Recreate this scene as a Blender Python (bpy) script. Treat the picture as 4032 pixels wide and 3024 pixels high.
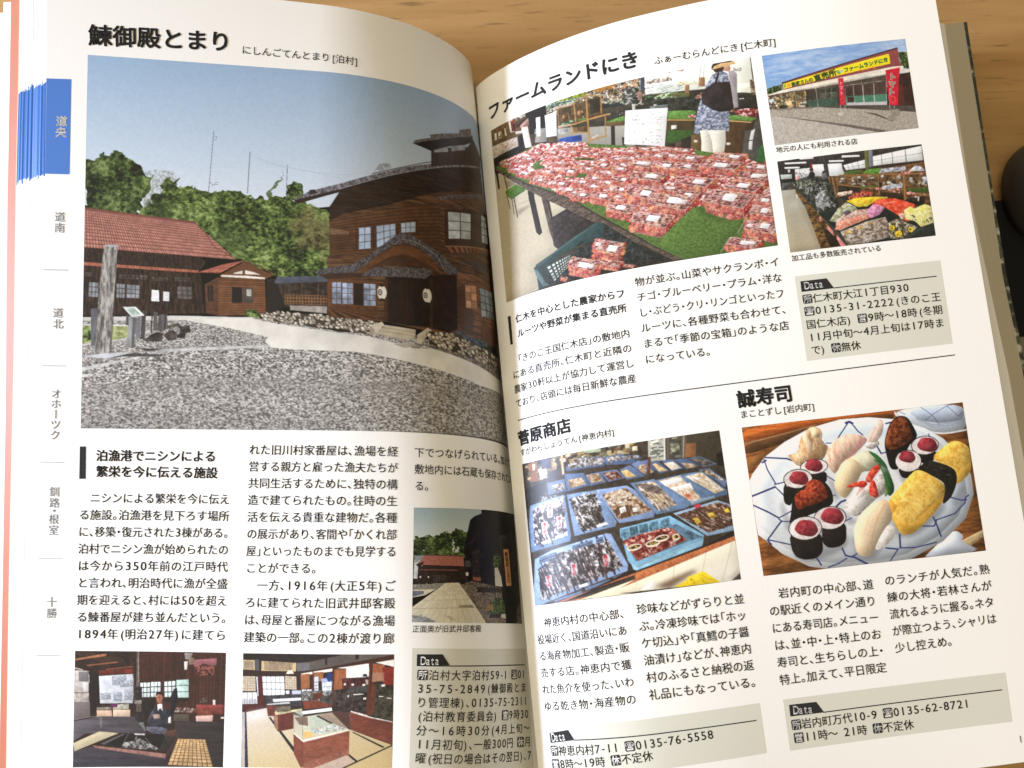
# An open guidebook lying on a wooden desk, lit by a window on the left.
import bpy, math, random
import numpy as np
from mathutils import Matrix, Vector

scene = bpy.context.scene
for o in list(bpy.data.objects):
    bpy.data.objects.remove(o)

# ---------------------------------------------------------------- camera
CAM_M = [[0.999519, 0.029444, -0.009777, -0.027746], [-0.030403, 0.99236, -0.119573, -0.269983], [0.006182, 0.119813, 0.992777, 3.0492], [0.0, 0.0, 0.0, 1.0]]
cam_d = bpy.data.cameras.new("camera"); cam_d.sensor_width = 36.0; cam_d.lens = 31.25
cam_d.clip_start = 0.01; cam_d.clip_end = 200.0
cam = bpy.data.objects.new("camera", cam_d); scene.collection.objects.link(cam)
cam.matrix_world = Matrix(CAM_M); scene.camera = cam
cam_d.dof.use_dof = True; cam_d.dof.focus_distance = 2.58; cam_d.dof.aperture_fstop = 2.2

# ---------------------------------------------------------------- room light and window
world = bpy.data.worlds.new("World"); scene.world = world; world.use_nodes = True
bgn = world.node_tree.nodes["Background"]; wn = world.node_tree
# the room: brighter towards the window wall on the left, dimmer on the right
wt = wn.nodes.new("ShaderNodeTexCoord"); ws = wn.nodes.new("ShaderNodeSeparateXYZ"); wm = wn.nodes.new("ShaderNodeMapRange"); wr = wn.nodes.new("ShaderNodeValToRGB")
wm.inputs[1].default_value = -1; wm.inputs[2].default_value = 1
for i, (p, c) in enumerate(((0, (1.0, .86, .62)), (.5, (.72, .615, .44)), (.66, (.46, .385, .27)), (.80, (.13, .105, .07)), (1, (.02, .016, .01)))):
    el = wr.color_ramp.elements[0 if i == 0 else -1] if i in (0, 4) else wr.color_ramp.elements.new(p)
    el.color = (*c, 1)
wn.links.new(wt.outputs["Generated"], ws.inputs[0]); wn.links.new(ws.outputs[0], wm.inputs[0]); wn.links.new(wm.outputs[0], wr.inputs[0]); wn.links.new(wr.outputs[0], bgn.inputs[0])
bgn.inputs[1].default_value = 1.38
def area(name, loc, target, sx, sy, watts, col):
    d = bpy.data.lights.new(name, 'AREA'); d.shape = 'RECTANGLE'; d.size = sx; d.size_y = sy
    d.energy = watts; d.color = col
    o = bpy.data.objects.new(name, d); scene.collection.objects.link(o); o.location = loc
    o.rotation_euler = (Vector(target) - Vector(loc)).to_track_quat('-Z', 'Y').to_euler()
    return o
area("window_light", (-8.2, 0.7, 4.1), (0, 0, .4), .9, 1.0, 1330, (0.72, 0.82, 1.08))
scene.view_settings.view_transform = 'Standard'
try: scene.view_settings.look = 'None'
except TypeError: pass
scene.view_settings.exposure = 0.0; scene.view_settings.gamma = 1.0
scene.view_settings.use_curve_mapping = False


# ---------------------------------------------------------------- materials
def lin(c): 
    c = np.asarray(c, float) / 255.0
    return np.where(c <= .04045, c / 12.92, ((c + .055) / 1.055) ** 2.4)
def mat(name, rgb=None, rough=.5, spec=.5, attr=None, noise=None, bump=None):
    m = bpy.data.materials.new(name); m.use_nodes = True; nt = m.node_tree; b = nt.nodes["Principled BSDF"]
    b.inputs["Roughness"].default_value = rough; b.inputs["Specular IOR Level"].default_value = spec
    if rgb is not None: b.inputs["Base Color"].default_value = (*rgb, 1)
    if attr:
        a = nt.nodes.new("ShaderNodeAttribute"); a.attribute_name = attr
        nt.links.new(a.outputs["Color"], b.inputs["Base Color"])
    tc = nt.nodes.new("ShaderNodeTexCoord")
    if noise:   # (scale, amount): slight unevenness of the colour
        n = nt.nodes.new("ShaderNodeTexNoise"); n.inputs["Scale"].default_value = noise[0]; n.inputs["Detail"].default_value = 6
        r = nt.nodes.new("ShaderNodeMapRange"); r.inputs[3].default_value = 1 - noise[1]; r.inputs[4].default_value = 1 + noise[1]
        mx = nt.nodes.new("ShaderNodeMix"); mx.data_type = 'RGBA'; mx.blend_type = 'MULTIPLY'; mx.inputs[0].default_value = 1
        nt.links.new(tc.outputs["Object"], n.inputs["Vector"]); nt.links.new(n.outputs[0], r.inputs[0])
        if attr: nt.links.new(a.outputs["Color"], mx.inputs[6])
        else: mx.inputs[6].default_value = (*rgb, 1)
        nt.links.new(r.outputs[0], mx.inputs[7]); nt.links.new(mx.outputs[2], b.inputs["Base Color"])
    if bump:    # (scale, strength)
        n2 = nt.nodes.new("ShaderNodeTexNoise"); n2.inputs["Scale"].default_value = bump[0]; n2.inputs["Detail"].default_value = 5
        bp = nt.nodes.new("ShaderNodeBump"); bp.inputs["Strength"].default_value = bump[1]; bp.inputs["Distance"].default_value = .002
        nt.links.new(tc.outputs["Object"], n2.inputs["Vector"]); nt.links.new(n2.outputs[0], bp.inputs["Height"])
        nt.links.new(bp.outputs[0], b.inputs["Normal"])
    return m
PAPER = (.83, .825, .80)
M_paper = mat("coated_paper", PAPER, .42, .26, noise=(60, .012), bump=(180, .10))
M_print = mat("printed_photo_ink", None, .40, .32, attr="ink", bump=(180, .08))
M_ink = mat("black_ink", (.03, .03, .03), .5, .05)
M_grey = mat("grey_ink", (.40, .40, .40), .5, .15)
M_blue = mat("blue_ink", tuple(lin((66, 116, 192))), .42, .45, noise=(40, .03))
M_box = mat("pale_grey_ink", tuple(lin((216, 216, 204)) * .9), .42, .45, noise=(150, .03))
M_white = mat("unprinted_paper", (.88, .88, .86), .46, .3)

# ---------------------------------------------------------------- page surfaces (looked up from a fitted developable sheet)
S = 0.0308
MB = np.array([[0.999519, -0.029444, 0.009777], [-0.030403, -0.99236, 0.119573], [0.006182, -0.119813, -0.992777]]); ORG = np.array([0.02775, 0.26998, -3.0492])
KN = np.array([0, 1.5, 4, 8, 14, 22, 44.]); NK = 7
POSE = dict(L=([-0.048932, -0.050632, 0.005968, 2.873439, -0.21816, 85.29732], [1.369969, 1.122696, 0.858762, 0.537097, 0.171654, -0.035625, 0.023661, -0.528768, -0.256538, -0.159122, -0.211999, -0.268542, -0.17309, -0.107875], -1), R=([-0.102159, 0.024998, -0.116438, -4.599325, 0.269866, 85.036487], [1.028372, 0.865887, 0.708757, 0.480185, 0.193433, 0.048944, -0.033519, -0.134379, -0.039571, -0.013108, -0.098167, -0.204148, -0.150863, -0.015885], 1))
G = np.linspace(-7, 56, 316); DG = G[1] - G[0]; UO = 40.0
def rot(r):
    r = np.array(r, float); th = np.linalg.norm(r); k = r / th
    K = np.array([[0, -k[2], k[1]], [k[2], 0, -k[0]], [-k[1], k[0], 0]])
    return np.eye(3) + np.sin(th) * K + (1 - np.cos(th)) * K @ K
V0, V1, NV = -44.0, 46.0, 91
VR = np.linspace(V0, V1, NV)
def build_lut(pg):
    pose, th, s = POSE[pg]
    ta = np.interp(G, KN, th[:NK]); tb = np.interp(G, KN, th[NK:]) / 30
    t = ta[None] + VR[:, None] * tb[None]
    def I(f):
        c = np.concatenate([np.zeros((len(f), 1)), np.cumsum((f[:, 1:] + f[:, :-1]) / 2, 1) * DG], 1)
        k = int(round((UO - G[0]) / DG)); return c - c[:, k:k + 1]
    co, si = np.cos(t), np.sin(t)
    X = I(co) + UO; Z = I(si); Y = I(-(co * I(-si * tb) + si * I(co * tb)))
    P = np.stack([s * X, VR[:, None] + Y, -Z], -1) @ rot(pose[:3]).T + np.array(pose[3:])
    return (P @ MB.T) * S - ORG
LUT = {k: build_lut(k) for k in 'LR'}
def lut_normals(pg):
    A = LUT[pg]; du = np.gradient(A, axis=1) * POSE[pg][2]; dv = np.gradient(A, axis=0)
    n = np.cross(dv, du); return n / np.linalg.norm(n, axis=-1, keepdims=True)
NRM = {k: lut_normals(k) for k in 'LR'}
for k in 'LR':
    if NRM[k][45, 250, 2] < 0: NRM[k] = -NRM[k]
def on_page(pg, u, v, off=0.0):
    u = np.atleast_1d(np.asarray(u, float)); v = np.atleast_1d(np.asarray(v, float))
    a = np.clip((u * POSE[pg][2] - G[0]) / DG, 0, len(G) - 1.001); b = np.clip((v - V0) / (VR[1] - VR[0]), 0, NV - 1.001)
    i = a.astype(int); j = b.astype(int); f = (a - i)[:, None]; g = (b - j)[:, None]
    def bl(T): return (T[j, i] * (1 - f) + T[j, i + 1] * f) * (1 - g) + (T[j + 1, i] * (1 - f) + T[j + 1, i + 1] * f) * g
    return bl(LUT[pg]) + off * bl(NRM[pg])

# ---------------------------------------------------------------- mesh helpers
col = scene.collection
def mesh_obj(name, V, F, m, parent=None, smooth=False):
    V = np.asarray(V, np.float32); me = bpy.data.meshes.new(name)
    if isinstance(F, np.ndarray) and F.ndim == 2:
        n, k = F.shape; me.vertices.add(len(V)); me.vertices.foreach_set("co", V.ravel())
        me.loops.add(n * k); me.loops.foreach_set("vertex_index", F.ravel().astype(np.int32))
        me.polygons.add(n); me.polygons.foreach_set("loop_start", np.arange(0, n * k, k, dtype=np.int32))
        me.update(calc_edges=True)
    else:
        me.from_pydata([tuple(map(float, v)) for v in V], [], [tuple(f) for f in F]); me.update()
    if smooth: me.polygons.foreach_set("use_smooth", np.ones(len(me.polygons), bool))
    me.materials.append(m); o = bpy.data.objects.new(name, me); col.objects.link(o)
    if parent is not None: o.parent = parent
    return o
def grid_faces(nr, nc):
    a = (np.arange(nr - 1)[:, None] * nc + np.arange(nc - 1)[None]).ravel()
    return np.stack([a, a + nc, a + nc + 1, a + 1], 1)
def tag(o, label=None, cat=None, kind=None, group=None):
    for k, v in (("label", label), ("category", cat), ("kind", kind), ("group", group)):
        if v: o[k] = v
    return o
def page_patch(name, pg, quad, m, parent, off, nu=24, nv=24):
    """a printed area given by four (u, v) corners TL TR BR BL"""
    q = np.array(quad, float); a, b = np.meshgrid(np.linspace(0, 1, nu), np.linspace(0, 1, nv)); a = a.ravel()[:, None]; b = b.ravel()[:, None]
    P = (q[0] * (1 - a) + q[1] * a) * (1 - b) + (q[3] * (1 - a) + q[2] * a) * b
    return mesh_obj(name, on_page(pg, P[:, 0], P[:, 1], off), grid_faces(nv, nu), m, parent, True)

# ---------------------------------------------------------------- lettering
_gl = {}
def glyph(ch, bold=0.0):
    k = (ch, round(bold, 4))
    if k in _gl: return _gl[k]
    c = bpy.data.curves.new("glyph", 'FONT'); c.body = ch; c.resolution_u = 3
    o = bpy.data.objects.new("glyph", c); col.objects.link(o)
    dg = bpy.context.evaluated_depsgraph_get(); me = o.evaluated_get(dg).to_mesh()
    V = np.array([v.co[:2] for v in me.vertices]).reshape(-1, 2); F = [tuple(p.vertices) for p in me.polygons]
    o.evaluated_get(dg).to_mesh_clear(); bpy.data.objects.remove(o); bpy.data.curves.remove(c)
    if bold and len(V):     # heavier weight: the outline repeated in a small ring
        VV, FF = [], []
        nq = 8 if bold > .015 else 4
        for q in range(nq):
            t = 2 * math.pi * (q + .5) / nq; FF += [tuple(i + q * len(V) for i in f) for f in F]
            VV.append(V + bold * np.array([math.cos(t), math.sin(t)]))
        V, F = np.concatenate(VV), FF
    _gl[k] = (V, F); return _gl[k]
HALF = set("、。「」（）()・[]{} ,.:")
def adv(ch):
    if ch in "0123456789": return .66
    if ch == '-': return .48
    if ch == '1': return .55
    if ch == '・': return .52
    if ch in HALF: return .52
    if ch == '〜': return .95
    if ch.isascii(): return .60
    return 1.0
def place(ch, x, w, bold, sx=1.0):
    """glyph vertices in line space: x along the line, y up, em square centred on y = 0"""
    V, F = glyph(ch, bold)
    if not len(V): return V, F
    V = V.copy(); lo = V.min(0); hi = V.max(0)
    if ch == '☎':
        V = (V - (lo + hi) / 2) / (hi - lo).max() * .74; V[:, 0] += x + w / 2; return V, F
    if ch in "「[(（": V[:, 0] += x + w - .04 - hi[0]
    elif ch in "」])）、。": V[:, 0] += x + .04 - lo[0]
    else:
        if ch.isascii() and ch not in "-": V *= np.array([1.12, 1.08])
        lo = V.min(0); hi = V.max(0)
        V[:, 0] += x + w / 2 - ((lo[0] + hi[0]) / 2 if (w < .9 or ch.isascii()) else .5)
    V[:, 1] -= .38
    if ch == '-': V[:, 1] += .08
    return V, F
def parse(s):
    out = []; i = 0
    while i < len(s):
        if s[i] == '<': out.append((s[i + 1], True)); i += 3
        else: out.append((s[i], False)); i += 1
    return out
class Line:
    """collects one block of lettering on a page; every character is laid along a (u, v) segment"""
    def __init__(self): self.V = []; self.F = []; self.W = []; self.WF = []; self.B = []; self.BF = []; self.n = [0, 0, 0]
    def add(self, k, P, F):
        VV = (self.V, self.W, self.B)[k]; FF = (self.F, self.WF, self.BF)[k]
        VV.append(P); FF += [tuple(i + self.n[k] for i in f) for f in F]; self.n[k] += len(P)
    def text(self, s, a, b, em, bold=0.0, justify=True, tall=1.0):
        a = np.array(a, float); b = np.array(b, float); d = b - a; L = np.hypot(*d); d /= L; up = np.array([d[1], -d[0]])
        cs = parse(s); ws = [1.0 if ic else adv(c) for c, ic in cs]; tot = sum(ws)
        fx = L / tot if justify else em
        x = 0.0
        for (c, ic), w in zip(cs, ws):
            gx = min(fx, em * 1.02) if w >= .99 or True else fx
            if ic:
                r = []
                for cx, cy, a0 in ((.33, .33, 0), (-.33, .33, 90), (-.33, -.33, 180), (.33, -.33, 270)):
                    for q in range(5):
                        t = math.radians(a0 + q * 22.5); r.append((cx + .14 * math.cos(t), cy + .14 * math.sin(t)))
                r = np.array(r); P = a + d * ((x + .5) * fx) + r[:, :1] * fx * .98 * d + r[:, 1:] * em * tall * up * .98
                self.add(2, P, [tuple(range(len(r)))])
                V, F = place(c, 0, 1.0, .024 if c != '☎' else 0)
                V = (V - np.array([.5, 0])) * (.84 if c != '☎' else 1.15)
                P = a + d * ((x + .5) * fx) + V[:, :1] * fx * d + V[:, 1:] * em * tall * up
                self.add(1, P, F)
            elif c not in " 　":
                V, F = place(c, 0, w, bold)
                if len(V):
                    P = a + d * (x * fx) + V[:, :1] * gx * d + (w * fx - w * gx) / 2 * d + V[:, 1:] * em * tall * up
                    self.add(0, P, F)
            x += w
        return self
    def column(self, s, pts, em, bold=0.0):
        for c, p in zip(s, pts):
            V, F = place(c, 0, 1.0, bold); V = V - np.array([.5, 0])
            if c == 'ー': V = np.stack([V[:, 1], -V[:, 0]], 1)
            P = np.array(p) + V[:, :1] * em * np.array([1., 0]) + V[:, 1:] * em * np.array([0, -1.])
            self.add(0, P, F)
        return self
    def build(self, name, pg, parent, m=None, off=.0012):
        out = []
        for V, F, mm, dz in ((self.B, self.BF, M_ink, off), (self.V, self.F, m or M_ink, off), (self.W, self.WF, M_white, off + .0005)):
            if V:
                P = np.concatenate(V); out.append(mesh_obj(name, on_page(pg, P[:, 0], P[:, 1], dz), F, mm, parent))
        return out

# ---------------------------------------------------------------- printed pictures: a small painter working on a colour grid
class Pic:
    def __init__(self, W, H, seed):
        self.W, self.H = W, H; self.I = np.zeros((H, W, 3), np.float32); self.r = np.random.RandomState(seed)
    def bbox(self, pts, pad=2):
        x0 = max(0, int(pts[:, 0].min() - pad)); x1 = min(self.W, int(pts[:, 0].max() + pad) + 1)
        y0 = max(0, int(pts[:, 1].min() - pad)); y1 = min(self.H, int(pts[:, 1].max() + pad) + 1)
        return x0, y0, x1, y1
    def px(self, pts):
        p = np.array(pts, float).reshape(-1, 2); return p * np.array([self.W, self.H]) / 1000.0
    def noise(self, X, Y, sc, octv=3, st=(1, 1), dec=.6):
        out = np.zeros(X.shape, np.float32); amp = 1.0; tot = 0
        for o in range(octv):
            gx = X / self.W * sc * st[0]; gy = Y / self.W * sc * st[1]
            i0 = np.floor(gx).astype(int); j0 = np.floor(gy).astype(int); fx = gx - i0; fy = gy - j0
            fx = fx * fx * (3 - 2 * fx); fy = fy * fy * (3 - 2 * fy)
            T = self.r.rand(211, 223).astype(np.float32)
            g = lambda j, i: T[j % 211, i % 223]
            out += amp * ((g(j0, i0) * (1 - fx) + g(j0, i0 + 1) * fx) * (1 - fy) + (g(j0 + 1, i0) * (1 - fx) + g(j0 + 1, i0 + 1) * fx) * fy)
            tot += amp; amp *= dec; sc *= 2.03
        return out / tot
    def mask(self, p, X, Y):
        m = np.zeros(X.shape, bool); n = len(p)
        for k in range(n):
            (xa, ya), (xb, yb) = p[k], p[(k + 1) % n]
            if ya == yb: continue
            m ^= ((Y < ya) != (Y < yb)) & (X < (xb - xa) * (Y - ya) / (yb - ya) + xa)
        return m
    def region(self, pts, rag=0, soft=0):
        p = self.px(pts)
        if self.sm and 5 <= len(p) < 20:       # rounded outlines
            for _ in range(2): p = np.stack([p * .8 + np.roll(p, -1, 0) * .2, p * .2 + np.roll(p, -1, 0) * .8], 1).reshape(-1, 2)
        pad = 3 + rag * self.W / 1000 * 2 + soft * self.W / 1000 * 2
        x0, y0, x1, y1 = self.bbox(p, pad)
        if x1 <= x0 or y1 <= y0: return None
        Y, X = np.mgrid[y0:y1, x0:x1].astype(np.float32) + .5
        if rag:
            k = rag * self.W / 1000
            m = self.mask(p, X + k * 4 * (self.noise(X, Y, 45, 3) - .5), Y + k * 4 * (self.noise(X, Y, 45, 3) - .5))
        else: m = self.mask(p, X, Y)
        m = m.astype(np.float32)
        if soft:
            k = max(1, int(soft * self.W / 1000))
            for ax in (0, 1):
                for _ in range(2):
                    c = np.cumsum(np.pad(m, [(k + 1, k) if a == ax else (0, 0) for a in (0, 1)], mode='edge'), axis=ax)
                    sl = [slice(None)] * 2; sl2 = [slice(None)] * 2; sl[ax] = slice(2 * k + 1, None); sl2[ax] = slice(0, -(2 * k + 1))
                    m = (c[tuple(sl)] - c[tuple(sl2)]) / (2 * k + 1)
        return x0, y0, x1, y1, X, Y, m
    def blur(self, m, k):
        for ax in (0, 1):
            for _ in range(2):
                c = np.cumsum(np.pad(m, [(k + 1, k) if a == ax else (0, 0) for a in (0, 1)]), axis=ax)
                sl = [slice(None)] * 2; sl2 = [slice(None)] * 2; sl[ax] = slice(2 * k + 1, None); sl2[ax] = slice(0, -(2 * k + 1))
                m = (c[tuple(sl)] - c[tuple(sl2)]) / (2 * k + 1)
        return m
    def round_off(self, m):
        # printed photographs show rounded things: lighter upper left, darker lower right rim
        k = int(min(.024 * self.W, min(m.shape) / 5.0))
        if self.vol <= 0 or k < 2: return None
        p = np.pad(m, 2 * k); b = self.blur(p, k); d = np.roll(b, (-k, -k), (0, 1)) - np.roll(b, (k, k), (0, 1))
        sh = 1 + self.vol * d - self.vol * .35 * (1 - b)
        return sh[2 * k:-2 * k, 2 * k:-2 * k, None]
    def put(self, R, C, a=1.0, flat=False):
        x0, y0, x1, y1, X, Y, m = R
        if not flat:
            sh = self.round_off(m)
            if sh is not None: C = np.asarray(C, np.float32) * sh
        m = (m * a)[..., None]
        T = self.I[y0:y1, x0:x1]; T[:] = T * (1 - m) + np.asarray(C, np.float32) * m
    # flat (n: noise amplitude), P
    def P(self, c, pts, n=.06, sc=60, st=(1, 1), a=1, rag=0, soft=0, flat=False):
        R = self.region(pts, rag, soft)
        if R is None: return
        C = np.array(c, np.float32)
        if n:
            f = 1 + n * 2 * (self.noise(R[4], R[5], sc, 3, st) - .5) * 1.6 + min(n, .12) * 2.2 * (self.noise(R[4], R[5], 9, 2) - .5); C = C * f[..., None]
        self.put(R, C, a, flat)
    # four-corner gradient over the bounding box
    def F(self, tl, tr, bl, br, pts, n=.02, a=1, rag=0, soft=0):
        R = self.region(pts, rag, soft)
        if R is None: return
        X, Y = R[4], R[5]; p = self.px(pts); s = ((X - p[:, 0].min()) / max(1, np.ptp(p[:, 0])))[..., None]; t = ((Y - p[:, 1].min()) / max(1, np.ptp(p[:, 1])))[..., None]
        C = (np.array(tl, float) * (1 - s) + np.array(tr, float) * s) * (1 - t) + (np.array(bl, float) * (1 - s) + np.array(br, float) * s) * t
        if n: C = C * (1 + n * 2 * (self.noise(X, Y, 150, 2) - .5))[..., None]
        self.put(R, C, a)
    # palette texture (foliage, gravel, clutter)
    def X(self, pal, pts, sc=60, octv=4, st=(1, 1), con=2.2, a=1, rag=0, soft=0, thr=None):
        R = self.region(pts, rag, soft)
        if R is None: return
        f = np.clip((self.noise(R[4], R[5], sc * 1.5, octv, st, .8) - .5) * con * 1.15 + .5, 0, 1)
        k = np.linspace(0, 1, len(pal)); pal = np.array(pal, float)
        C = np.stack([np.interp(f, k, pal[:, i]) for i in range(3)], -1)
        if thr is not None:
            R = R[:6] + (R[6] * (f > thr),)
        self.put(R, C, a)
    # foliage: clumps with lit tops and dark gaps, broken up by leaves
    def V(self, pal, pts, sc=30, rag=6, con=1.0, a=1, soft=0):
        R = self.region(pts, rag, soft)
        if R is None: return
        X, Y = R[4], R[5]
        c = self.noise(X, Y, sc, 2); up = self.noise(X, Y + self.W * .35 / sc, sc, 1)
        f = .5 + con * (.75 * (c - .5) + .6 * (self.noise(X, Y, sc * 2.6, 2) - .5) + 1.25 * (self.noise(X, Y, sc * 7, 3, (1, 1.2), .8) - .5))
        f = np.clip(f, 0, 1); k = np.linspace(0, 1, len(pal)); pal = np.array(pal, float)
        self.put(R, np.stack([np.interp(f, k, pal[:, i]) for i in range(3)], -1), a, True)
    def L(self, c, pts, w=4, a=1, n=.05):
        p = self.px(pts); h = w * self.W / 2000.0
        for k in range(len(p) - 1):
            d = p[k + 1] - p[k]; l = np.hypot(*d)
            if l < 1e-6: continue
            d = d / l; q = np.array([d[1], -d[0]]) * h; e = d * h * .6
            Q = np.array([p[k] + q - e, p[k + 1] + q + e, p[k + 1] - q + e, p[k] - q - e]) * 1000 / np.array([self.W, self.H])
            self.P(c, Q.ravel(), n, 120, a=a)
    def E(self, c, x, y, rx, ry, ro=0, n=.06, a=1, sc=80):
        t = np.linspace(0, 2 * math.pi, 20, endpoint=False); r = math.radians(ro); k = self.W / self.H
        ex = rx * np.cos(t); ey = ry * np.sin(t)
        self.P(c, np.stack([x + ex * math.cos(r) - ey * math.sin(r), y + (ex * math.sin(r) + ey * math.cos(r)) * k], 1).ravel(), n, sc, a=a, flat=True)
    # pattern in a projective quad: na x nb cells with dividing lines
    def Q(self, base, line, quad, na, nb, lw=.12, n=.08, a=1, sh=0.0, lb=None, sc=90):
        p = self.px(quad); A = []; B = []
        for (x, y), (s, t) in zip(p, ((0, 0), (1, 0), (1, 1), (0, 1))):
            A += [[x, y, 1, 0, 0, 0, -s * x, -s * y], [0, 0, 0, x, y, 1, -t * x, -t * y]]; B += [s, t]
        h = np.linalg.lstsq(np.array(A), np.array(B), rcond=None)[0]
        R = self.region(quad)
        if R is None: return
        X, Y = R[4], R[5]; w = h[6] * X + h[7] * Y + 1
        s = (h[0] * X + h[1] * Y + h[2]) / w; t = (h[3] * X + h[4] * Y + h[5]) / w
        fs = s * na % 1; ft = t * nb % 1
        C = np.array(base, np.float32) * (1 + n * 3 * (self.noise(X, Y, sc, 3) - .5))[..., None]
        if sh: C = C * (1 + sh * (fs - .5) * 1.2 - sh * (ft - .5))[..., None]
        if n: 
            ce = self.r.rand(64, 64)[(np.floor(t * nb).astype(int)) % 64, (np.floor(s * na).astype(int)) % 64]
            C = C * (1 + n * 1.5 * (ce - .5))[..., None]
        ln = np.zeros(X.shape, bool)
        if na > 1 and lw: ln |= (fs < lw / 2) | (fs > 1 - lw / 2)
        l2 = lw if lb is None else lb
        if nb > 1 and l2: ln |= (ft < l2 / 2) | (ft > 1 - l2 / 2)
        C = np.where(ln[..., None], np.array(line, np.float32), C)
        self.put(R, C, a)
    # scatter of small marks: kind 'r' slips, 'e' blobs with a dark rim
    def C(self, cols, pts, cnt, w, h, ro=(0, 180), kind='r', a=.9, rim=None):
        p = np.array(pts, float).reshape(-1, 2); lo = p.min(0); hi = p.max(0); k = self.W / self.H; got = 0
        while got < cnt:
            q = lo + (hi - lo) * self.r.rand(64, 2)
            q = q[self.mask(p, q[:, 0], q[:, 1])]
            if not len(q): got += 4; continue
            q = q[:cnt - got]; got += len(q); q = q[np.argsort(q[:, 1])] if kind == 'e' else q
            for x, y in q:
                c = np.array(cols[self.r.randint(len(cols))]) * self.r.uniform(.85, 1.1)
                ww = w * self.r.uniform(.6, 1.4); hh = h * self.r.uniform(.6, 1.4); r = math.radians(self.r.uniform(*ro))
                if kind == 'e':
                    if rim is not None: self.E(rim, x, y, ww * .62, hh * .62, math.degrees(r), 0)
                    self.E(c, x, y, ww / 2, hh / 2, math.degrees(r), .08, a)
                    self.E(np.minimum(c * 1.18 + 12, 255), x - ww * .08, y - hh * .1 * k, ww * .24, hh * .22, math.degrees(r), 0, a * .8)
                else:
                    d = np.array([math.cos(r), math.sin(r)]) * ww / 2; e = np.array([-math.sin(r), math.cos(r)]) * hh / 2
                    Q = np.array([-d - e, d - e, d + e, -d + e]); Q[:, 1] *= k
                    self.P(c, (Q + [x, y]).ravel(), .05, 150, a=a)
    # a clear punnet of cherries: top face a b c d, front and side walls dropped by h
    def K(self, quad, lab=1):
        q = np.array(quad, float).reshape(5, 2); r = self.r; k = self.W / self.H; dr = q[4] - q[3]
        a, b, c, d = q[:4]; sz = max(4.0, np.hypot(*((c - d) * [1, 1 / k])) * .085)
        def fill(Q, dim, n=1.0):
            at = lambda s, t: (Q[0] * (1 - s) + Q[1] * s) * (1 - t) + (Q[3] * (1 - s) + Q[2] * s) * t
            w = np.hypot(*((Q[1] - Q[0]) * [1, 1 / k])); h = np.hypot(*((Q[3] - Q[0]) * [1, 1 / k]))
            self.P(np.array((88, 44, 38)) * dim, np.array(Q).ravel(), .3, 130)
            for t in np.arange(.15, 1.02, max(.13, sz * 1.5 / max(h, 1))):
                for s in np.arange(.04, 1.0, max(.06, sz * 1.7 / max(w, 1))):
                    x, y = at(s + r.uniform(-.05, .05), t + r.uniform(-.08, .08))
                    cc = np.array([(188, 70, 60), (206, 100, 74), (222, 146, 98), (150, 42, 46), (206, 112, 90), (176, 64, 58)][r.randint(6)]) * dim
                    rr = sz * r.uniform(.75, 1.1); self.E(cc * r.uniform(.8, 1.05), x, y, rr, rr, 0, .12)
                    if sz > 5.5: self.E((255, 206, 180), x - rr * .3, y - rr * .35 * k, rr * .25, rr * .2, 0, 0, .7)
        fill([b, c, c + dr, b + dr * .8], .85); fill([d, c, c + dr, d + dr], 1.0); fill([a, b, c, d], .95)
        self.X([(70, 46, 44), (150, 112, 106), (226, 206, 202), (252, 248, 248)], np.array([a, b, c, d]).ravel(), 80, 3, (1, 2.0), 3.4, a=.58)
        self.X([(150, 80, 72), (220, 170, 160), (250, 240, 236)], np.array([d, c, c + dr, d + dr]).ravel(), 70, 3, (2, 1), 2.6, a=.34)
        lw = max(1.2, sz * .26)
        self.L((236, 222, 218), np.array([d, a, b, c, d]).ravel(), lw, .55); self.L((214, 196, 190), np.array([c, c + dr]).ravel(), lw, .5); self.L((214, 196, 190), np.array([d + dr, c + dr]).ravel(), lw, .35)
        if lab:
            at = lambda s, t: (a * (1 - s) + b * s) * (1 - t) + (d * (1 - s) + c * s) * t
            s0 = r.uniform(.34, .56); t0 = r.uniform(.08, .4); u = r.uniform(.26, .36)
            B = np.array([at(s0, t0), at(s0 + u, t0), at(s0 + u, t0 + .5), at(s0, t0 + .5)])
            self.P((248, 248, 250), B.ravel(), .02)
            for z in (.3, .55, .75):
                self.L((170, 168, 174), np.array([B[0] * (1 - z) + B[3] * z + (B[1] - B[0]) * .15, B[0] * (1 - z) + B[3] * z + (B[1] - B[0]) * r.uniform(.5, .9)]).ravel(), max(.8, sz * .1), .8)
            if r.rand() < .5:
                s1 = .05 if s0 > .45 else .68; t1 = r.uniform(.1, .5); self.P((244, 240, 240), np.array([at(s1, t1), at(s1 + .2, t1), at(s1 + .2, t1 + .35), at(s1, t1 + .35)]).ravel(), .03, a=.8)
            if r.rand() < .55 and sz > 5:
                x, y = at(s0 - .2, r.uniform(.3, .6)); self.E((226, 176, 180), x, y, sz * 1.1, sz * .6, 10, .2, .7); self.E((150, 40, 50), x, y, sz * .6, sz * .25, 10, .2, .7)
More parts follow.
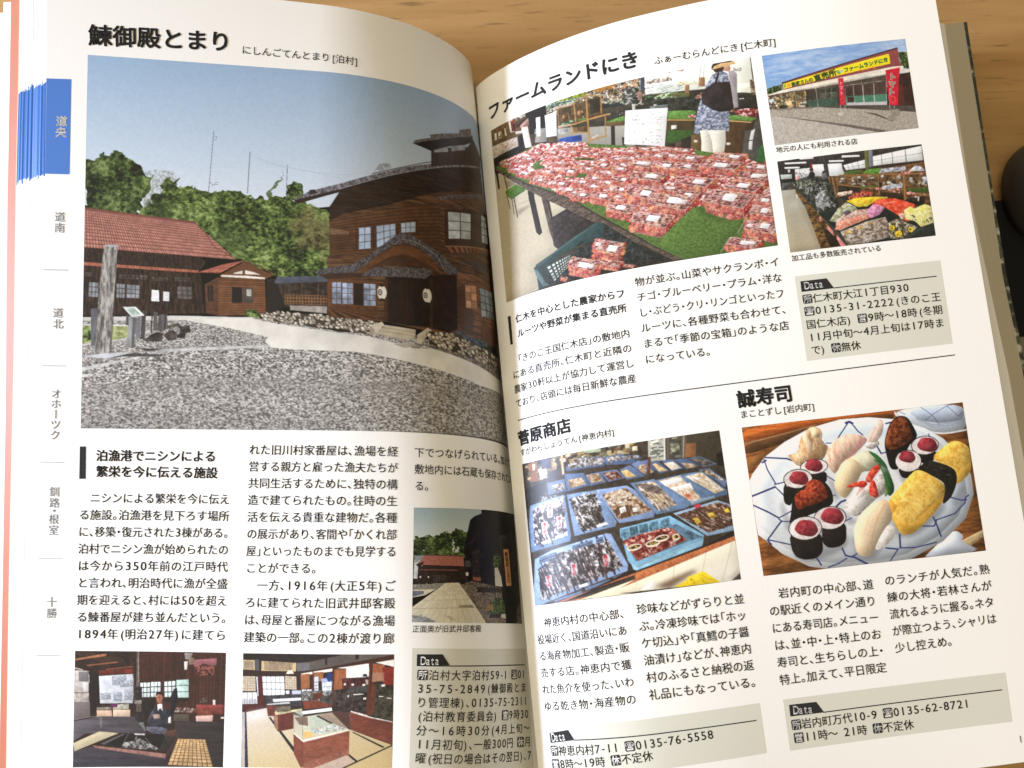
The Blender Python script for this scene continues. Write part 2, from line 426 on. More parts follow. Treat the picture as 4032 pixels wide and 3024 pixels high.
    # lettering inside a picture, laid along a segment a-b (photo units), em height e
    def T(self, c, s, x0, y0, x1, y1, e, bold=.03, vert=0, a=1):
        p0 = self.px([x0, y0])[0]; p1 = self.px([x1, y1])[0]; d = p1 - p0; L = np.hypot(*d); d = d / L; n = len(s); st = L / n; e = e * self.W / 1000
        nr = np.array([d[1], -d[0]])
        for i, ch in enumerate(s):
            V, F = glyph(ch, bold)
            if not len(V): continue
            V = V - np.array([.5, .38])
            if vert:
                if ch == 'ー': V = np.stack([V[:, 1], -V[:, 0]], 1)
                Q = p0 + d * st * (i + .5) + V[:, :1] * e * nr * -1 * -1 + V[:, 1:] * -st * d
            else: Q = p0 + d * st * (i + .5) + V[:, :1] * st * d + V[:, 1:] * e * nr
            Q = Q * 1000 / np.array([self.W, self.H])
            for f in F: self.P(c, Q[list(f)].ravel(), 0, a=a)
    def run(self, ops):
        for op in ops:
            kw = op[-1] if isinstance(op[-1], dict) else {}
            args = op[1:-1] if kw or isinstance(op[-1], dict) else op[1:]
            getattr(self, op[0])(*args, **kw)
def printed_photo(name, pg, quad, w, h, seed, ops, parent, label, sm=(0, 0)):
    """paint at double size, average down, and lay the colours on a grid that follows the page"""
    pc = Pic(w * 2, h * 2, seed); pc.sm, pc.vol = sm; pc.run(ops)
    for ax in (0, 1):
        pc.I = (np.roll(pc.I, 1, ax) + 2 * pc.I + np.roll(pc.I, -1, ax)) / 4
    I = np.clip(pc.I, 3, 252).reshape(h, 2, w, 2, 3).mean((1, 3))
    g = np.random.RandomState(seed + 7).randn(h, w, 1) * 3.0
    I = lin(np.clip(I + g, 2, 253)) * .81
    q = np.array(quad, float); a, b = np.meshgrid(np.linspace(0, 1, w), np.linspace(0, 1, h)); a = a.ravel()[:, None]; b = b.ravel()[:, None]
    P = (q[0] * (1 - a) + q[1] * a) * (1 - b) + (q[3] * (1 - a) + q[2] * a) * b
    o = mesh_obj(name, on_page(pg, P[:, 0], P[:, 1], .0004), grid_faces(h, w), M_print, parent, True)
    at = o.data.color_attributes.new("ink", 'FLOAT_COLOR', 'POINT')
    at.data.foreach_set("color", np.concatenate([I.reshape(-1, 3), np.ones((w * h, 1))], 1).astype(np.float32).ravel())
    o["label"] = label
    return o


# ---------------------------------------------------------------- picture contents (coordinates in thousandths of each picture)
PHOTOS = [
('L', [[-43.291, -30.656], [-0.748, -30.961], [1.071, 4.877], [-43.13, 4.67]], 820, 740, 11, 'large colour photo of brown wooden house and gravel yard', (0, 0), [
['F',(138,176,216),(138,166,204),(236,242,246),(214,224,234),[-10,-6,976,-140,981,313,-2,477]],
['X',[(60,50,30),(100,95,70),(150,150,140)],[118,309,147,303,183,306,196,335,170,370,145,400,122,401],{'sc': 160,'a': 0.6,'thr': 0.52,'con': 3}],
['L',(120,112,108),[125,401,163,311],0.5,{'a': 0.7}],
['L',(120,112,108),[131,367,183,314],0.5,{'a': 0.7}],
['L',(120,112,108),[138,388,193,343],0.5,{'a': 0.7}],
['L',(120,112,108),[144,345,157,303],0.5,{'a': 0.7}],
['L',(120,112,108),[154,366,176,304],0.5,{'a': 0.7}],
['V',[(14,20,11),(32,44,22),(58,76,36),(88,108,58),(132,150,94)],[-4,284,14,287,27,272,43,261,59,266,78,261,98,276,104,289,121,296,134,312,144,316,131,338,134,359,125,376,122,401,113,431,61,433,-1,427],{'sc': 22,'con': 1.25,'rag': 9}],
['V',[(14,20,11),(32,44,22),(58,76,36),(88,108,58),(132,150,94)],[161,357,167,327,180,335,198,322,193,339,203,360,164,382],{'sc': 40,'rag': 8,'con': 1.2}],
['V',[(22,30,14),(50,66,30),(84,104,50),(114,136,72),(160,176,114)],[119,426,132,401,145,379,164,361,187,354,210,344,229,341,253,357,276,363,302,355,329,360,349,362,376,367,403,364,430,374,454,379,478,387,498,390,529,406,528,527,524,613,404,586,324,550,254,476,234,451,178,441],{'sc': 20,'con': 1.35,'rag': 8}],
['V',[(14,20,11),(32,44,22),(58,76,36),(88,108,58),(132,150,94)],[122,426,132,401,148,383,177,386,204,415,184,441],{'sc': 26,'rag': 14,'a': 0.6,'soft': 4}],
['V',[(14,20,11),(32,44,22),(58,76,36),(88,108,58),(132,150,94)],[254,476,310,457,350,490,337,532,310,542,277,509],{'sc': 24,'rag': 18,'a': 0.55,'soft': 6}],
['V',[(40,34,22),(90,80,52),(140,130,90),(120,120,70)],[444,427,491,399,528,415,528,527,444,504],{'sc': 24,'rag': 20,'a': 0.7,'soft': 5}],
['X',[(14,20,11),(32,44,22),(58,76,36),(88,108,58),(132,150,94)],[430,376,427,337,444,319,461,327,466,357,457,379],{'sc': 80,'rag': 7}],
['X',[(14,20,11),(32,44,22),(58,76,36),(88,108,58),(132,150,94)],[422,294,410,320,400,347,379,363,390,369,406,351,420,311],{'sc': 90,'rag': 6,'thr': 0.42}],
['L',(78,74,80),[270,189,260,361],0.9],
['L',(78,74,80),[349,243,344,359],1.2],
['L',(78,74,80),[431,276,428,374],1.0],
['L',(78,74,80),[271,204,276,204,275,213,271,213],0.6],
['L',(78,74,80),[262,331,269,340,279,337],0.9],
['L',(78,74,80),[272,337,276,331,282,333],0.6],
['L',(110,115,130),[349,250,389,269,431,282],0.4,{'a': 0.6}],
['L',(110,115,130),[349,254,389,273,431,285],0.4,{'a': 0.6}],
['L',(110,115,130),[431,282,478,292,551,297,614,284],0.4,{'a': 0.6}],
['L',(110,115,130),[431,282,551,308],0.4,{'a': 0.6}],
['X',[(40,36,36),(90,88,96),(210,220,230)],[625,275,639,253,661,249,668,259,646,272],{'sc': 200,'thr': 0.35,'a': 0.8}],
['Q',(190,134,120),(116,70,62),[-1,415,233,446,320,543,0,519],60,13,0.26,{'n': 0.1,'sh': 0.25,'lb': 0.22}],
['P',(120,72,64),[-1,412,233,442,235,448,-1,418]],
['L',(116,66,56),[234,446,254,472,274,509,320,541],1.9],
['X',[(26,20,18),(48,36,30),(70,52,42)],[0,519,245,538,258,551,242,576,0,559],{'sc': 90,'st': (3,1)}],
['Q',(186,116,92),(124,66,50),[0,558,241,574,241,582,0,568],62,1,0.3,{'n': 0.1}],
['X',[(22,16,14),(40,29,23),(58,42,33),(78,58,46)],[0,567,245,581,258,690,1,701],{'sc': 60,'st': (4,0.6)}],
['Q',(142,146,152),(70,60,54),[12,611,32,612,32,652,11,651],3,3,0.14,{'n': 0.15}],
['Q',(142,146,152),(70,60,54),[69,614,87,615,87,653,69,652],3,3,0.14,{'n': 0.15}],
['Q',(142,146,152),(70,60,54),[90,615,118,617,117,653,90,652],3,3,0.14,{'n': 0.15}],
['Q',(98,94,92),(60,50,46),[196,618,227,619,228,653,197,652],3,3,0.14,{'n': 0.2}],
['Q',(84,76,70),(44,34,28),[1,584,18,585,19,597,1,597],7,2,0.25,{'n': 0.3}],
['Q',(84,76,70),(44,34,28),[73,588,134,590,134,603,73,601],7,2,0.25,{'n': 0.3}],
['Q',(84,76,70),(44,34,28),[142,594,177,595,177,606,143,605],7,2,0.25,{'n': 0.3}],
['Q',(84,76,70),(44,34,28),[190,593,225,594,226,606,190,605],7,2,0.25,{'n': 0.3}],
['L',(40,29,22),[19,604,20,695],0.6,{'a': 0.6}],
['L',(40,29,22),[35,603,37,695],0.6,{'a': 0.6}],
['L',(40,29,22),[52,603,53,694],0.6,{'a': 0.6}],
['L',(40,29,22),[69,602,70,694],0.6,{'a': 0.6}],
['L',(40,29,22),[85,602,87,694],0.6,{'a': 0.6}],
['L',(40,29,22),[102,601,103,693],0.6,{'a': 0.6}],
['L',(40,29,22),[119,601,120,693],0.6,{'a': 0.6}],
['L',(40,29,22),[136,601,137,693],0.6,{'a': 0.6}],
['L',(40,29,22),[153,600,154,692],0.6,{'a': 0.6}],
['L',(40,29,22),[169,600,171,692],0.6,{'a': 0.6}],
['L',(40,29,22),[186,599,187,692],0.6,{'a': 0.6}],
['L',(40,29,22),[203,599,204,691],0.6,{'a': 0.6}],
['L',(40,29,22),[220,598,221,691],0.6,{'a': 0.6}],
['L',(40,29,22),[237,598,238,691],0.6,{'a': 0.6}],
['Q',(112,74,49),(74,46,30),[283,593,383,595,386,691,284,696],1,16,0.2,{'n': 0.14}],
['Q',(92,60,42),(58,38,26),[254,612,283,591,284,696,258,689],1,16,0.2,{'n': 0.14}],
['P',(40,33,30),[260,616,272,615,273,657,262,657]],
['L',(130,100,80),[266,616,267,657],0.5],
['Q',(192,120,100),(136,74,60),[291,557,340,544,286,581,237,580],9,4,0.3,{'n': 0.1}],
['P',(100,66,44),[286,586,340,547,402,584,384,595,288,593]],
['P',(226,220,208),[316,579,335,572,335,582,316,582]],
['P',(226,220,208),[340,571,359,576,374,583,340,582]],
['P',(226,220,208),[290,585,341,586,383,590,383,595,288,590]],
['L',(70,46,34),[337,547,374,561,402,585],1.9],
['L',(150,100,74),[340,545,374,558,404,581],0.8],
['P',(30,24,22),[313,617,334,618,335,660,313,660]],
['P',(66,62,60),[336,619,357,620,358,659,336,660],{'n': 0.3}],
['P',(170,165,156),[344,623,354,623,354,642,344,641],{'n': 0.2}],
['X',[(30,24,22),(52,42,38),(72,62,58)],[386,595,524,592,524,677,424,670,386,689],{'sc': 80}],
['P',(78,84,96),[409,588,519,582,519,599,402,607],{'n': 0.14,'sc': 120}],
['Q',(62,49,40),(150,104,66),[425,636,517,637,517,663,426,662],14,3,0.24,{'n': 0.2}],
['L',(120,82,54),[427,606,427,666],1.2],
['L',(120,82,54),[462,606,462,665],1.2],
['L',(120,82,54),[498,605,498,664],1.2],
['P',(160,153,146),[437,665,517,667,517,686,438,678],{'n': 0.12,'sc': 100}],
['P',(36,30,28),[386,599,411,607,427,670,386,691]],
['X',[(22,30,14),(50,66,30),(84,104,50),(114,136,72),(160,176,114)],[345,707,343,684,358,677,374,685,370,706],{'sc': 80,'rag': 6}],
['X',[(66,64,62),(112,109,105),(156,152,147),(196,193,188),(232,230,226)],[-2,707,358,698,548,735,1063,758,1053,991,-70,1014],{'sc': 230,'octv': 2,'st': (1,1.9),'con': 1.6}],
['X',[(66,64,62),(112,109,105),(156,152,147),(196,193,188),(232,230,226)],[-2,830,169,786,405,766,548,785,688,799,876,841,1053,991,-70,1014],{'sc': 170,'octv': 2,'st': (1,1.6),'con': 1.75,'soft': 3}],
['X',[(66,64,62),(112,109,105),(156,152,147),(196,193,188),(232,230,226)],[-1,895,216,868,548,876,749,878,1057,902,1053,991,-70,1014],{'sc': 165,'octv': 3,'st': (1,1.5),'con': 1.8,'soft': 6}],
['P',(120,116,112),[-1,895,216,851,548,847,750,848,1058,873,1056,921,748,912,548,918,216,909,0,936],{'a': 0.16,'soft': 14}],
['P',(70,66,64),[0,956,282,949,548,971,548,1007,218,1003,1,1001],{'a': 0.14,'soft': 14}],
['P',(214,212,206),[0,705,197,697,358,699,358,704,210,709,0,715]],
['P',(224,221,213),[210,708,351,700,411,716,548,739,608,745,709,772,753,767,832,784,944,811,1061,807,1059,854,876,850,788,831,688,809,614,794,574,788,548,788,548,788,445,785,398,780,384,765,391,752,312,730],{'n': 0.05,'sc': 30}],
['L',(120,116,112),[384,763,398,780,445,785,548,788,574,789,614,794,688,809,788,832,876,851],0.5,{'a': 0.7}],
['P',(168,162,152),[661,763,692,756,720,762,685,771],{'n': 0.1}],
['L',(120,114,106),[661,763,685,771,720,762],0.5],
['P',(206,206,204),[0,839,118,807,169,787,393,772,398,779,176,795,73,825,0,850],{'n': 0.12,'sc': 80}],
['P',(200,203,208),[-1,809,50,800,105,797,51,814],{'n': 0.08}],
['P',(214,214,212),[0,855,22,857,0,866]],
['P',(200,200,196),[59,765,101,752,143,737,143,741,101,758,60,770]],
['X',[(110,120,70),(160,168,112),(196,196,150)],[1,727,95,728,95,757,59,767,2,778],{'sc': 80}],
['X',[(22,30,14),(50,66,30),(84,104,50),(114,136,72),(160,176,114)],[2,736,18,739,21,764,2,773],{'sc': 90,'rag': 5}],
['P',(214,214,208),[1,723,94,724,94,728,1,727]],
['P',(205,205,200),[0,778,21,772,21,777,0,782]],
['P',(30,28,28),[51,814,105,799,182,802,147,808,82,808],{'a': 0.7,'n': 0.2}],
['P',(40,36,36),[118,787,147,786,163,788,137,793],{'a': 0.8}],
['P',(92,94,100),[17,682,30,680,32,739,28,780,19,781],{'n': 0.18,'sc': 90,'st': (3,0.5)}],
['P',(84,84,88),[90,697,96,697,96,726,90,724],{'n': 0.18,'sc': 90,'st': (3,0.5)}],
['P',(70,66,64),[123,685,136,684,131,704,130,760,122,761,122,704],{'n': 0.18,'sc': 90,'st': (3,0.5)}],
['P',(92,88,86),[147,688,156,688,156,737,148,737],{'n': 0.18,'sc': 90,'st': (3,0.5)}],
['P',(96,94,96),[158,695,176,694,178,732,165,741,156,739],{'n': 0.18,'sc': 90,'st': (3,0.5)}],
['P',(118,118,122),[110,705,121,702,121,760,111,758],{'n': 0.18,'sc': 90,'st': (3,0.5)}],
['X',[(84,80,78),(118,114,110),(152,148,142),(190,186,180)],[43,513,71,514,69,540,69,565,64,664,59,801,25,800,32,665,38,554,41,533],{'sc': 55,'st': (3.4,0.45),'con': 2.6}],
['P',(60,58,58),[64,664,67,565,69,565,66,673,61,800,56,801],{'a': 0.5}],
['E',(178,178,178),57,513,17.1,2.7],
['P',(148,150,150),[96,702,111,705,107,786,94,784],{'n': 0.14,'st': (3,0.4)}],
['P',(84,84,84),[104,705,111,705,108,786,102,785],{'a': 0.8}],
['P',(228,234,228),[82,676,110,675,129,698,102,704]],
['P',(170,190,180),[89,680,106,679,121,695,104,699],{'n': 0.2,'sc': 200}],
['L',(66,66,66),[82,676,102,704,129,699],1.2],
['L',(130,150,146),[94,682,105,697],0.4,{'a': 0.7}],
['L',(130,150,146),[100,682,112,696],0.4,{'a': 0.7}],
['L',(130,150,146),[107,682,119,696],0.4,{'a': 0.7}],
['L',(46,38,34),[146,658,143,745],2.3],
['L',(46,38,34),[173,657,172,732],2.3],
['P',(236,238,240),[143,629,158,630,159,660,142,659]],
['P',(232,234,236),[167,633,180,634,180,659,167,658]],
['L',(150,155,165),[145,638,156,638],0.4,{'a': 0.8}],
['L',(160,160,168),[169,638,178,638],0.4,{'a': 0.8}],
['L',(150,155,165),[145,643,156,643],0.4,{'a': 0.8}],
['L',(160,160,168),[169,643,178,643],0.4,{'a': 0.8}],
['L',(150,155,165),[145,648,156,648],0.4,{'a': 0.8}],
['L',(160,160,168),[169,648,178,648],0.4,{'a': 0.8}],
['L',(150,155,165),[145,653,156,653],0.4,{'a': 0.8}],
['L',(160,160,168),[169,653,178,653],0.4,{'a': 0.8}],
['P',(58,52,50),[127,766,144,747,156,741,169,745,166,766,150,768],{'n': 0.4,'sc': 90}],
['P',(66,58,56),[169,749,182,736,195,740,197,761,179,765],{'n': 0.4,'sc': 90}],
['P',(54,48,46),[195,740,208,732,216,746,214,757,198,757],{'n': 0.4,'sc': 90}],
['P',(78,72,64),[177,724,201,717,205,724,178,732],{'n': 0.4,'sc': 90}],
['P',(70,62,58),[198,726,223,723,227,741,214,744],{'n': 0.4,'sc': 90}],
['P',(150,148,150),[195,736,203,734,204,744,198,749],{'n': 0.2}],
['P',(70,62,52),[378,688,418,683,548,695,628,705,613,741,548,730,378,706]],
['C',[(206,200,186),(188,180,164),(220,214,202),(170,162,148)],[378,688,418,683,548,696,628,706,613,738,548,728,378,705],200,8.5,5.8,(0,60),'e',{'rim': (70,60,50)}],
['X',[(50,34,25),(76,53,37),(98,70,48),(120,88,60)],[524,387,550,348,656,307,767,248,961,157,966,406,952,583,1066,700,885,728,743,721,711,716,649,704,548,697,521,693,518,536,523,524],{'sc': 40,'st': (0.35,5),'con': 2.0}],
['Q',(92,62,42),(54,35,25),[523,424,787,344,780,489,523,527],1,13,0.22,{'n': 0.16,'a': 0.8}],
['X',[(30,22,19),(48,35,28),(62,46,36)],[523,391,550,337,657,291,767,241,960,160,960,243,772,312,655,372,550,409,523,433],{'sc': 40,'st': (0.4,3)}],
['X',[(70,68,72),(112,110,118),(158,156,166)],[445,374,478,348,550,321,550,321,639,280,702,252,768,225,855,194,964,146,968,157,854,207,767,239,657,286,550,336,550,336,454,380],{'sc': 150,'st': (1,0.6)}],
['P',(44,34,30),[445,375,550,337,550,337,657,287,767,240,960,162,958,170,767,247,657,293,550,344,550,345,454,384]],
['L',(66,60,60),[621,285,702,250,768,219],1.9],
['P',(50,40,38),[479,344,491,342,498,351,481,357]],
['P',(62,48,42),[771,180,903,120,898,180,768,234],{'n': 0.2,'st': (3,0.4)}],
['P',(50,38,33),[895,127,926,81,961,132,962,154,895,183],{'n': 0.2}],
['P',(150,158,168),[780,156,824,135,822,170,779,187],{'n': 0.18}],
['P',(134,142,154),[836,131,888,104,885,138,833,164],{'n': 0.18}],
['P',(38,28,26),[722,176,777,148,928,70,923,93,886,121,823,153,770,185],{'n': 0.2}],
['X',[(66,58,58),(98,92,96),(136,132,138)],[721,175,729,164,773,144,769,136,801,121,865,94,869,81,920,52,920,79,781,148],{'sc': 160}],
['P',(44,36,34),[918,75,972,121,957,150,921,114]],
['P',(168,140,116),[525,450,566,456,566,465,525,467],{'n': 0.2,'a': 0.4}],
['Q',(176,196,222),(92,82,80),[588,444,615,439,614,501,587,506],2,3,0.1,{'n': 0.08}],
['Q',(176,196,222),(92,82,80),[627,435,671,423,671,472,627,498],3,3,0.1,{'n': 0.08}],
['Q',(176,196,222),(92,82,80),[684,420,720,409,719,440,684,448],3,2,0.1,{'n': 0.08}],
['L',(60,40,28),[582,442,582,509],2.3],
['L',(60,40,28),[621,434,620,502],2.3],
['L',(60,40,28),[677,418,676,458],2.3],
['L',(60,40,28),[582,441,725,404],2.3],
['L',(60,40,28),[724,406,722,446],2.3],
['P',(58,40,30),[799,353,981,298,973,422,794,467],{'n': 0.14}],
['Q',(186,196,208),(74,58,50),[807,358,886,338,878,420,804,441],2,3,0.08,{'n': 0.14}],
['P',(78,56,46),[891,333,926,324,915,413,882,421],{'n': 0.2}],
['Q',(170,180,192),(70,56,50),[933,321,968,314,968,399,923,413],2,4,0.12,{'n': 0.14}],
['Q',(128,84,58),(60,40,30),[793,466,985,416,981,428,805,482],16,1,0.4],
['P',(150,112,84),[793,464,990,411,984,418,792,467]],
['X',[(50,40,40),(86,80,86),(120,114,120)],[780,321,941,253,949,266,781,332],{'sc': 120,'st': (2,1)}],
['X',[(44,40,42),(80,76,80),(116,112,116)],[487,571,549,551,569,550,611,551,596,566,549,577,549,573,498,580],{'sc': 170,'st': (2.2,1)}],
['P',(60,42,32),[498,580,549,573,592,572,757,547,756,560,592,584,549,586,518,592],{'n': 0.12}],
['P',(34,24,21),[645,575,757,558,751,707,693,709,649,704,644,692],{'n': 0.2}],
['P',(46,31,26),[675,586,711,581,707,704,673,705],{'n': 0.2,'st': (3,0.4)}],
['P',(40,27,23),[756,560,822,542,817,700,793,717,751,711],{'n': 0.2}],
['P',(74,50,36),[579,575,610,531,652,492,695,486,724,508,758,529,785,552,761,544,716,536,651,544,599,562],{'n': 0.14}],
['X',[(48,44,46),(84,80,86),(128,124,130)],[607,522,635,494,663,464,683,448,707,449,741,468,788,495,834,536,798,547,778,532,755,507,725,486,695,475,663,486,631,516,606,544,576,572,562,556],{'sc': 170,'st': (1.6,1.2)}],
['P',(106,70,46),[582,571,610,539,638,511,666,489,695,481,725,491,754,516,777,543,783,553,746,527,713,515,687,509,652,522,624,543,596,569],{'n': 0.16}],
['L',(206,206,206),[681,466,707,466,740,479,771,499,786,532],0.9,{'a': 0.9}],
['X',[(44,40,42),(86,82,86),(126,122,126)],[599,568,627,551,679,547,746,540,759,550,737,572,665,576,592,580],{'sc': 170,'st': (2,1.2)}],
['P',(96,62,40),[518,592,549,591,628,593,627,702,548,697,519,691],{'n': 0.16}],
['Q',(142,156,180),(92,72,60),[528,600,548,598,548,660,528,659],2,4,0.1,{'n': 0.25}],
['Q',(142,156,180),(92,72,60),[550,600,574,600,574,659,550,660],2,4,0.1,{'n': 0.25}],
['Q',(142,156,180),(92,72,60),[597,599,624,599,623,661,597,662],2,4,0.1,{'n': 0.25}],
['P',(40,28,24),[575,601,596,600,596,661,575,661],{'n': 0.2}],
['Q',(104,68,44),(52,34,24),[520,668,548,666,627,663,626,696,548,696,522,691],40,1,0.45,{'n': 0.12}],
['P',(66,44,32),[643,584,651,584,648,702,640,701],{'n': 0.1}],
['P',(62,42,31),[748,571,757,569,752,707,744,707],{'n': 0.1}],
['X',[(58,40,30),(110,74,52),(146,98,70)],[824,536,905,521,955,540,968,624,975,719,886,717,819,699],{'sc': 40,'st': (0.5,5)}],
['P',(66,44,36),[822,578,846,567,870,656,860,712,820,695],{'a': 0.8}],
['Q',(188,142,112),(120,82,62),[846,565,884,557,884,629,844,633],2,3,0.1,{'n': 0.14}],
['Q',(140,152,166),(60,50,46),[896,558,965,550,966,634,896,645],3,4,0.12,{'n': 0.16}],
['P',(84,54,40),[893,667,974,664,971,721,889,716],{'n': 0.2}],
['X',[(46,42,44),(84,80,86)],[867,487,941,474,958,496,877,507],{'sc': 150,'a': 0.9}],
['E',(228,224,214),637,622,10.5,18.3,{'n': 0.04}],
['E',(70,62,60),633,622,5.0,7.8],
['E',(220,216,208),633,622,3.1,4.7],
['E',(70,62,60),633,622,1.6,2.3],
['E',(30,26,26),637,603,5.4,2.7],
['E',(30,26,26),637,641,5.0,2.3],
['E',(228,224,214),741,619,10.9,19.4,{'n': 0.04}],
['E',(70,62,60),737,619,5.0,7.8],
['E',(220,216,208),737,619,3.1,4.7],
['E',(70,62,60),737,619,1.6,2.3],
['E',(30,26,26),742,598,5.4,2.7],
['E',(30,26,26),740,640,5.0,2.3],
['P',(186,176,156),[639,711,711,719,710,742,682,751,611,737,638,718],{'n': 0.08}],
['L',(116,106,92),[637,719,710,727],0.8],
['L',(116,106,92),[628,728,710,738],0.8],
['L',(116,106,92),[615,736,689,750],0.8],
['P',(204,194,176),[611,716,636,703,641,712,617,742,609,740],{'n': 0.1}],
['P',(160,150,134),[609,724,611,716,620,727,616,742,609,740]],
['P',(206,196,178),[713,734,739,710,749,716,721,759,712,755],{'n': 0.1}],
['P',(60,52,44),[742,719,793,717,859,730,955,744,1064,729,1063,768,881,783,811,769,741,756]],
['C',[(206,196,176),(186,174,152),(168,156,136),(216,206,190)],[743,722,793,719,859,732,954,747,1064,734,1063,763,881,780,812,766,743,754],170,10.1,7.8,(0,60),'e',{'rim': (66,56,46)}],
['X',[(60,56,54),(120,112,104),(160,152,142)],[722,759,742,755,811,769,881,783,1063,768,1061,802,944,811,832,785,753,768],{'sc': 120}],
['X',[(30,40,50),(60,80,96),(96,116,120)],[819,709,886,717,923,722,908,736,859,728,810,719],{'sc': 120,'rag': 8}],
]),
('L', [[-11.975, 11.834], [1.458, 11.637], [1.529, 22.296], [-11.853, 22.066]], 300, 330, 31, 'small photo of stone path leading to a red tiled house', (0, 0), [
['F',(150,172,184),(176,196,200),(206,216,212),(206,216,208),[-21,-16,530,-34,524,278,-18,291]],
['V',[(14,20,11),(32,44,22),(58,76,36),(88,108,58),(132,150,94)],[1,291,18,258,71,257,124,243,135,263,172,236,205,222,227,208,239,228,267,217,301,189,343,191,367,211,398,216,422,415,3,475],{'sc': 16,'rag': 12,'con': 1.3}],
['P',(214,222,216),[281,300,293,279,296,379,287,392],{'rag': 10}],
['P',(214,222,216),[301,365,330,348,324,385,307,400],{'rag': 10}],
['P',(214,222,216),[64,370,71,369,70,383,65,383],{'rag': 10}],
['P',(200,208,210),[31,432,88,428,44,625,5,626,10,462],{'n': 0.1}],
['P',(140,146,150),[10,423,88,427,83,438,16,488]],
['Q',(190,122,108),(130,72,62),[87,417,363,424,375,512,24,505],40,11,0.24,{'n': 0.1}],
['P',(84,60,56),[87,413,363,419,363,427,87,422]],
['P',(44,34,30),[21,503,78,475,68,507,37,521]],
['X',[(26,20,20),(46,34,30),(64,48,42)],[37,513,375,512,408,534,402,652,3,658,33,625],{'sc': 40,'st': (3,0.6)}],
['P',(120,78,66),[45,542,324,542,324,553,45,551]],
['Q',(74,68,66),(40,32,30),[143,591,196,590,197,649,143,650],3,4,0.2,{'n': 0.2}],
['Q',(74,68,66),(40,32,30),[202,587,232,586,232,645,202,645],3,4,0.2,{'n': 0.2}],
['X',[(22,30,14),(50,66,30),(84,104,50),(114,136,72),(160,176,114)],[363,443,366,403,391,379,419,385,421,441,390,455],{'sc': 60,'rag': 8}],
['P',(22,17,18),[424,101,461,66,598,6,744,4,978,22,1008,383,994,664,518,681,439,651,402,612,402,514,366,377],{'n': 0.2,'sc': 30}],
['L',(50,42,44),[427,104,461,72,598,8],4.5],
['L',(46,36,36),[497,205,366,377],6.7],
['L',(44,34,34),[476,226,416,349],10.5],
['L',(60,46,44),[543,404,421,501],6.0],
['L',(110,84,78),[514,475,440,526],3.7],
['L',(70,52,48),[508,372,434,454],6.0],
['Q',(60,48,44),(34,26,26),[435,375,501,359,509,610,439,618],5,6,0.3,{'n': 0.3}],
['P',(150,90,72),[443,602,512,603,515,639,446,631],{'n': 0.15}],
['Q',(92,96,100),(40,30,30),[375,462,421,460,430,517,384,518],5,1,0.3],
['P',(228,226,214),[385,564,406,563,406,594,385,593]],
['L',(24,20,20),[396,593,399,645],3.0],
['X',[(90,86,80),(140,136,126),(180,174,160)],[3,675,112,660,229,658,165,714,4,723],{'sc': 80,'st': (1,2)}],
['P',(40,32,30),[29,674,49,638,85,644,96,670],{'n': 0.4}],
['P',(36,30,28),[101,657,138,656,141,669,104,671]],
['P',(220,214,200),[48,602,59,602,59,618,49,619]],
['P',(220,214,200),[105,601,113,601,113,618,105,618]],
['Q',(222,214,190),(168,158,134),[229,659,330,654,568,1014,-168,1027],13,12,0.05,{'n': 0.05,'lb': 0.045}],
['P',(222,214,190),[4,723,165,714,87,767,2,788],{'n': 0.05}],
['P',(108,116,136),[3,730,80,730,81,755,4,783],{'n': 0.12}],
['P',(128,132,140),[2,936,64,938,152,977,153,1003,3,1006],{'n': 0.3,'a': 0.8,'rag': 8}],
['X',[(60,70,60),(150,150,140)],[215,919,275,950,303,969,276,975,232,938],{'sc': 60,'rag': 10,'thr': 0.5}],
['P',(150,142,120),[334,847,439,844,452,867,334,869],{'n': 0.08}],
['L',(232,226,206),[339,659,432,800,557,998],3.7],
['X',[(70,60,52),(120,106,92),(160,146,128)],[345,672,433,638,724,689,779,1002,561,1004,451,813],{'sc': 70}],
['C',[(160,152,138),(130,122,108),(96,88,78)],[396,652,518,675,724,689,722,728,491,734,426,690],60,25.5,15.0,(0,60),'e',{'rim': (44,38,34)}],
['P',(34,28,26),[478,689,733,695,722,732,478,735],{'a': 0.7,'n': 0.4}],
['X',[(14,20,11),(32,44,22),(58,76,36),(88,108,58),(132,150,94)],[558,921,611,803,685,782,767,799,782,917,665,932],{'sc': 60,'rag': 10}],
['X',[(120,90,40),(180,140,70),(90,90,50)],[558,882,581,830,626,835,633,887,580,895],{'sc': 70,'rag': 8}],
['X',[(14,20,11),(32,44,22),(58,76,36),(88,108,58),(132,150,94)],[634,473,644,406,706,396,763,440,711,510,658,512],{'sc': 60,'rag': 10}],
['P',(204,200,184),[721,918,777,917,776,957,720,951]],
['P',(30,24,24),[594,920,708,919,707,951,594,953],{'n': 0.3}],
['P',(226,222,206),[645,519,689,511,727,589,743,681,652,674]],
['L',(160,156,146),[662,532,725,530],1.9,{'a': 0.7}],
['L',(160,156,146),[662,544,724,542],1.9,{'a': 0.7}],
['L',(160,156,146),[661,556,724,554],1.9,{'a': 0.7}],
['L',(160,156,146),[661,568,723,566],1.9,{'a': 0.7}],
['L',(160,156,146),[661,580,723,578],1.9,{'a': 0.7}],
['L',(160,156,146),[660,592,722,590],1.9,{'a': 0.7}],
['L',(160,156,146),[660,604,722,602],1.9,{'a': 0.7}],
['L',(160,156,146),[660,615,722,614],1.9,{'a': 0.7}],
['L',(160,156,146),[659,627,721,626],1.9,{'a': 0.7}],
['L',(160,156,146),[659,639,721,638],1.9,{'a': 0.7}],
['L',(160,156,146),[659,651,720,650],1.9,{'a': 0.7}],
['L',(160,156,146),[658,663,720,662],1.9,{'a': 0.7}],
['L',(26,22,22),[648,519,655,796],9.0],
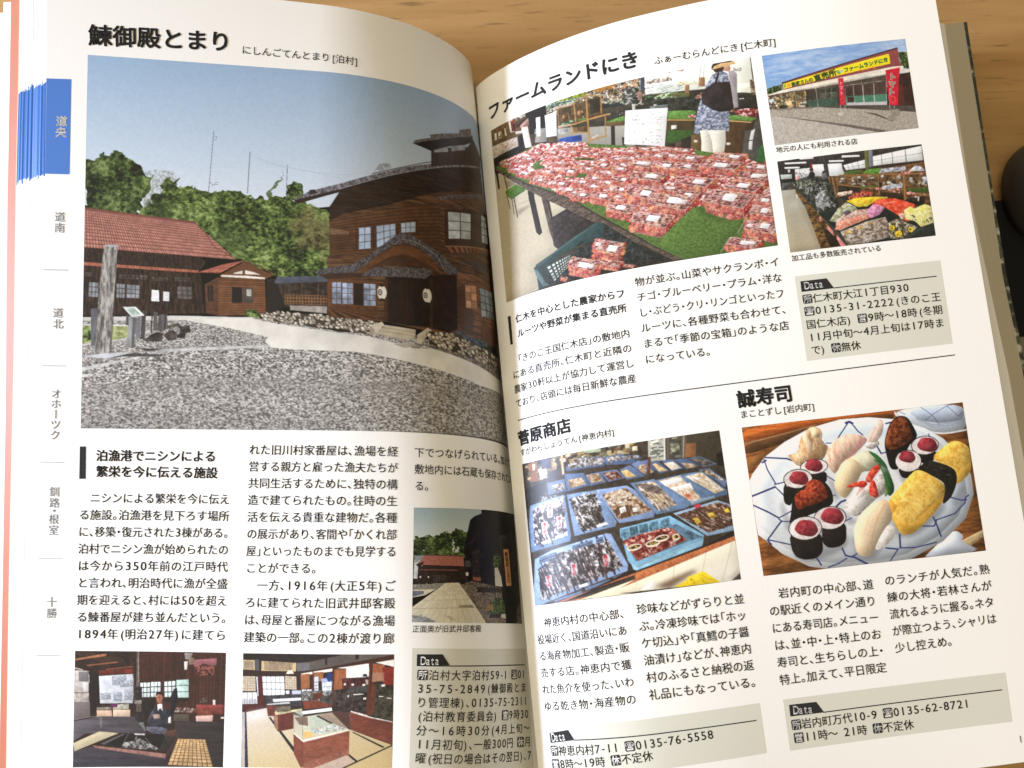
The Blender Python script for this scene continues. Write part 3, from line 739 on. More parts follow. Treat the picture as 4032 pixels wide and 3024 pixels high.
['F',(60,58,60),(20,18,20),(16,16,24),(10,10,12),[711,233,875,207,868,338,918,681,924,1000,779,1002,753,668]],
['E',(70,66,66),783,229,54.0,13.5],
['X',[(60,56,52),(100,94,86),(150,140,126)],[941,814,1011,812,1006,999,924,1000],{'sc': 60}],
['P',(44,40,38),[875,207,995,20,1011,812,936,861],{'n': 0.3}],
['P',(218,160,116),[768,345,849,335,871,668,794,671]],
['T',(52,32,26),'鰊御殿とまり',807,363,834,644,45.0,{'vert': 1,'bold': 0.02}],
]),
('L', [[-43.174, 25.207], [-28.943, 25.112], [-28.799, 35.201], [-43.15, 35.81]], 320, 244, 41, 'small photo of man sitting by a sunken hearth', (0, 0.12), [
['P',(44,28,24),[-17,-12,1014,-29,1035,1005,-2,1005],{'n': 0.2}],
['Q',(66,36,27),(46,24,20),[423,10,1004,-2,1001,583,434,589],26,1,0.2,{'n': 0.2}],
['X',[(84,40,28),(60,32,26),(44,26,24)],[428,16,699,12,674,246,433,255],{'sc': 20,'a': 0.5}],
['P',(46,30,26),[-17,1,413,4,417,217,-13,218],{'n': 0.3}],
['P',(172,112,76),[-1,71,159,32,208,25,208,45,4,84],{'n': 0.14}],
['P',(160,100,70),[78,122,278,92,287,102,83,132],{'n': 0.14}],
['P',(128,74,52),[205,154,386,130,391,140,210,167],{'n': 0.14}],
['L',(150,108,80),[3,14,57,58],2.0,{'a': 0.75}],
['L',(150,108,80),[26,14,80,58],2.0,{'a': 0.75}],
['L',(150,108,80),[50,14,104,58],2.0,{'a': 0.75}],
['L',(150,108,80),[73,14,127,58],2.0,{'a': 0.75}],
['L',(150,108,80),[96,13,151,58],2.0,{'a': 0.75}],
['L',(150,108,80),[120,52,175,103],2.0,{'a': 0.75}],
['L',(150,108,80),[144,52,198,103],2.0,{'a': 0.75}],
['L',(150,108,80),[167,51,222,102],2.0,{'a': 0.75}],
['L',(150,108,80),[191,51,245,102],2.0,{'a': 0.75}],
['L',(150,108,80),[214,51,269,102],2.0,{'a': 0.75}],
['L',(150,108,80),[238,51,292,102],2.0,{'a': 0.75}],
['L',(150,108,80),[261,51,316,102],2.0,{'a': 0.75}],
['L',(150,108,80),[285,50,339,101],2.0,{'a': 0.75}],
['P',(96,40,30),[161,170,387,156,387,194,162,212],{'n': 0.14}],
['P',(130,50,38),[335,156,377,154,377,193,336,193]],
['P',(208,196,186),[0,142,56,161,54,170,0,154]],
['P',(196,188,182),[3,167,93,174,96,359,3,358],{'n': 0.1}],
['P',(120,114,116),[27,180,93,180,95,266,30,263]],
['P',(206,202,198),[56,273,95,273,96,359,62,359]],
['P',(176,166,160),[1,362,98,362,100,442,2,438],{'n': 0.2}],
['P',(114,104,104),[2,438,105,439,110,566,2,594],{'n': 0.06}],
['P',(222,214,208),[93,199,108,205,108,282,97,276]],
['P',(26,22,22),[96,180,162,212,171,480,112,563],{'n': 0.2}],
['P',(210,214,218),[-17,-12,413,-16,413,-1,-17,0],{'a': 0}],
['P',(206,210,214),[161,218,390,198,392,450,173,454],{'n': 0.06}],
['X',[(110,120,134),(160,166,174),(206,210,212)],[245,218,343,208,345,295,252,298],{'sc': 90,'st': (1,2),'con': 2.6}],
['X',[(110,120,134),(160,166,174),(206,210,212)],[305,272,388,249,389,304,301,314],{'sc': 90,'st': (1,2),'con': 2.6}],
['X',[(110,120,134),(160,166,174),(206,210,212)],[174,365,243,362,244,417,175,423],{'sc': 90,'st': (1,2),'con': 2.6}],
['X',[(110,120,134),(160,166,174),(206,210,212)],[255,356,316,352,318,436,259,436],{'sc': 90,'st': (1,2),'con': 2.6}],
['X',[(110,120,134),(160,166,174),(206,210,212)],[331,333,385,330,386,423,332,426],{'sc': 90,'st': (1,2),'con': 2.6}],
['P',(120,110,100),[149,487,245,481,253,506,150,512],{'n': 0.3}],
['P',(206,176,150),[152,512,250,513,254,567,153,567],{'n': 0.06}],
['P',(216,190,164),[260,506,373,506,374,567,259,567],{'n': 0.06}],
['P',(182,178,160),[289,462,362,455,363,500,260,506,255,493],{'n': 0.25}],
['P',(106,40,92),[247,461,289,458,287,487,245,484]],
['Q',(226,240,236),(40,44,44),[433,271,502,267,504,400,438,403],3,3,0.16,{'n': 0.04}],
['Q',(226,240,236),(40,44,44),[504,264,571,260,574,399,507,400],3,3,0.16,{'n': 0.04}],
['Q',(226,240,236),(40,44,44),[593,260,669,251,672,398,597,399],3,3,0.16,{'n': 0.04}],
['Q',(206,232,222),(60,84,80),[674,246,755,239,758,401,677,402],1,3,0.1,{'n': 0.08}],
['X',[(110,150,130),(200,226,214)],[676,252,753,245,753,290,677,294],{'sc': 40,'st': (1,1),'a': 0.6}],
['P',(34,22,20),[435,407,761,403,761,432,436,435]],
['P',(96,86,80),[408,-3,421,-3,429,358,410,358],{'n': 0.2}],
['P',(150,140,128),[416,-3,421,-3,428,268,422,268]],
['L',(74,50,40),[365,63,388,217,410,358],4.4],
['P',(44,38,38),[399,307,448,307,451,448,387,448,391,391],{'n': 0.5}],
['P',(120,112,106),[396,429,465,422,461,455,402,458],{'n': 0.3}],
['P',(90,78,70),[412,455,441,455,453,557,413,557],{'n': 0.35,'st': (3,0.4)}],
['P',(40,36,36),[406,551,472,544,480,705,401,692],{'n': 0.3}],
['P',(110,116,112),[410,622,464,615,480,692,396,698],{'n': 0.25}],
['P',(36,32,32),[408,525,452,525,454,615,414,615],{'n': 0.3}],
['P',(150,142,136),[723,11,778,10,769,62,729,66],{'n': 0.14}],
['P',(140,116,98),[749,63,788,49,787,107,755,115],{'n': 0.1}],
['P',(222,220,216),[722,86,747,82,743,154,726,159]],
['X',[(50,20,20),(110,58,50),(150,98,80)],[797,127,923,121,924,202,801,208],{'sc': 60,'con': 3}],
['P',(150,92,98),[789,68,939,52,937,114,898,118,853,100,810,130,787,127],{'n': 0.1}],
['P',(140,62,58),[809,460,994,457,992,492,812,496],{'n': 0.1}],
['P',(110,52,44),[669,498,994,494,990,538,679,527],{'n': 0.25}],
['P',(80,70,60),[660,543,763,542,765,606,661,604],{'n': 0.08}],
['P',(120,62,50),[812,509,921,507,917,552,818,551],{'n': 0.2}],
['P',(206,172,160),[808,557,924,549,920,604,812,609],{'n': 0.05}],
['P',(226,218,214),[919,416,936,415,937,458,921,458]],
['P',(226,218,214),[723,497,748,495,750,516,721,520]],
['P',(226,218,214),[976,564,1001,563,1001,576,976,580]],
['X',[(26,24,24),(80,74,70),(130,120,112)],[825,437,864,385,884,391,880,440],{'sc': 60,'thr': 0.4}],
['X',[(40,30,28),(120,90,80),(190,180,180)],[654,485,797,490,788,528,659,527],{'sc': 50}],
['F',(84,78,84),(58,50,52),(112,108,116),(66,60,66),[-3,606,168,563,399,567,485,711,298,705,82,709,0,778],{'n': 0.12}],
['X',[(50,44,48),(120,114,122)],[-3,606,168,563,399,567,485,711,298,705,82,709,0,778],{'sc': 10,'st': (0.4,4),'a': 0.3}],
['L',(206,196,190),[2,594,104,566,168,567],2.0],
['F',(58,50,50),(40,33,32),(44,36,38),(34,27,28),[671,607,1002,602,1005,1005,624,1010,673,742],{'n': 0.12}],
['X',[(30,26,28),(76,68,70)],[671,607,1002,602,1005,1005,624,1010,673,742],{'sc': 10,'st': (0.4,4),'a': 0.3}],
['F',(60,56,62),(40,36,40),(70,68,82),(44,40,46),[1,860,133,818,618,915,629,1010,-2,1005],{'n': 0.1}],
['X',[(34,30,34),(84,82,96)],[1,860,133,818,618,915,629,1010,-2,1005],{'sc': 9,'st': (0.4,4),'a': 0.3}],
['P',(228,214,196),[175,567,185,567,187,659,177,659],{'a': 0.35,'soft': 6}],
['P',(46,40,40),[201,800,347,717,683,703,626,864,478,852],{'n': 0.3}],
['P',(20,18,18),[206,800,338,717,619,717,567,858,478,852,325,832],{'n': 0.4}],
['Q',(226,214,180),(150,136,104),[0,791,170,694,303,708,11,861],1,9,0.35,{'n': 0.06}],
['P',(92,90,92),[182,799,328,714,342,717,206,806]],
['X',[(40,38,40),(110,108,108),(196,190,180)],[320,832,339,788,403,775,417,737,442,756,482,781,567,839,552,852,429,845],{'sc': 36,'st': (1,1),'con': 3,'a': 0.9}],
['L',(150,144,136),[325,819,367,705],3.4,{'a': 0.8}],
['L',(150,144,136),[412,743,428,839],3.4,{'a': 0.8}],
['L',(150,144,136),[442,756,488,845],3.4,{'a': 0.8}],
['L',(150,144,136),[476,749,527,820],3.4,{'a': 0.8}],
['L',(150,144,136),[349,788,408,781],3.4,{'a': 0.8}],
['P',(150,108,100),[133,812,615,886,615,925,143,834],{'n': 0.14}],
['P',(60,40,36),[615,886,683,735,693,742,623,934]],
['P',(84,54,48),[603,691,682,674,673,736,604,733],{'n': 0.1}],
['P',(206,206,206),[401,711,475,714,473,727,407,724]],
['Q',(196,164,116),(110,80,54),[694,755,876,760,934,1001,629,982],9,11,0.2,{'n': 0.12}],
['P',(44,46,54),[530,493,564,460,600,499,639,511,651,588,642,640,593,672,504,647,483,615,502,551],{'n': 0.3,'sc': 30}],
['P',(88,88,100),[479,653,524,653,593,659,623,672,604,717,525,711,485,685],{'n': 0.25}],
['P',(72,74,90),[502,544,526,506,536,544,493,615],{'n': 0.2}],
['P',(176,150,134),[522,547,566,544,572,579,532,589],{'n': 0.14}],
['P',(232,230,228),[552,460,584,454,588,518,570,492,556,518]],
['P',(176,116,92),[541,383,553,367,577,370,588,408,581,447,564,457,547,435],{'n': 0.14}],
['P',(26,22,22),[538,390,543,357,567,352,587,363,590,402,580,376,553,373]],
['P',(30,28,28),[558,399,566,399,566,405,558,406],{'a': 0.7}],
['L',(90,50,44),[561,431,576,429],2.0,{'a': 0.8}],
['P',(30,24,22),[445,423,539,428,530,493,483,596,452,512],{'n': 0.4}],
['P',(24,24,26),[637,395,660,324,680,317,686,394,678,478,646,607,639,492],{'n': 0.3}],
['P',(220,214,210),[626,575,643,562,646,620,627,620]],
]),
('L', [[-27.32, 25.109], [-13.341, 24.848], [-13.087, 34.371], [-27.103, 35.103]], 320, 244, 51, 'small photo of glass display cases on a tatami floor', (0, 0), [
['P',(46,36,34),[-21,-11,1018,-21,1031,1001,-4,1005],{'n': 0.15}],
['P',(34,26,25),[-20,-4,699,-8,547,38,388,80,0,60],{'n': 0.2}],
['P',(92,84,80),[451,72,699,-2,999,-1,1000,12,888,57,394,157,365,138,364,83],{'n': 0.08}],
['P',(62,36,30),[389,167,999,5,1000,58,856,79,395,182,380,176],{'n': 0.14}],
['P',(40,24,22),[554,32,566,29,565,96,553,100]],
['P',(40,26,24),[751,1,770,1,770,44,749,47]],
['P',(206,182,138),[0,60,81,62,83,149,1,144],{'n': 0.06}],
['P',(206,182,138),[126,68,361,83,360,157,127,155],{'n': 0.06}],
['P',(150,132,112),[8,70,72,72,73,143,9,137],{'n': 0.1}],
['P',(164,142,114),[145,72,337,84,335,151,147,149],{'n': 0.1}],
['P',(84,80,84),[84,56,111,55,112,155,85,152]],
['P',(110,106,112),[366,83,451,79,450,143,367,157]],
['P',(50,32,28),[-3,153,394,160,395,192,-3,195],{'n': 0.14}],
['Q',(206,192,168),(112,94,74),[-2,204,88,203,93,335,0,336],5,6,0.08,{'n': 0.06}],
['Q',(206,192,168),(112,94,74),[287,197,363,202,368,318,289,316],5,6,0.08,{'n': 0.06}],
['Q',(246,250,255),(74,76,80),[133,203,282,201,290,373,140,372],5,3,0.08,{'n': 0.02}],
['Q',(238,244,252),(90,84,80),[0,348,101,344,105,398,1,403],3,1,0.1,{'n': 0.03}],
['Q',(206,212,220),(92,74,64),[1,403,105,398,107,446,1,450],6,3,0.12,{'n': 0.06}],
['P',(72,34,28),[2,453,110,443,113,497,5,514],{'n': 0.12}],
['P',(80,34,30),[103,197,133,196,145,379,159,474,113,481],{'n': 0.12}],
['P',(240,244,250),[93,207,102,206,111,379,105,379]],
['L',(50,30,26),[88,200,105,398],3.8],
['L',(50,30,26),[282,197,293,370],3.8],
['L',(50,30,26),[366,196,371,388],3.8],
['P',(226,232,244),[294,328,319,325,319,357,295,357]],
['P',(196,200,220),[336,325,397,323,398,362,337,366],{'n': 0.05}],
['P',(60,50,48),[319,325,336,325,337,369,320,370]],
['L',(30,26,26),[317,84,319,139],1.9],
['P',(252,244,214),[308,149,333,148,348,177,292,181]],
['P',(250,246,230),[395,176,601,128,602,154,395,195]],
['P',(252,250,240),[625,125,837,83,843,199,806,205,693,212,691,128]],
['P',(250,246,236),[879,76,1000,48,1001,116,945,96]],
['P',(158,98,62),[392,183,453,175,453,303,397,317],{'n': 0.18,'st': (3,0.4)}],
['P',(166,108,70),[479,165,544,158,541,238,483,252],{'n': 0.18,'st': (3,0.4)}],
['P',(162,100,64),[616,135,692,134,689,302,614,321],{'n': 0.18,'st': (3,0.4)}],
['P',(158,92,62),[863,83,940,96,942,226,863,251],{'n': 0.18,'st': (3,0.4)}],
['P',(126,44,34),[926,119,1001,113,998,278,933,271],{'n': 0.14}],
['P',(176,140,118),[861,164,938,164,937,245,858,244],{'a': 0.6}],
['P',(206,214,236),[482,204,511,200,512,245,483,249]],
['P',(160,180,226),[531,219,564,212,603,244,599,302,537,302],{'n': 0.14}],
['E',(34,56,110),583,203,19.2,31.3],
['Q',(232,240,246),(120,124,136),[536,251,598,244,600,328,538,334],4,2,0.1,{'n': 0.08}],
['Q',(232,240,248),(84,60,52),[402,317,470,313,470,345,402,349],4,1,0.1],
['Q',(222,230,240),(96,66,56),[483,252,512,248,513,328,485,335],2,3,0.12],
['X',[(24,20,20),(52,44,42),(84,72,70)],[614,328,840,283,834,519,726,493,616,442],{'sc': 40}],
['X',[(34,26,26),(70,30,34),(110,60,66)],[664,218,796,205,839,218,835,276,671,308],{'sc': 40,'st': (2,0.6)}],
['P',(90,92,92),[713,289,835,283,831,334,704,343],{'n': 0.14,'a': 0.6}],
['P',(40,30,28),[796,199,805,176,824,176,831,199]],
['P',(176,160,150),[818,225,837,228,837,270,821,270],{'n': 0.2}],
['X',[(30,26,24),(58,54,46),(80,74,62)],[886,257,998,291,997,585,848,545,861,430],{'sc': 24}],
['P',(246,244,230),[679,260,693,258,691,276,677,277]],
['P',(246,244,230),[729,263,745,262,743,279,728,279]],
['P',(246,244,230),[800,265,818,263,816,281,798,283]],
['P',(246,244,230),[921,271,944,268,943,287,921,290]],
['P',(246,244,230),[806,385,825,384,823,401,806,403]],
['P',(246,244,230),[906,370,934,374,934,380,906,378]],
['P',(246,244,230),[958,387,985,390,986,397,958,394]],
['P',(246,244,230),[740,353,808,350,808,356,742,363]],
['P',(246,244,230),[705,363,714,363,712,382,704,382]],
['L',(92,46,34),[474,156,478,393],6.7],
['L',(92,46,34),[606,128,611,455],7.7],
['L',(92,46,34),[849,83,830,545],12.5],
['P',(96,52,38),[858,251,891,277,876,520,844,545,834,519],{'n': 0.14}],
['X',[(50,46,44),(110,106,104),(200,204,206)],[402,330,604,321,606,417,404,413],{'sc': 50}],
['P',(96,48,36),[475,348,538,341,548,386,481,412],{'n': 0.14}],
['P',(110,54,40),[409,419,529,411,606,449,602,462,420,489],{'n': 0.14}],
['X',[(40,40,40),(90,88,84)],[519,386,605,353,604,449,525,418],{'sc': 50}],
['F',(222,214,206),(196,178,140),(206,188,146),(196,172,120),[3,527,125,493,174,480,729,665,996,800,1004,1000,-4,1005,0,653],{'n': 0.05}],
['P',(240,238,240),[37,520,165,493,176,563,43,602],{'a': 0.6,'soft': 20}],
['P',(34,40,70),[22,517,31,517,53,1005,30,1005]],
['P',(186,178,170),[-7,520,22,517,29,1005,-4,1005],{'n': 0.05}],
['P',(34,36,36),[183,563,195,559,378,850,358,863]],
['P',(36,38,36),[738,687,748,684,950,815,937,824]],
['P',(38,40,36),[674,996,1001,794,1001,807,697,996]],
['P',(38,40,36),[707,875,723,873,781,935,762,941]],
['P',(112,58,46),[721,512,820,548,998,598,996,794,729,665],{'n': 0.14,'sc': 50,'st': (1,3)}],
['P',(206,200,190),[728,500,820,532,848,551,998,595,995,604,844,561,726,512],{'n': 0.3}],
['P',(60,58,62),[155,372,398,355,404,457,174,461],{'n': 0.3}],
['P',(236,240,240),[207,403,398,387,399,410,213,429]],
['P',(206,210,208),[164,448,321,424,326,440,174,455]],
['P',(112,58,48),[166,458,233,460,225,549,178,553],{'n': 0.14}],
['P',(206,196,150),[219,518,405,483,410,502,234,536],{'n': 0.2}],
['P',(106,96,80),[233,470,331,459,327,510,234,517],{'n': 0.3}],
['P',(96,44,38),[239,540,349,516,352,658,249,685],{'n': 0.14,'sc': 40}],
['P',(150,110,92),[215,543,244,539,249,688,224,644],{'n': 0.2}],
['P',(206,206,180),[413,556,603,513,714,658,501,716,417,736],{'n': 0.05}],
['F',(150,150,140),(190,190,170),(216,210,186),(206,206,190),[347,522,413,549,417,742,355,693],{'a': 0.6}],
['P',(180,190,176),[450,558,565,532,700,652,472,704],{'n': 0.06,'a': 0.7}],
['P',(46,44,40),[498,545,517,542,614,608,600,614]],
['P',(112,84,74),[357,560,445,555,451,634,393,623],{'n': 0.14,'a': 0.8}],
['P',(222,184,110),[423,685,457,678,496,716,424,736],{'n': 0.06}],
['X',[(120,126,116),(196,200,188),(232,236,226)],[471,666,614,614,710,655,511,709],{'sc': 70}],
['P',(120,78,66),[508,539,612,506,726,512,724,665,609,608],{'n': 0.14,'a': 0.5}],
['P',(250,252,250),[400,508,602,471,607,500,415,533]],
['P',(180,180,166),[351,509,400,496,416,546,406,549],{'n': 0.1}],
['L',(90,92,84),[352,515,411,549,608,513,728,490],1.9],
['L',(74,74,66),[413,549,417,767],2.4],
['L',(120,120,108),[349,522,357,693],1.9],
['L',(100,96,84),[721,500,724,665],1.9],
['P',(236,234,220),[355,690,417,755,714,661,719,671,420,774,353,702]],
['P',(120,64,50),[353,702,420,774,429,974,410,999,359,875],{'n': 0.12,'sc': 40,'st': (2,1)}],
['P',(130,74,56),[420,774,722,674,721,885,429,980],{'n': 0.12,'sc': 40,'st': (1,2)}],
['P',(146,90,72),[428,949,722,834,721,885,488,997,420,999],{'n': 0.1}],
['P',(190,168,150),[492,997,705,885,762,935,669,996],{'n': 0.05}],
['L',(96,40,32),[420,792,722,693],2.4,{'a': 0.5}],
]),
('R', [[3.067, -29.467], [31.752, -29.264], [31.585, -10.062], [3.398, -9.57]], 560, 470, 61, 'large photo of cherry packs on a green market table', (0, 0.12), [
['P',(58,54,46),[-21,-36,1020,-10,1007,1016,-19,1022],{'n': 0.2}],
['X',[(40,36,32),(90,84,70),(150,140,120),(230,226,216)],[264,-8,601,4,638,-4,624,149,552,150,426,118,262,63],{'sc': 70,'con': 3}],
['X',[(36,60,30),(120,130,40),(206,200,60),(90,120,60)],[291,-9,420,-3,418,22,294,19],{'sc': 80,'con': 3}],
['X',[(50,70,60),(130,150,130),(210,220,206)],[263,-1,390,23,388,53,267,30],{'sc': 90,'con': 3}],
['Q',(196,142,76),(130,86,40),[445,-5,532,-2,531,26,457,24],22,5,0.3],
['C',[(230,224,214),(196,150,110),(150,110,90),(226,180,110),(90,74,70)],[457,18,600,13,591,112,480,79],110,7.4,3.4,(60,120)],
['P',(38,44,44),[428,77,556,117,552,154,426,118],{'n': 0.14}],
['C',[(170,190,160),(226,230,216),(110,140,90),(60,80,60)],[481,75,568,95,565,125,479,96],70,5.7,2.3,(0,180)],
['P',(60,58,50),[471,119,589,137,583,203,482,197,469,144],{'n': 0.2}],
['C',[(230,230,226),(30,30,30)],[492,144,551,162,549,183,490,165],14,3.4,2.3,(0,180)],
['F',(140,138,130),(168,166,156),(150,146,136),(160,158,150),[298,153,419,202,501,225,579,245,568,368,399,302,292,234],{'n': 0.04}],
['P',(84,68,46),[304,49,370,50,472,50,479,161,364,161,302,146],{'n': 0.3,'sc': 60}],
['P',(96,74,50),[357,180,414,191,411,225,358,202],{'n': 0.25}],
['P',(44,40,34),[432,50,468,57,465,130,428,132],{'n': 0.2}],
['C',[(60,44,32),(150,116,76),(206,150,120)],[309,60,415,78,409,146,307,117],16,14.2,6.2,(70,110)],
['X',[(40,56,40),(90,120,80),(200,210,190)],[312,133,363,135,362,156,311,150],{'sc': 90,'con': 3}],
['P',(96,120,60),[378,141,415,144,414,156,380,151]],
['L',(172,130,78),[298,37,367,48],6.2,{'n': 0.12}],
['L',(172,130,78),[368,44,422,24,472,46],5.1,{'n': 0.12}],
['L',(172,130,78),[423,-11,415,148],5.7,{'n': 0.12}],
['L',(172,130,78),[474,46,467,143],4.8,{'n': 0.12}],
['L',(172,130,78),[416,149,412,277],6.8,{'n': 0.12}],
['L',(172,130,78),[480,166,472,279],4.5,{'n': 0.12}],
['L',(172,130,78),[372,46,371,151],5.7,{'n': 0.12}],
['L',(172,130,78),[352,160,351,260],4.3,{'n': 0.12}],
['L',(172,130,78),[302,150,364,161],5.7,{'n': 0.12}],
['L',(172,130,78),[361,162,428,158,493,158],7.4,{'n': 0.12}],
['L',(172,130,78),[357,206,414,230],5.1,{'n': 0.12}],
['L',(172,130,78),[394,289,421,276,475,271],6.8,{'n': 0.12}],
['L',(172,130,78),[308,47,305,143],2.8,{'n': 0.12}],
['P',(198,172,150),[297,30,365,43,364,55,301,47],{'n': 0.1}],
['P',(186,160,140),[301,143,350,153,349,165,304,156],{'n': 0.1}],
['P',(205,190,170),[422,260,446,252,448,261,425,269]],
['P',(46,78,156),[299,217,344,222,386,231,385,266,344,257,298,235],{'n': 0.14}],
['P',(30,52,110),[347,228,384,233,384,253,348,250],{'a': 0.6}],
['P',(44,42,38),[495,223,502,226,494,338,487,335]],
['P',(44,42,38),[502,226,509,228,501,340,493,338]],
['P',(46,44,40),[528,299,539,303,536,357,526,353]],
['X',[(76,112,48),(104,148,70),(128,172,92)],[479,196,548,186,549,215,487,204],{'sc': 120}],
['P',(96,76,52),[481,201,546,216,544,239,485,224],{'n': 0.2}],
['P',(112,88,60),[0,2,78,-2,174,-7,167,80,125,125,1,91],{'n': 0.2}],
['P',(226,218,204),[19,28,31,34,30,75,18,70],{'n': 0.1}],
['P',(226,218,204),[40,34,55,40,54,78,39,73],{'n': 0.1}],
['P',(226,218,204),[70,23,76,25,80,80,72,75],{'n': 0.1}],
['P',(226,218,204),[93,0,112,3,117,79,99,73],{'n': 0.1}],
['C',[(66,48,34),(150,118,80),(230,222,212),(110,60,50)],[4,4,78,5,83,86,2,82],14,11.3,4.0,(70,110)],
['X',[(60,50,46),(150,130,116),(232,226,218)],[124,-4,174,-7,175,25,132,24],{'sc': 70,'con': 3}],
['P',(110,60,50),[102,8,123,11,125,79,105,72],{'n': 0.4}],
['P',(70,54,44),[126,20,172,23,169,63,126,61],{'n': 0.4}],
['P',(200,192,180),[121,81,159,94,158,109,123,99]],
['P',(34,30,28),[133,115,154,118,153,181,135,176]],
['P',(206,196,184),[1,98,127,115,129,170,3,171],{'n': 0.08}],
['C',[(176,66,66),(150,84,80),(226,220,210)],[4,105,125,120,126,164,6,166],60,7.4,2.3,(-30,-15)],
['P',(40,36,34),[3,173,132,172,204,213,177,221,43,204,8,224,1,202],{'n': 0.2}],
['P',(32,30,32),[178,-12,218,-12,258,-11,261,49,243,130,213,119,206,143,185,131,188,38,175,21],{'n': 0.14}],
['P',(152,150,144),[209,112,259,134,250,209,193,187],{'n': 0.1}],
['P',(70,60,52),[190,138,210,144,198,210,185,203]],
['P',(90,76,64),[256,181,295,191,298,237,253,215],{'n': 0.3}],
['P',(150,150,146),[299,162,339,172,337,202,301,194],{'n': 0.3}],
['P',(240,242,244),[254,59,301,59,293,196,252,184],{'n': 0.03}],
['P',(240,242,244),[216,53,235,55,228,165,213,160],{'n': 0.03}],
['C',[(110,110,114),(150,150,156)],[260,67,297,72,289,188,256,179],40,2.8,1.4,(0,180)],
['C',[(90,90,96)],[219,73,230,74,225,157,216,154],7,2.6,3.4,(0,180)],
['P',(196,150,140),[144,60,184,35,185,72,177,84,150,77],{'n': 0.3}],
['P',(232,206,196),[150,75,178,82,187,208,159,199]],
['P',(240,234,224),[154,84,175,89,183,200,161,193],{'n': 0.03}],
['C',[(180,110,100),(150,140,136)],[158,93,173,97,180,191,164,189],20,4.5,1.4,(0,10)],
['F',(238,246,240),(240,244,232),(236,240,236),(246,246,226),[635,-5,997,-12,994,195,833,128,629,99],{'n': 0.03}],
['X',[(110,84,66),(190,176,160),(244,246,242)],[636,21,726,24,727,50,633,46],{'sc': 90,'con': 3}],
['C',[(150,160,150),(206,214,206),(170,186,176)],[638,51,759,72,755,113,637,98],40,14.2,2.6,(-12,-2)],
['C',[(226,190,70),(206,160,60)],[744,59,809,74,807,95,745,81],22,4.5,3.4,(0,180)],
['C',[(170,110,90)],[716,-9,734,-7,733,7,717,4,760,-3,776,-5,774,11,761,9],14,5.7,4.0,(-20,0)],
['X',[(80,76,70),(200,196,190)],[935,39,965,49,961,66,936,60],{'sc': 120,'thr': 0.4}],
['L',(140,156,156),[832,-3,810,117],1.7],
['L',(140,156,156),[843,-4,832,69],1.4],
['L',(140,156,156),[620,-8,614,69],2.3],
['P',(66,70,80),[622,-6,635,-6,627,82,615,103,615,69],{'n': 0.14}],
['P',(246,244,228),[942,128,993,141,989,186,938,177]],
['X',[(60,50,40),(120,100,80),(206,190,170)],[985,119,1003,119,1003,206,983,201],{'sc': 70}],
['C',[(226,180,120),(196,130,80),(230,226,216),(80,64,54),(150,120,100)],[556,-8,611,-5,606,49,552,47],40,9.6,4.0,(70,110)],
['X',[(36,40,36),(84,84,78),(196,196,186)],[552,38,606,49,623,106,598,140,544,130],{'sc': 70,'con': 3}],
['X',[(26,30,26),(48,52,46),(70,72,64)],[615,103,796,155,818,182,809,242,699,210,698,189,614,141],{'sc': 50}],
['X',[(40,50,40),(80,110,70),(170,190,150)],[628,108,660,105,659,118,626,124],{'sc': 80}],
['X',[(50,70,40),(110,136,84),(226,232,210)],[657,122,687,109,734,117,774,136,773,152,705,140,660,135],{'sc': 80,'con': 3}],
['X',[(50,60,40),(110,120,70),(90,70,50)],[718,119,778,128,778,154,721,139],{'sc': 80}],
['P',(150,108,76),[768,88,783,91,777,137,763,132],{'n': 0.14}],
['P',(152,112,80),[818,62,838,65,834,114,814,111],{'n': 0.14}],
['P',(160,116,96),[605,70,618,79,612,124,601,118],{'n': 0.2}],
['X',[(90,50,44),(150,110,96),(230,226,220)],[796,159,821,141,818,174,797,172],{'sc': 60}],
['P',(46,44,40),[934,193,1000,209,1002,284,915,262],{'n': 0.2}],
['P',(206,206,200),[940,209,958,211,958,216,941,213]],
['X',[(74,112,48),(98,142,66),(120,162,86)],[696,209,782,230,791,241,785,278,695,253],{'sc': 120}],
['X',[(74,112,48),(98,142,66),(120,162,86)],[898,291,927,294,992,327,973,339,897,313],{'sc': 120}],
['P',(192,152,92),[692,253,785,281,783,287,691,260]],
['P',(198,160,100),[896,314,975,343,972,349,896,322]],
['P',(70,58,40),[691,261,784,287,772,365,751,367,673,378],{'n': 0.16}],
['P',(226,224,214),[702,290,720,293,718,312,700,312]],
['P',(60,92,44),[690,312,775,336,767,359,707,386,676,375],{'n': 0.12,'sc': 120}],
['P',(50,44,40),[673,378,706,388,764,363,752,467,671,399],{'n': 0.2}],
['P',(92,76,66),[706,390,729,378,726,410,707,409]],
['P',(96,78,50),[765,358,800,364,789,477,753,459],{'n': 0.14}],
['L',(60,48,34),[758,413,794,421],1.1],
['P',(226,222,214),[771,388,783,392,781,404,770,400]],
['P',(226,222,214),[764,438,775,442,774,451,762,447]],
['P',(86,62,40),[885,320,954,346,924,531,864,496],{'n': 0.16,'st': (2,0.5)}],
['P',(224,220,212),[879,430,892,435,889,446,877,442]],
['P',(74,72,68),[921,531,945,381,986,334,1002,325,1009,592],{'n': 0.12}],
['P',(60,44,32),[947,361,987,334,972,379,948,386]],
['P',(222,220,214),[966,390,980,381,967,438,955,435]],
['P',(222,220,214),[954,441,966,442,959,489,948,484]],
['P',(52,100,58),[988,478,1005,465,1000,574,967,546],{'n': 0.14}],
['P',(150,70,46),[994,556,1005,551,1004,587,989,580]],
['X',[(90,30,34),(150,60,60),(230,200,196)],[764,250,792,256,788,274,765,267],{'sc': 90,'con': 3}],
['X',[(90,30,34),(150,60,60),(236,210,206)],[914,270,956,266,1001,280,992,323,932,300],{'sc': 80,'con': 3}],
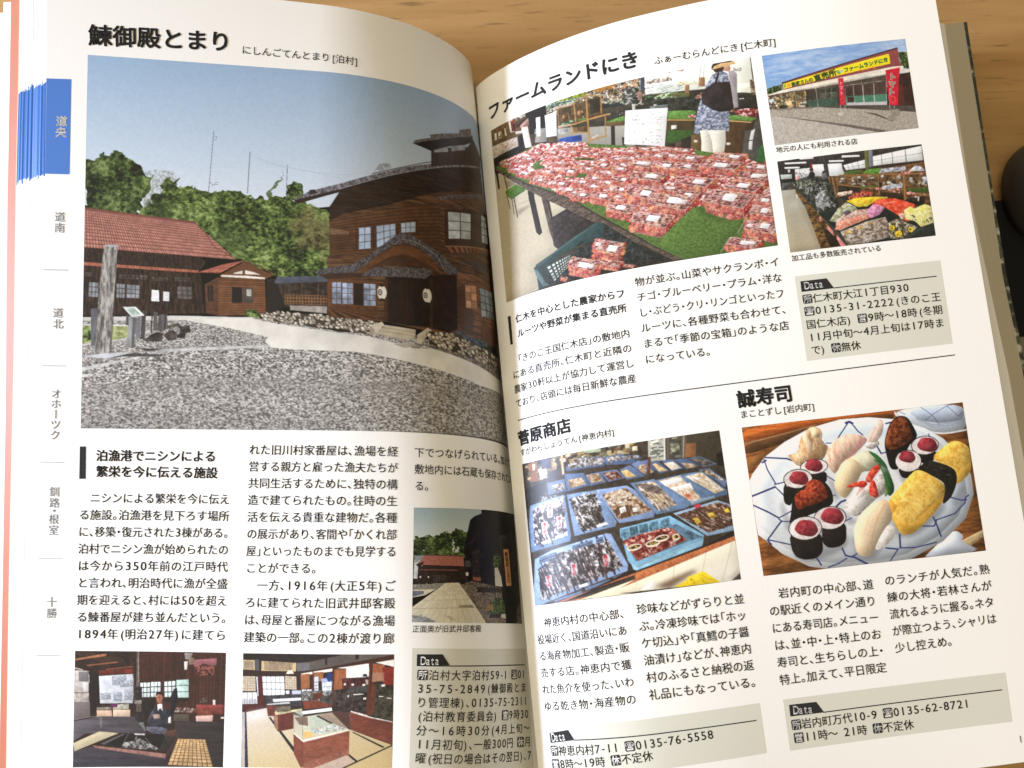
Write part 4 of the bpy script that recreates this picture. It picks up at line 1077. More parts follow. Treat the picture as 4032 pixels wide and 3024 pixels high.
['F',(232,230,216),(214,210,196),(226,222,206),(208,204,190),[796,340,826,348,832,418,823,498,804,501,786,492,795,408],{'n': 0.05}],
['F',(236,232,218),(216,214,204),(230,226,210),(210,206,194),[821,346,881,361,877,421,864,488,826,492,831,413],{'n': 0.05}],
['L',(150,146,134),[825,358,830,418,824,490],0.9,{'a': 0.6}],
['P',(158,152,156),[919,53,934,55,946,75,939,165,935,255,920,256,918,193,917,117],{'n': 0.1}],
['P',(196,150,122),[904,266,921,255,916,271,908,273]],
['X',[(96,102,122),(126,134,154),(152,160,178),(190,198,212)],[863,60,894,43,915,67,917,113,904,263,892,374,869,361,797,343,791,362,773,353,787,282,804,211,834,119],{'sc': 95,'octv': 2,'con': 2.4}],
['P',(44,34,32),[884,107,919,111,920,201,917,269,905,255,888,151],{'n': 0.14}],
['P',(50,43,46),[830,129,861,106,887,103,888,159,917,209,910,267,875,265,848,247,816,202,816,175],{'n': 0.25,'sc': 40}],
['P',(42,36,40),[865,111,883,52,889,55,874,114]],
['L',(74,66,70),[828,176,856,159,885,192],0.9,{'a': 0.7}],
['P',(192,148,120),[904,28,926,24,928,45,919,57,904,49],{'n': 0.06}],
['P',(64,46,40),[866,28,907,26,902,49,875,51],{'n': 0.2}],
['P',(220,182,128),[862,27,873,-2,899,-1,937,-3,947,21,926,24,907,26,873,32],{'n': 0.1}],
['P',(58,50,44),[873,-2,900,-5,937,-3,932,9,899,6,874,16,865,32,864,17]],
['P',(190,190,186),[578,133,590,138,586,179,577,176],{'n': 0.3}],
['P',(190,190,186),[653,158,665,162,661,203,652,200],{'n': 0.3}],
['P',(120,130,130),[639,166,700,173,698,193,638,179],{'n': 0.2}],
['P',(248,249,248),[553,161,699,192,670,395,533,340],{'n': 0.015}],
['C',[(90,90,86),(120,120,116)],[557,169,694,200,690,229,555,194],26,4.5,1.7,(-60,60)],
['C',[(90,90,86),(120,120,116)],[541,312,670,353,665,380,537,336],24,4.5,1.7,(-60,60)],
['T',(96,96,98),'さくらんぼ',565,240,612,253,8.5,{'bold': 0.01}],
['T',(96,96,98),'仁木産の',557,215,600,227,9.1,{'bold': 0.01}],
['C',[(190,150,110),(150,146,140)],[631,222,674,234,674,240,630,229],9,4.0,1.4,(-5,5)],
['C',[(190,150,110),(150,146,140)],[630,232,673,244,673,250,630,239],9,4.0,1.4,(-5,5)],
['C',[(190,150,110),(150,146,140)],[629,247,672,258,671,265,628,253],9,4.0,1.4,(-5,5)],
['C',[(190,150,110),(150,146,140)],[628,257,671,268,670,275,627,263],9,4.0,1.4,(-5,5)],
['C',[(176,150,110),(140,140,136)],[560,266,599,280,598,285,559,272],7,4.0,1.4,(-5,5)],
['C',[(176,150,110),(140,140,136)],[620,288,664,301,664,306,619,293],7,4.0,1.4,(-5,5)],
['C',[(176,150,110),(140,140,136)],[558,279,598,292,597,297,558,284],7,4.0,1.4,(-5,5)],
['C',[(176,150,110),(140,140,136)],[619,300,663,313,662,318,618,305],7,4.0,1.4,(-5,5)],
['C',[(176,150,110),(140,140,136)],[557,295,596,309,596,314,556,301],7,4.0,1.4,(-5,5)],
['C',[(176,150,110),(140,140,136)],[617,316,661,330,661,334,617,321],7,4.0,1.4,(-5,5)],
['C',[(176,150,110),(140,140,136)],[556,301,596,315,595,320,556,307],7,4.0,1.4,(-5,5)],
['C',[(176,150,110),(140,140,136)],[617,322,661,336,660,341,616,327],7,4.0,1.4,(-5,5)],
['F',(176,166,140),(206,198,176),(180,168,140),(214,204,180),[3,260,38,280,149,419,239,543,307,614,228,637,232,788,251,810,150,860,152,995,-8,1004],{'n': 0.05}],
['P',(120,110,88),[94,527,156,524,147,534,99,558],{'a': 0.6,'soft': 6}],
['P',(50,40,34),[5,241,18,249,22,361,13,361]],
['P',(110,96,76),[55,335,92,350,98,378,60,377],{'a': 0.5}],
['L',(48,38,34),[49,307,58,386],4.0],
['L',(48,38,34),[53,413,63,501],2.6],
['L',(48,38,34),[76,449,80,542],2.8],
['L',(48,38,34),[86,450,94,565],4.0],
['X',[(60,92,34),(84,116,50),(98,134,62)],[47,392,102,378,141,427,140,434,73,452,49,408],{'sc': 120}],
['L',(50,40,34),[73,452,140,434],1.4],
['L',(70,58,48),[104,498,165,495],1.1,{'a': 0.6}],
['X',[(40,36,36),(66,60,58)],[226,637,297,609,395,724,250,816,232,788],{'sc': 60,'con': 3}],
['C',[(90,86,84)],[230,657,382,725,251,810,233,784],70,2.0,0.9,(0,60),{'a': 0.6}],
['P',(44,40,38),[149,414,175,447,176,500,192,697,180,708,168,686,155,528,151,488],{'n': 0.2}],
['P',(84,74,66),[204,501,221,516,231,639,234,770,222,710],{'n': 0.2}],
['P',(56,48,44),[221,516,234,529,240,633,233,644],{'n': 0.2}],
['X',[(60,84,36),(86,112,54),(106,132,72)],[16,229,107,219,205,204,395,284,569,365,671,395,755,434,932,525,1005,583,1003,1007,675,995,574,887,566,874,500,792,430,706,318,560,151,398,6,226],{'sc': 150,'octv': 3,'con': 1.8}],
['X',[(60,52,46),(92,80,70),(124,110,98)],[5,233,31,252,153,412,314,566,429,720,499,803,565,884,634,959,675,994,641,990,523,861,562,919,495,844,398,728,233,538,144,432,38,286],{'sc': 60,'st': (1,3)}],
['L',(190,206,160),[151,398,238,481,318,558,430,705,500,791,566,874,574,887,670,990],0.6,{'a': 0.6}],
['X',[(22,26,26),(38,42,42),(62,66,64)],[424,734,562,919,641,990,512,986,373,1006,195,987,187,918,293,849,416,795],{'sc': 80,'con': 2.6}],
['C',[(150,160,154),(110,120,116),(190,196,190)],[488,862,559,949,557,975,511,927,487,875],40,2.3,1.1,(40,60)],
['C',[(130,140,136),(80,90,88)],[522,877,595,949,624,981,552,982,518,916],40,2.6,1.1,(30,50)],
['P',(44,68,68),[141,872,179,850,398,720,425,735,418,809,337,819,268,839,204,879,195,985,156,990,151,926],{'n': 0.12}],
['P',(64,92,92),[151,863,179,850,398,720,403,732,236,827,159,872],{'n': 0.1}],
['Q',(206,206,196),(44,62,60),[190,886,289,856,288,910,216,979],9,5,0.42,{'n': 0.12}],
['P',(34,38,38),[318,814,342,798,344,812,320,826]],
['P',(90,110,110),[141,875,154,890,195,985,171,984,151,926],{'n': 0.2}],
['P',(44,50,50),[156,868,184,875,196,976,183,971]],
['K',[390,806,485,860,456,913,374,854,371,909],1],
['K',[294,872,395,927,366,972,278,912,276,960],1],
['K',[402,922,472,953,452,974,392,941,392,965],0],
['K',[477,971,511,984,502,990,472,977,472,984],0],
['K',[246,962,271,975,264,983,242,969,242,978],0],
['X',[(120,44,44),(176,84,78),(206,140,130),(232,206,200),(246,240,238)],[28,209,111,216,177,217,224,208,298,234,392,280,409,315,453,331,524,355,671,397,755,434,786,496,830,479,930,521,1002,583,999,795,923,753,898,795,780,774,679,789,650,758,592,693,580,723,505,737,430,640,318,558,269,514,245,470,166,389,209,396,172,370,145,364,99,313,58,259],{'sc': 60,'octv': 3,'st': (1,1.6),'con': 2.4,'rag': 3}],
['C',[(196,60,58),(226,120,104),(240,224,220),(206,168,160),(150,60,56),(238,232,230),(214,150,140)],[34,208,107,214,177,217,224,210,298,237,392,280,401,315,568,372,666,397,665,463,554,530,401,477,429,412,357,418,252,416,214,337,178,381,145,364,79,284],620,7.4,3.1,(-25,15)],
['C',[(250,248,246),(236,226,222)],[192,198,394,287,567,380,561,449,404,377,262,303,176,234],60,5.7,3.1,(-25,10)],
['X',[(66,92,42),(90,116,58)],[175,379,193,358,236,348,209,317,230,301,204,297,176,318,194,345],{'sc': 120}],
['X',[(66,90,42),(88,112,56)],[294,435,357,418,407,412,426,419,412,448,379,469],{'sc': 120}],
['P',(84,80,44),[343,342,459,393,447,402,353,361],{'n': 0.3}],
['K',[47,217,102,255,87,264,39,227,39,242],1],
['K',[100,230,158,268,143,276,92,239,92,255],1],
['K',[142,240,198,275,183,284,135,250,135,265],1],
['K',[181,226,228,256,216,264,174,235,175,248],1],
['K',[243,253,291,282,278,290,236,262,237,275],1],
['K',[300,256,344,280,332,287,294,264,295,275],1],
['K',[78,265,138,305,122,315,70,276,70,293],1],
['K',[121,316,180,354,165,364,112,327,113,344],1],
['K',[199,343,257,378,242,389,191,354,191,371],1],
['K',[269,330,327,362,312,371,261,340,261,354],1],
['K',[303,378,363,410,347,421,295,390,295,406],1],
['K',[347,368,403,397,388,407,340,379,340,393],1],
['K',[259,294,306,321,294,327,252,301,253,312],1],
['K',[325,293,373,319,360,325,318,301,319,312],1],
['K',[371,297,413,318,402,325,366,304,366,314],1],
['K',[406,337,458,363,444,372,399,347,399,360],1],
['K',[455,344,503,367,490,376,448,353,448,365],1],
['K',[501,356,548,378,536,387,494,366,494,378],1],
['K',[425,379,476,403,463,413,418,389,418,402],1],
['K',[479,389,532,413,518,424,472,400,472,414],1],
['K',[527,397,575,419,562,430,521,408,521,422],1],
['K',[435,416,494,445,478,458,427,429,427,447],1],
['K',[492,428,550,455,534,469,484,441,484,459],1],
['K',[528,366,588,393,572,405,520,378,520,394],1],
['K',[570,365,622,388,608,399,563,376,563,390],1],
['K',[611,385,668,408,653,421,604,397,604,413],1],
['K',[662,395,729,421,711,433,653,408,653,423],1],
['K',[701,413,765,436,748,447,693,423,693,437],1],
['K',[521,400,584,428,567,442,512,413,512,431],1],
['K',[572,409,634,435,617,449,563,422,563,438],1],
['K',[640,412,705,438,687,452,631,426,631,443],1],
['K',[115,306,173,345,158,360,106,320,106,341],1],
['K',[173,373,238,414,221,430,164,389,164,411],1],
['K',[216,418,273,451,257,464,208,431,208,449],1],
['K',[260,434,321,469,304,486,252,450,251,472],1],
['K',[217,348,283,388,266,402,208,363,208,383],1],
['K',[296,378,361,415,343,432,286,394,286,416],1],
['K',[368,401,426,431,410,447,360,416,360,435],1],
['K',[425,402,481,431,465,449,416,419,416,440],1],
['K',[338,460,402,494,384,511,329,476,329,498],1],
['K',[389,458,451,491,434,508,380,475,380,496],1],
['K',[438,448,496,478,480,496,429,465,429,486],1],
['K',[486,440,547,471,529,490,477,459,476,482],1],
['K',[537,464,599,495,581,517,527,485,527,509],1],
['K',[279,478,348,517,329,535,269,496,269,519],1],
['K',[382,498,445,531,427,550,373,517,373,540],1],
['K',[433,501,498,533,480,552,424,519,424,542],1],
['K',[477,495,546,529,527,550,467,515,466,540],1],
['K',[535,503,606,537,586,560,525,525,524,551],1],
['K',[327,521,397,559,377,580,317,541,316,566],1],
['K',[399,552,481,595,458,623,387,578,386,610],1],
['K',[465,542,538,579,517,604,455,566,454,594],1],
['K',[522,552,599,590,577,619,510,579,509,611],1],
['K',[481,596,561,634,538,661,469,621,468,651],1],
['K',[453,631,548,679,520,714,438,664,437,703],1],
['K',[545,427,631,466,606,492,533,450,532,480],1],
['K',[640,422,718,452,697,467,630,437,630,456],1],
['K',[705,445,797,481,772,503,693,466,692,491],1],
['K',[629,457,724,498,697,527,615,484,614,516],1],
['K',[608,414,676,441,657,455,599,428,599,445],1],
['K',[700,487,784,522,760,546,688,509,687,537],1],
['K',[837,472,939,509,911,530,824,493,824,518],1],
['K',[795,497,927,547,890,579,776,527,776,565],1],
['K',[936,556,1020,588,997,612,925,579,924,606],1],
['K',[552,494,666,543,635,572,536,522,536,556],1],
['K',[528,563,629,614,599,659,512,603,510,651],1],
['K',[701,561,824,610,790,644,684,593,683,632],1],
['K',[910,589,1016,630,986,662,895,619,894,654],1],
['K',[863,627,984,673,950,708,846,659,845,697],1],
['K',[631,595,716,627,693,644,620,611,620,632],1],
['K',[695,634,771,667,749,695,683,660,682,690],1],
['K',[606,627,749,691,708,746,585,677,583,736],1],
['K',[794,655,945,722,901,785,771,713,768,779],1],
['K',[950,722,1021,753,1000,785,939,751,938,784],1],
['K',[936,772,1027,812,1000,854,922,810,920,852],1],
['K',[911,847,1019,892,987,936,894,887,892,932],1],
['K',[842,921,948,962,918,996,827,952,826,988],1],
['K',[537,703,671,766,632,819,517,752,515,809],1],
['X',[(62,88,38),(88,116,56),(108,136,74)],[678,797,736,739,773,740,777,774,852,840,902,836,869,908,875,922,844,922,803,992,675,994,594,905,619,863],{'sc': 150,'octv': 3,'con': 1.8}],
['P',(60,80,38),[736,739,773,736,777,774,852,840,829,835,763,786],{'a': 0.45,'soft': 5}],
['L',(226,226,222),[904,837,920,808,940,793,970,804],1.7,{'a': 0.75}],
['L',(150,150,146),[904,837,920,808,940,793,970,804],0.6,{'a': 0.6}],
['L',(226,226,222),[869,908,900,852,918,860,998,918],1.7,{'a': 0.75}],
['L',(150,150,146),[869,908,900,852,918,860,998,918],0.6,{'a': 0.6}],
['L',(226,226,222),[806,989,844,922,870,928,901,976],1.7,{'a': 0.75}],
['L',(150,150,146),[806,989,844,922,870,928,901,976],0.6,{'a': 0.6}],
['L',(206,206,206),[608,372,599,469],1.1],
['L',(206,206,206),[294,195,297,297],0.9],
['L',(206,206,206),[220,163,216,237],0.6],
]),
('R', [[32.843, -29.23], [46.789, -28.986], [46.668, -19.891], [32.751, -19.969]], 320, 205, 71, 'small photo of shop front with a long yellow sign', (0, 0), [
['F',(96,144,214),(150,180,222),(150,186,224),(176,200,228),[5,-205,1037,-17,1048,545,-1,397]],
['X',[(120,160,218),(240,244,250)],[-3,1,981,0,999,158,122,322,6,261],{'sc': 7,'st': (0.6,2.6),'con': 2.6,'a': 0.4}],
['P',(236,242,248),[136,50,287,91,295,119,170,84],{'a': 0.5,'soft': 14}],
['P',(236,242,248),[248,161,373,195,457,203,319,201],{'a': 0.4,'soft': 14}],
['X',[(14,20,11),(32,44,22),(58,76,36),(88,108,58),(132,150,94)],[-1,384,56,354,109,349,109,439,-2,452],{'sc': 50,'rag': 4}],
['X',[(14,20,11),(32,44,22),(58,76,36),(88,108,58),(132,150,94)],[935,144,968,141,997,154,998,339,951,323],{'sc': 50}],
['P',(146,76,76),[111,328,937,97,938,235,953,298,886,321,112,409]],
['P',(72,44,46),[109,326,936,88,938,102,111,338]],
['P',(136,70,62),[110,338,871,140,871,157,117,352],{'n': 0.1}],
['P',(250,228,44),[118,345,871,148,872,260,116,399],{'n': 0.03}],
['P',(250,214,36),[538,313,871,258,870,241,545,288],{'a': 0.5}],
['T',(64,80,36),'農家さんの',172,367,326,335,32.9,{'bold': 0.05}],
['T',(58,74,34),'直売所',331,334,490,286,48.9,{'bold': 0.05}],
['T',(40,112,50),'ファームランドにき',544,280,860,209,35.1,{'bold': 0.06}],
['E',(120,170,70),129,368,6.4,13.8,20],
['P',(230,120,60),[143,354,168,349,168,379,144,380],{'n': 0.3}],
['E',(130,170,80),505,294,10.6,19.1,-40],
['E',(190,220,190),527,285,10.6,11.7],
['C',[(238,160,50)],[597,306,773,268,770,298,601,324],16,6.9,6.4,(-20,0)],
['P',(84,72,64),[-3,443,107,434,341,432,529,414,832,377,806,710,516,667,253,636,-1,606],{'n': 0.2}],
['P',(60,54,48),[264,455,526,439,506,656,254,627],{'n': 0.25}],
['C',[(206,176,130),(226,216,196),(150,116,84),(110,84,60),(180,150,60),(120,140,90),(240,232,220)],[3,475,105,455,263,463,249,622,121,629,-1,602],170,13.8,10.6,(0,90)],
['P',(236,196,150),[119,535,158,539,157,586,118,581],{'n': 0.2}],
['X',[(50,44,36),(90,76,40),(120,96,60)],[179,462,258,462,248,571,175,564],{'sc': 40,'a': 0.6}],
['P',(200,216,220),[6,492,43,492,40,526,6,522],{'n': 0.2}],
['Q',(76,60,54),(180,170,160),[534,468,825,453,815,584,530,567],4,1,0.07,{'n': 0.2}],
['Q',(80,132,110),(206,206,200),[530,569,815,588,809,681,528,639],4,1,0.08,{'n': 0.1}],
['P',(70,50,44),[540,576,588,580,584,637,538,633],{'n': 0.1}],
['P',(196,196,200),[528,637,810,672,806,710,527,665],{'n': 0.05}],
['L',(200,194,184),[528,448,826,440],2.1],
['L',(206,198,186),[654,415,653,679],2.7],
['P',(70,94,82),[265,558,472,569,463,665,269,635],{'n': 0.14}],
['P',(56,70,64),[310,648,363,650,354,695,311,694]],
['P',(50,50,46),[68,575,126,579,120,637,68,630],{'n': 0.4}],
['Q',(74,74,66),(150,146,136),[360,449,483,448,472,565,356,559],3,2,0.06,{'n': 0.3}],
['P',(238,232,216),[109,409,491,357,889,296,959,299,958,333,832,377,676,376,529,412,340,437,155,436,-1,450,-3,441],{'n': 0.06}],
['P',(190,184,168),[155,436,340,438,529,414,832,379,833,368,531,393,342,420,150,424],{'n': 0.14}],
['P',(232,228,214),[930,346,1003,333,1003,376,930,376],{'n': 0.04}],
['P',(58,38,34),[912,386,1003,376,1008,766,879,735],{'n': 0.2}],
['P',(92,46,42),[907,505,935,492,928,731,885,732],{'n': 0.1}],
['L',(214,208,196),[188,447,189,643],2.7],
['L',(214,208,196),[335,436,333,644],2.7],
['L',(214,208,196),[95,453,92,537],2.7],
['X',[(148,140,130),(172,164,152),(196,188,176)],[-3,601,253,636,516,667,806,714,1009,761,1004,1007,-5,1003],{'sc': 90}],
['P',(84,76,72),[296,632,1010,749,1003,820,591,715,383,662],{'n': 0.12}],
['P',(120,112,104),[2,594,253,640,300,641,299,654,68,630],{'a': 0.6}],
['X',[(164,158,148),(186,180,170),(206,200,190)],[1,674,266,778,746,1005,-5,1003],{'sc': 80}],
['P',(112,104,98),[63,691,282,778,523,876,811,1001,746,1007,510,899,317,810],{'n': 0.12}],
['L',(214,208,198),[266,778,327,816],1.6],
['P',(96,88,82),[641,758,723,789,802,863,791,869,721,814],{'n': 0.1}],
['L',(214,210,204),[501,451,480,736],2.7],
['L',(214,210,204),[516,650,516,713],2.7],
['L',(214,210,204),[828,372,821,772],2.7],
['L',(214,210,204),[854,718,852,769],2.7],
['P',(206,40,62),[496,361,533,362,525,507,522,653,482,654,491,500],{'n': 0.1}],
['T',(240,190,200),'トマト',513,385,505,554,23.4,{'vert': 1,'bold': 0.03}],
['E',(226,80,90),503,609,15.9,19.1],
['E',(206,40,62),503,609,12.2,14.9],
['P',(206,36,58),[830,327,935,312,914,437,881,724,823,716,824,525],{'n': 0.1}],
['T',(226,236,224),'トマト',877,363,843,614,52.1,{'vert': 1,'bold': 0.07}],
['T',(84,110,84),'トマト',877,363,843,614,48.9,{'vert': 1,'bold': 0.02}],
['E',(240,110,100),850,656,22.3,25.5],
['E',(216,40,56),850,656,18.1,21.3],
['E',(214,206,190),480,752,19.1,13.8],
['P',(150,144,132),[820,764,887,766,881,842,824,839],{'n': 0.14}],
['E',(150,142,130),826,856,27.6,20.2],
['P',(80,74,68),[791,869,821,891,844,878,822,883],{'a': 0.8}],
]),
('R', [[32.734, -18.335], [46.691, -18.254], [46.612, -9.158], [32.634, -9.2]], 320, 205, 81, 'small photo of shop interior with bagged produce', (0, 0.16), [
['P',(66,58,50),[-11,-25,1022,-13,1009,1023,-11,1018],{'n': 0.2}],
['P',(56,52,50),[-3,-1,1000,0,1002,51,611,93,428,130,82,110,-5,113],{'n': 0.2}],
['P',(214,216,214),[82,110,428,130,448,247,323,232,103,229],{'n': 0.06}],
['P',(240,244,246),[231,86,435,110,433,245,334,234,237,138],{'n': 0.03}],
['X',[(110,110,110),(200,200,200),(244,244,244)],[111,138,237,138,227,246,108,230],{'sc': 60}],
['P',(214,150,150),[112,189,133,185,134,227,113,227],{'n': 0.2}],
['P',(252,252,250),[50,27,198,46,197,64,52,45],{'n': 0}],
['P',(252,252,250),[155,-1,249,5,250,23,155,15],{'n': 0}],
['P',(252,252,250),[443,27,564,44,563,63,441,50],{'n': 0}],
['P',(252,252,250),[350,63,452,78,450,96,351,82],{'n': 0}],
['P',(252,252,250),[46,75,147,91,145,109,46,93],{'n': 0}],
['Q',(244,248,248),(110,118,116),[443,133,596,100,592,192,456,192],4,2,0.08,{'n': 0.03}],
['Q',(246,250,250),(120,128,130),[651,76,1000,17,995,177,645,179],4,2,0.06,{'n': 0.02}],
['P',(60,50,40),[645,179,998,175,995,202,648,209]],
['P',(60,60,64),[312,16,339,11,339,235,307,237],{'n': 0.1}],
['P',(104,106,62),[601,6,630,5,617,203,589,206],{'n': 0.1}],
['P',(126,130,148),[630,5,657,4,646,183,618,187],{'n': 0.08}],
['P',(150,40,44),[222,72,235,70,233,129,219,131]],
['P',(44,40,40),[-4,96,114,104,107,238,5,318],{'n': 0.3}],
['P',(186,196,190),[10,150,88,162,85,208,11,201],{'n': 0.06}],
['P',(200,200,196),[67,103,82,105,79,139,64,138]],
['X',[(40,40,40),(120,120,120)],[12,244,69,247,69,315,5,318],{'sc': 50}],
['X',[(70,48,30),(106,76,48),(140,104,66)],[375,242,1002,195,998,689,880,668,657,504,379,478],{'sc': 30,'st': (1,2)}],
['C',[(60,44,32),(170,150,120),(120,104,80),(196,196,196),(90,84,70)],[406,248,678,282,834,317,1008,347,1002,455,834,426,650,411,398,330],120,13.7,19.0,(80,100)],
['P',(42,36,32),[831,568,965,566,955,665,834,644],{'n': 0.3}],
['P',(40,34,28),[665,363,686,367,681,416,660,413]],
['P',(50,40,30),[660,471,816,507,819,583,666,514],{'n': 0.3}],
['P',(46,38,30),[387,345,532,364,530,448,385,420],{'n': 0.4}],
['L',(146,106,66),[407,240,679,277,846,307,1000,321],11.6,{'n': 0.14}],
['L',(146,106,66),[393,338,648,427,830,472],9.5,{'n': 0.14}],
['L',(146,106,66),[838,502,1002,564],12.6,{'n': 0.14}],
['L',(146,106,66),[332,250,333,469],15.8,{'n': 0.14}],
['L',(146,106,66),[358,255,365,467],15.8,{'n': 0.14}],
['L',(146,106,66),[847,294,830,576],15.8,{'n': 0.14}],
['L',(146,106,66),[668,280,657,496],9.5,{'n': 0.14}],
['X',[(60,100,30),(100,150,54),(120,170,80)],[570,245,600,209,698,211,671,276],{'sc': 80}],
['X',[(60,90,34),(96,130,60)],[434,236,452,206,568,209,555,242],{'sc': 80}],
['X',[(50,70,30),(84,110,50)],[852,463,1001,472,1000,530,848,504],{'sc': 80}],
['X',[(60,80,34),(90,120,56)],[530,389,657,387,656,403,534,402],{'sc': 80}],
['X',[(120,120,134),(190,194,206),(240,242,248)],[677,260,700,218,865,222,864,263,839,268,680,265],{'sc': 50,'con': 2.8}],
['X',[(120,120,134),(190,194,206),(240,242,248)],[681,420,704,404,829,402,821,449,683,446],{'sc': 50,'con': 2.8}],
['X',[(120,120,134),(190,194,206),(240,242,248)],[881,279,929,228,961,230,993,277,992,294],{'sc': 50,'con': 2.8}],
['X',[(120,120,134),(190,194,206),(240,242,248)],[967,357,1002,354,997,429,969,416],{'sc': 50,'con': 2.8}],
['C',[(232,160,160)],[738,267,986,301,983,330,735,293],9,15.8,12.6,(0,6)],
['C',[(232,160,160)],[644,418,799,462,796,495,641,443],8,15.8,12.6,(0,6)],
['C',[(236,166,160)],[818,482,984,536,980,569,815,515],6,17.9,13.7,(0,6)],
['C',[(226,226,222)],[683,291,709,295,705,337,679,332,917,558,928,560,920,609],5,12.6,21.1,(80,100)],
['P',(222,222,220),[917,562,928,567,920,613,912,607]],
['F',(160,160,146),(180,178,162),(172,160,132),(190,176,150),[-1,321,94,328,144,524,186,808,209,1012,-1,1004],{'n': 0.05}],
['P',(200,206,190),[29,458,116,426,137,547,50,580],{'a': 0.4,'soft': 20}],
['X',[(50,36,24),(104,78,46),(140,106,60)],[94,354,108,348,234,634,344,913,387,1012,209,1012,186,808,144,524],{'sc': 24,'st': (1,2),'con': 2.6}],
['L',(190,150,90),[188,841,211,995,242,1001],4.7,{'a': 0.7}],
['P',(44,34,26),[234,742,324,901,337,986,274,991],{'n': 0.3}],
['P',(226,222,214),[96,388,107,386,103,431,95,434]],
['X',[(26,30,28),(48,52,46),(84,86,78)],[64,246,189,205,323,232,377,561,234,629,101,305],{'sc': 40,'con': 2.6}],
['C',[(200,204,204),(150,156,154),(232,234,236),(110,110,104)],[118,291,193,273,307,296,314,448,356,557,249,586,219,446,153,374],130,21.1,4.7,(0,180),{'a': 0.7}],
['X',[(90,90,88),(160,164,164),(232,236,238)],[219,446,268,372,304,446,315,549,240,568,223,632],{'sc': 40,'con': 3,'a': 0.8}],
['C',[(196,196,180),(120,130,100)],[69,247,196,240,236,265,218,345,111,307],60,11.6,4.2,(0,180)],
['X',[(150,110,84),(226,206,184),(250,240,226)],[380,419,480,417,482,447,386,466,371,451],{'sc': 60,'con': 3}],
['P',(44,48,46),[374,477,482,455,608,462,444,523],{'n': 0.2}],
['C',[(226,100,80),(206,70,60),(240,140,110)],[447,491,481,464,545,450,608,462,600,486,524,505,461,506],34,17.9,12.6,(0,180),'e',{'rim': (120,40,36)}],
['P',(34,42,40),[234,629,370,576,550,510,914,858,1002,856,1000,1005,403,1011,341,838],{'n': 0.14}],
['L',(64,80,76),[234,634,340,846,403,1007],4.7],
['X',[(60,58,40),(120,110,84),(214,206,190)],[680,809,758,772,885,886,789,994,685,975],{'sc': 44,'con': 2.8}],
['X',[(120,120,90),(176,180,146),(220,222,200)],[295,712,364,592,427,533,485,590,496,642,392,681,339,737],{'sc': 50,'con': 2.4}],
['X',[(170,120,110),(214,180,168),(240,226,214)],[341,721,394,664,491,633,571,631,570,689,425,720,331,769],{'sc': 50,'con': 2.4}],
['X',[(200,110,90),(226,150,124),(240,200,180)],[322,813,345,738,426,712,566,680,574,731,451,783,357,828],{'sc': 60,'con': 2.4}],
['P',(96,80,100),[396,640,429,621,453,650,408,684],{'n': 0.4}],
['X',[(206,160,20),(234,204,40),(246,230,110)],[428,521,498,500,619,510,712,531,709,564,662,564,597,577,568,605,500,601],{'sc': 50,'con': 2.4}],
['X',[(200,120,40),(226,170,90),(110,130,50)],[664,539,708,522,714,565,667,564],{'sc': 60}],
['X',[(190,110,150),(222,150,190),(240,196,216)],[558,653,600,594,645,569,680,642,637,709,576,736,558,703],{'sc': 50,'con': 2.4}],
['X',[(190,50,30),(228,82,52),(244,130,100)],[591,584,642,543,753,550,888,637,881,710,816,724,838,820,808,806,743,711,695,653,652,604],{'sc': 36,'con': 2.2}],
['P',(246,170,140),[670,590,755,580,765,590,678,608],{'a': 0.8}],
['P',(226,190,170),[764,715,816,724,799,788,778,784],{'n': 0.2}],
['X',[(206,200,100),(236,232,150),(250,248,206)],[809,790,809,690,854,656,883,686,956,648,998,681,997,855,911,894,870,817],{'sc': 40,'con': 2.4}],
['C',[(60,60,50)],[835,744,885,728,879,785,841,795,944,829,991,779,985,837,946,855],26,8.4,6.3,(0,180)],
['X',[(96,80,66),(150,132,114),(206,198,188)],[356,845,553,761,676,741,696,861,676,965,403,1009],{'sc': 44,'con': 2.6}],
['C',[(238,236,232),(226,224,220)],[398,898,537,874,626,824,625,940,420,993],26,31.6,4.7,(-20,10),{'a': 0.7}],
['L',(238,236,230),[361,841,470,804,574,764,676,745],2.6,{'a': 0.8}],
['P',(206,176,110),[376,852,420,836,433,863,394,881],{'n': 0.3}],
['P',(206,176,110),[469,812,507,802,520,829,482,843],{'n': 0.3}],
['P',(206,176,110),[540,783,573,773,581,795,549,806],{'n': 0.3}],
['E',(236,206,60),709,862,20.0,18.0],
['C',[(70,40,30)],[699,843,724,848,720,880,695,876],7,9.5,3.7,(0,180)],
['E',(236,206,60),747,935,24.2,21.8],
['C',[(70,40,30)],[736,916,761,921,758,953,733,949],7,9.5,3.7,(0,180)],
['E',(236,206,60),835,902,19.0,17.1],
['C',[(70,40,30)],[824,884,850,888,846,921,821,916],7,9.5,3.7,(0,180)],
['P',(228,146,146),[275,754,310,823,308,877,275,800],{'n': 0.14}],
['P',(228,146,146),[331,869,385,1004,349,1001,326,909],{'n': 0.14}],
['P',(228,146,146),[232,650,244,661,239,718,229,699],{'n': 0.14}],
['P',(46,52,48),[884,894,999,860,990,1004,788,1002],{'n': 0.2}],
['P',(60,76,72),[779,992,905,898,914,912,788,1002]],
['P',(60,90,50),[959,998,995,984,995,1003,958,1006]],
['P',(46,42,44),[190,220,211,164,235,162,245,191,236,236],{'n': 0.25}],
['E',(60,44,40),224,140,13.7,14.7],
['P',(150,110,90),[218,143,231,146,223,163],{'a': 0.7}],
['P',(46,42,44),[275,271,294,214,316,212,325,240,316,286],{'n': 0.25}],
['E',(60,44,40),306,190,13.7,14.7],
['P',(150,110,90),[301,193,313,196,305,213],{'a': 0.7}],
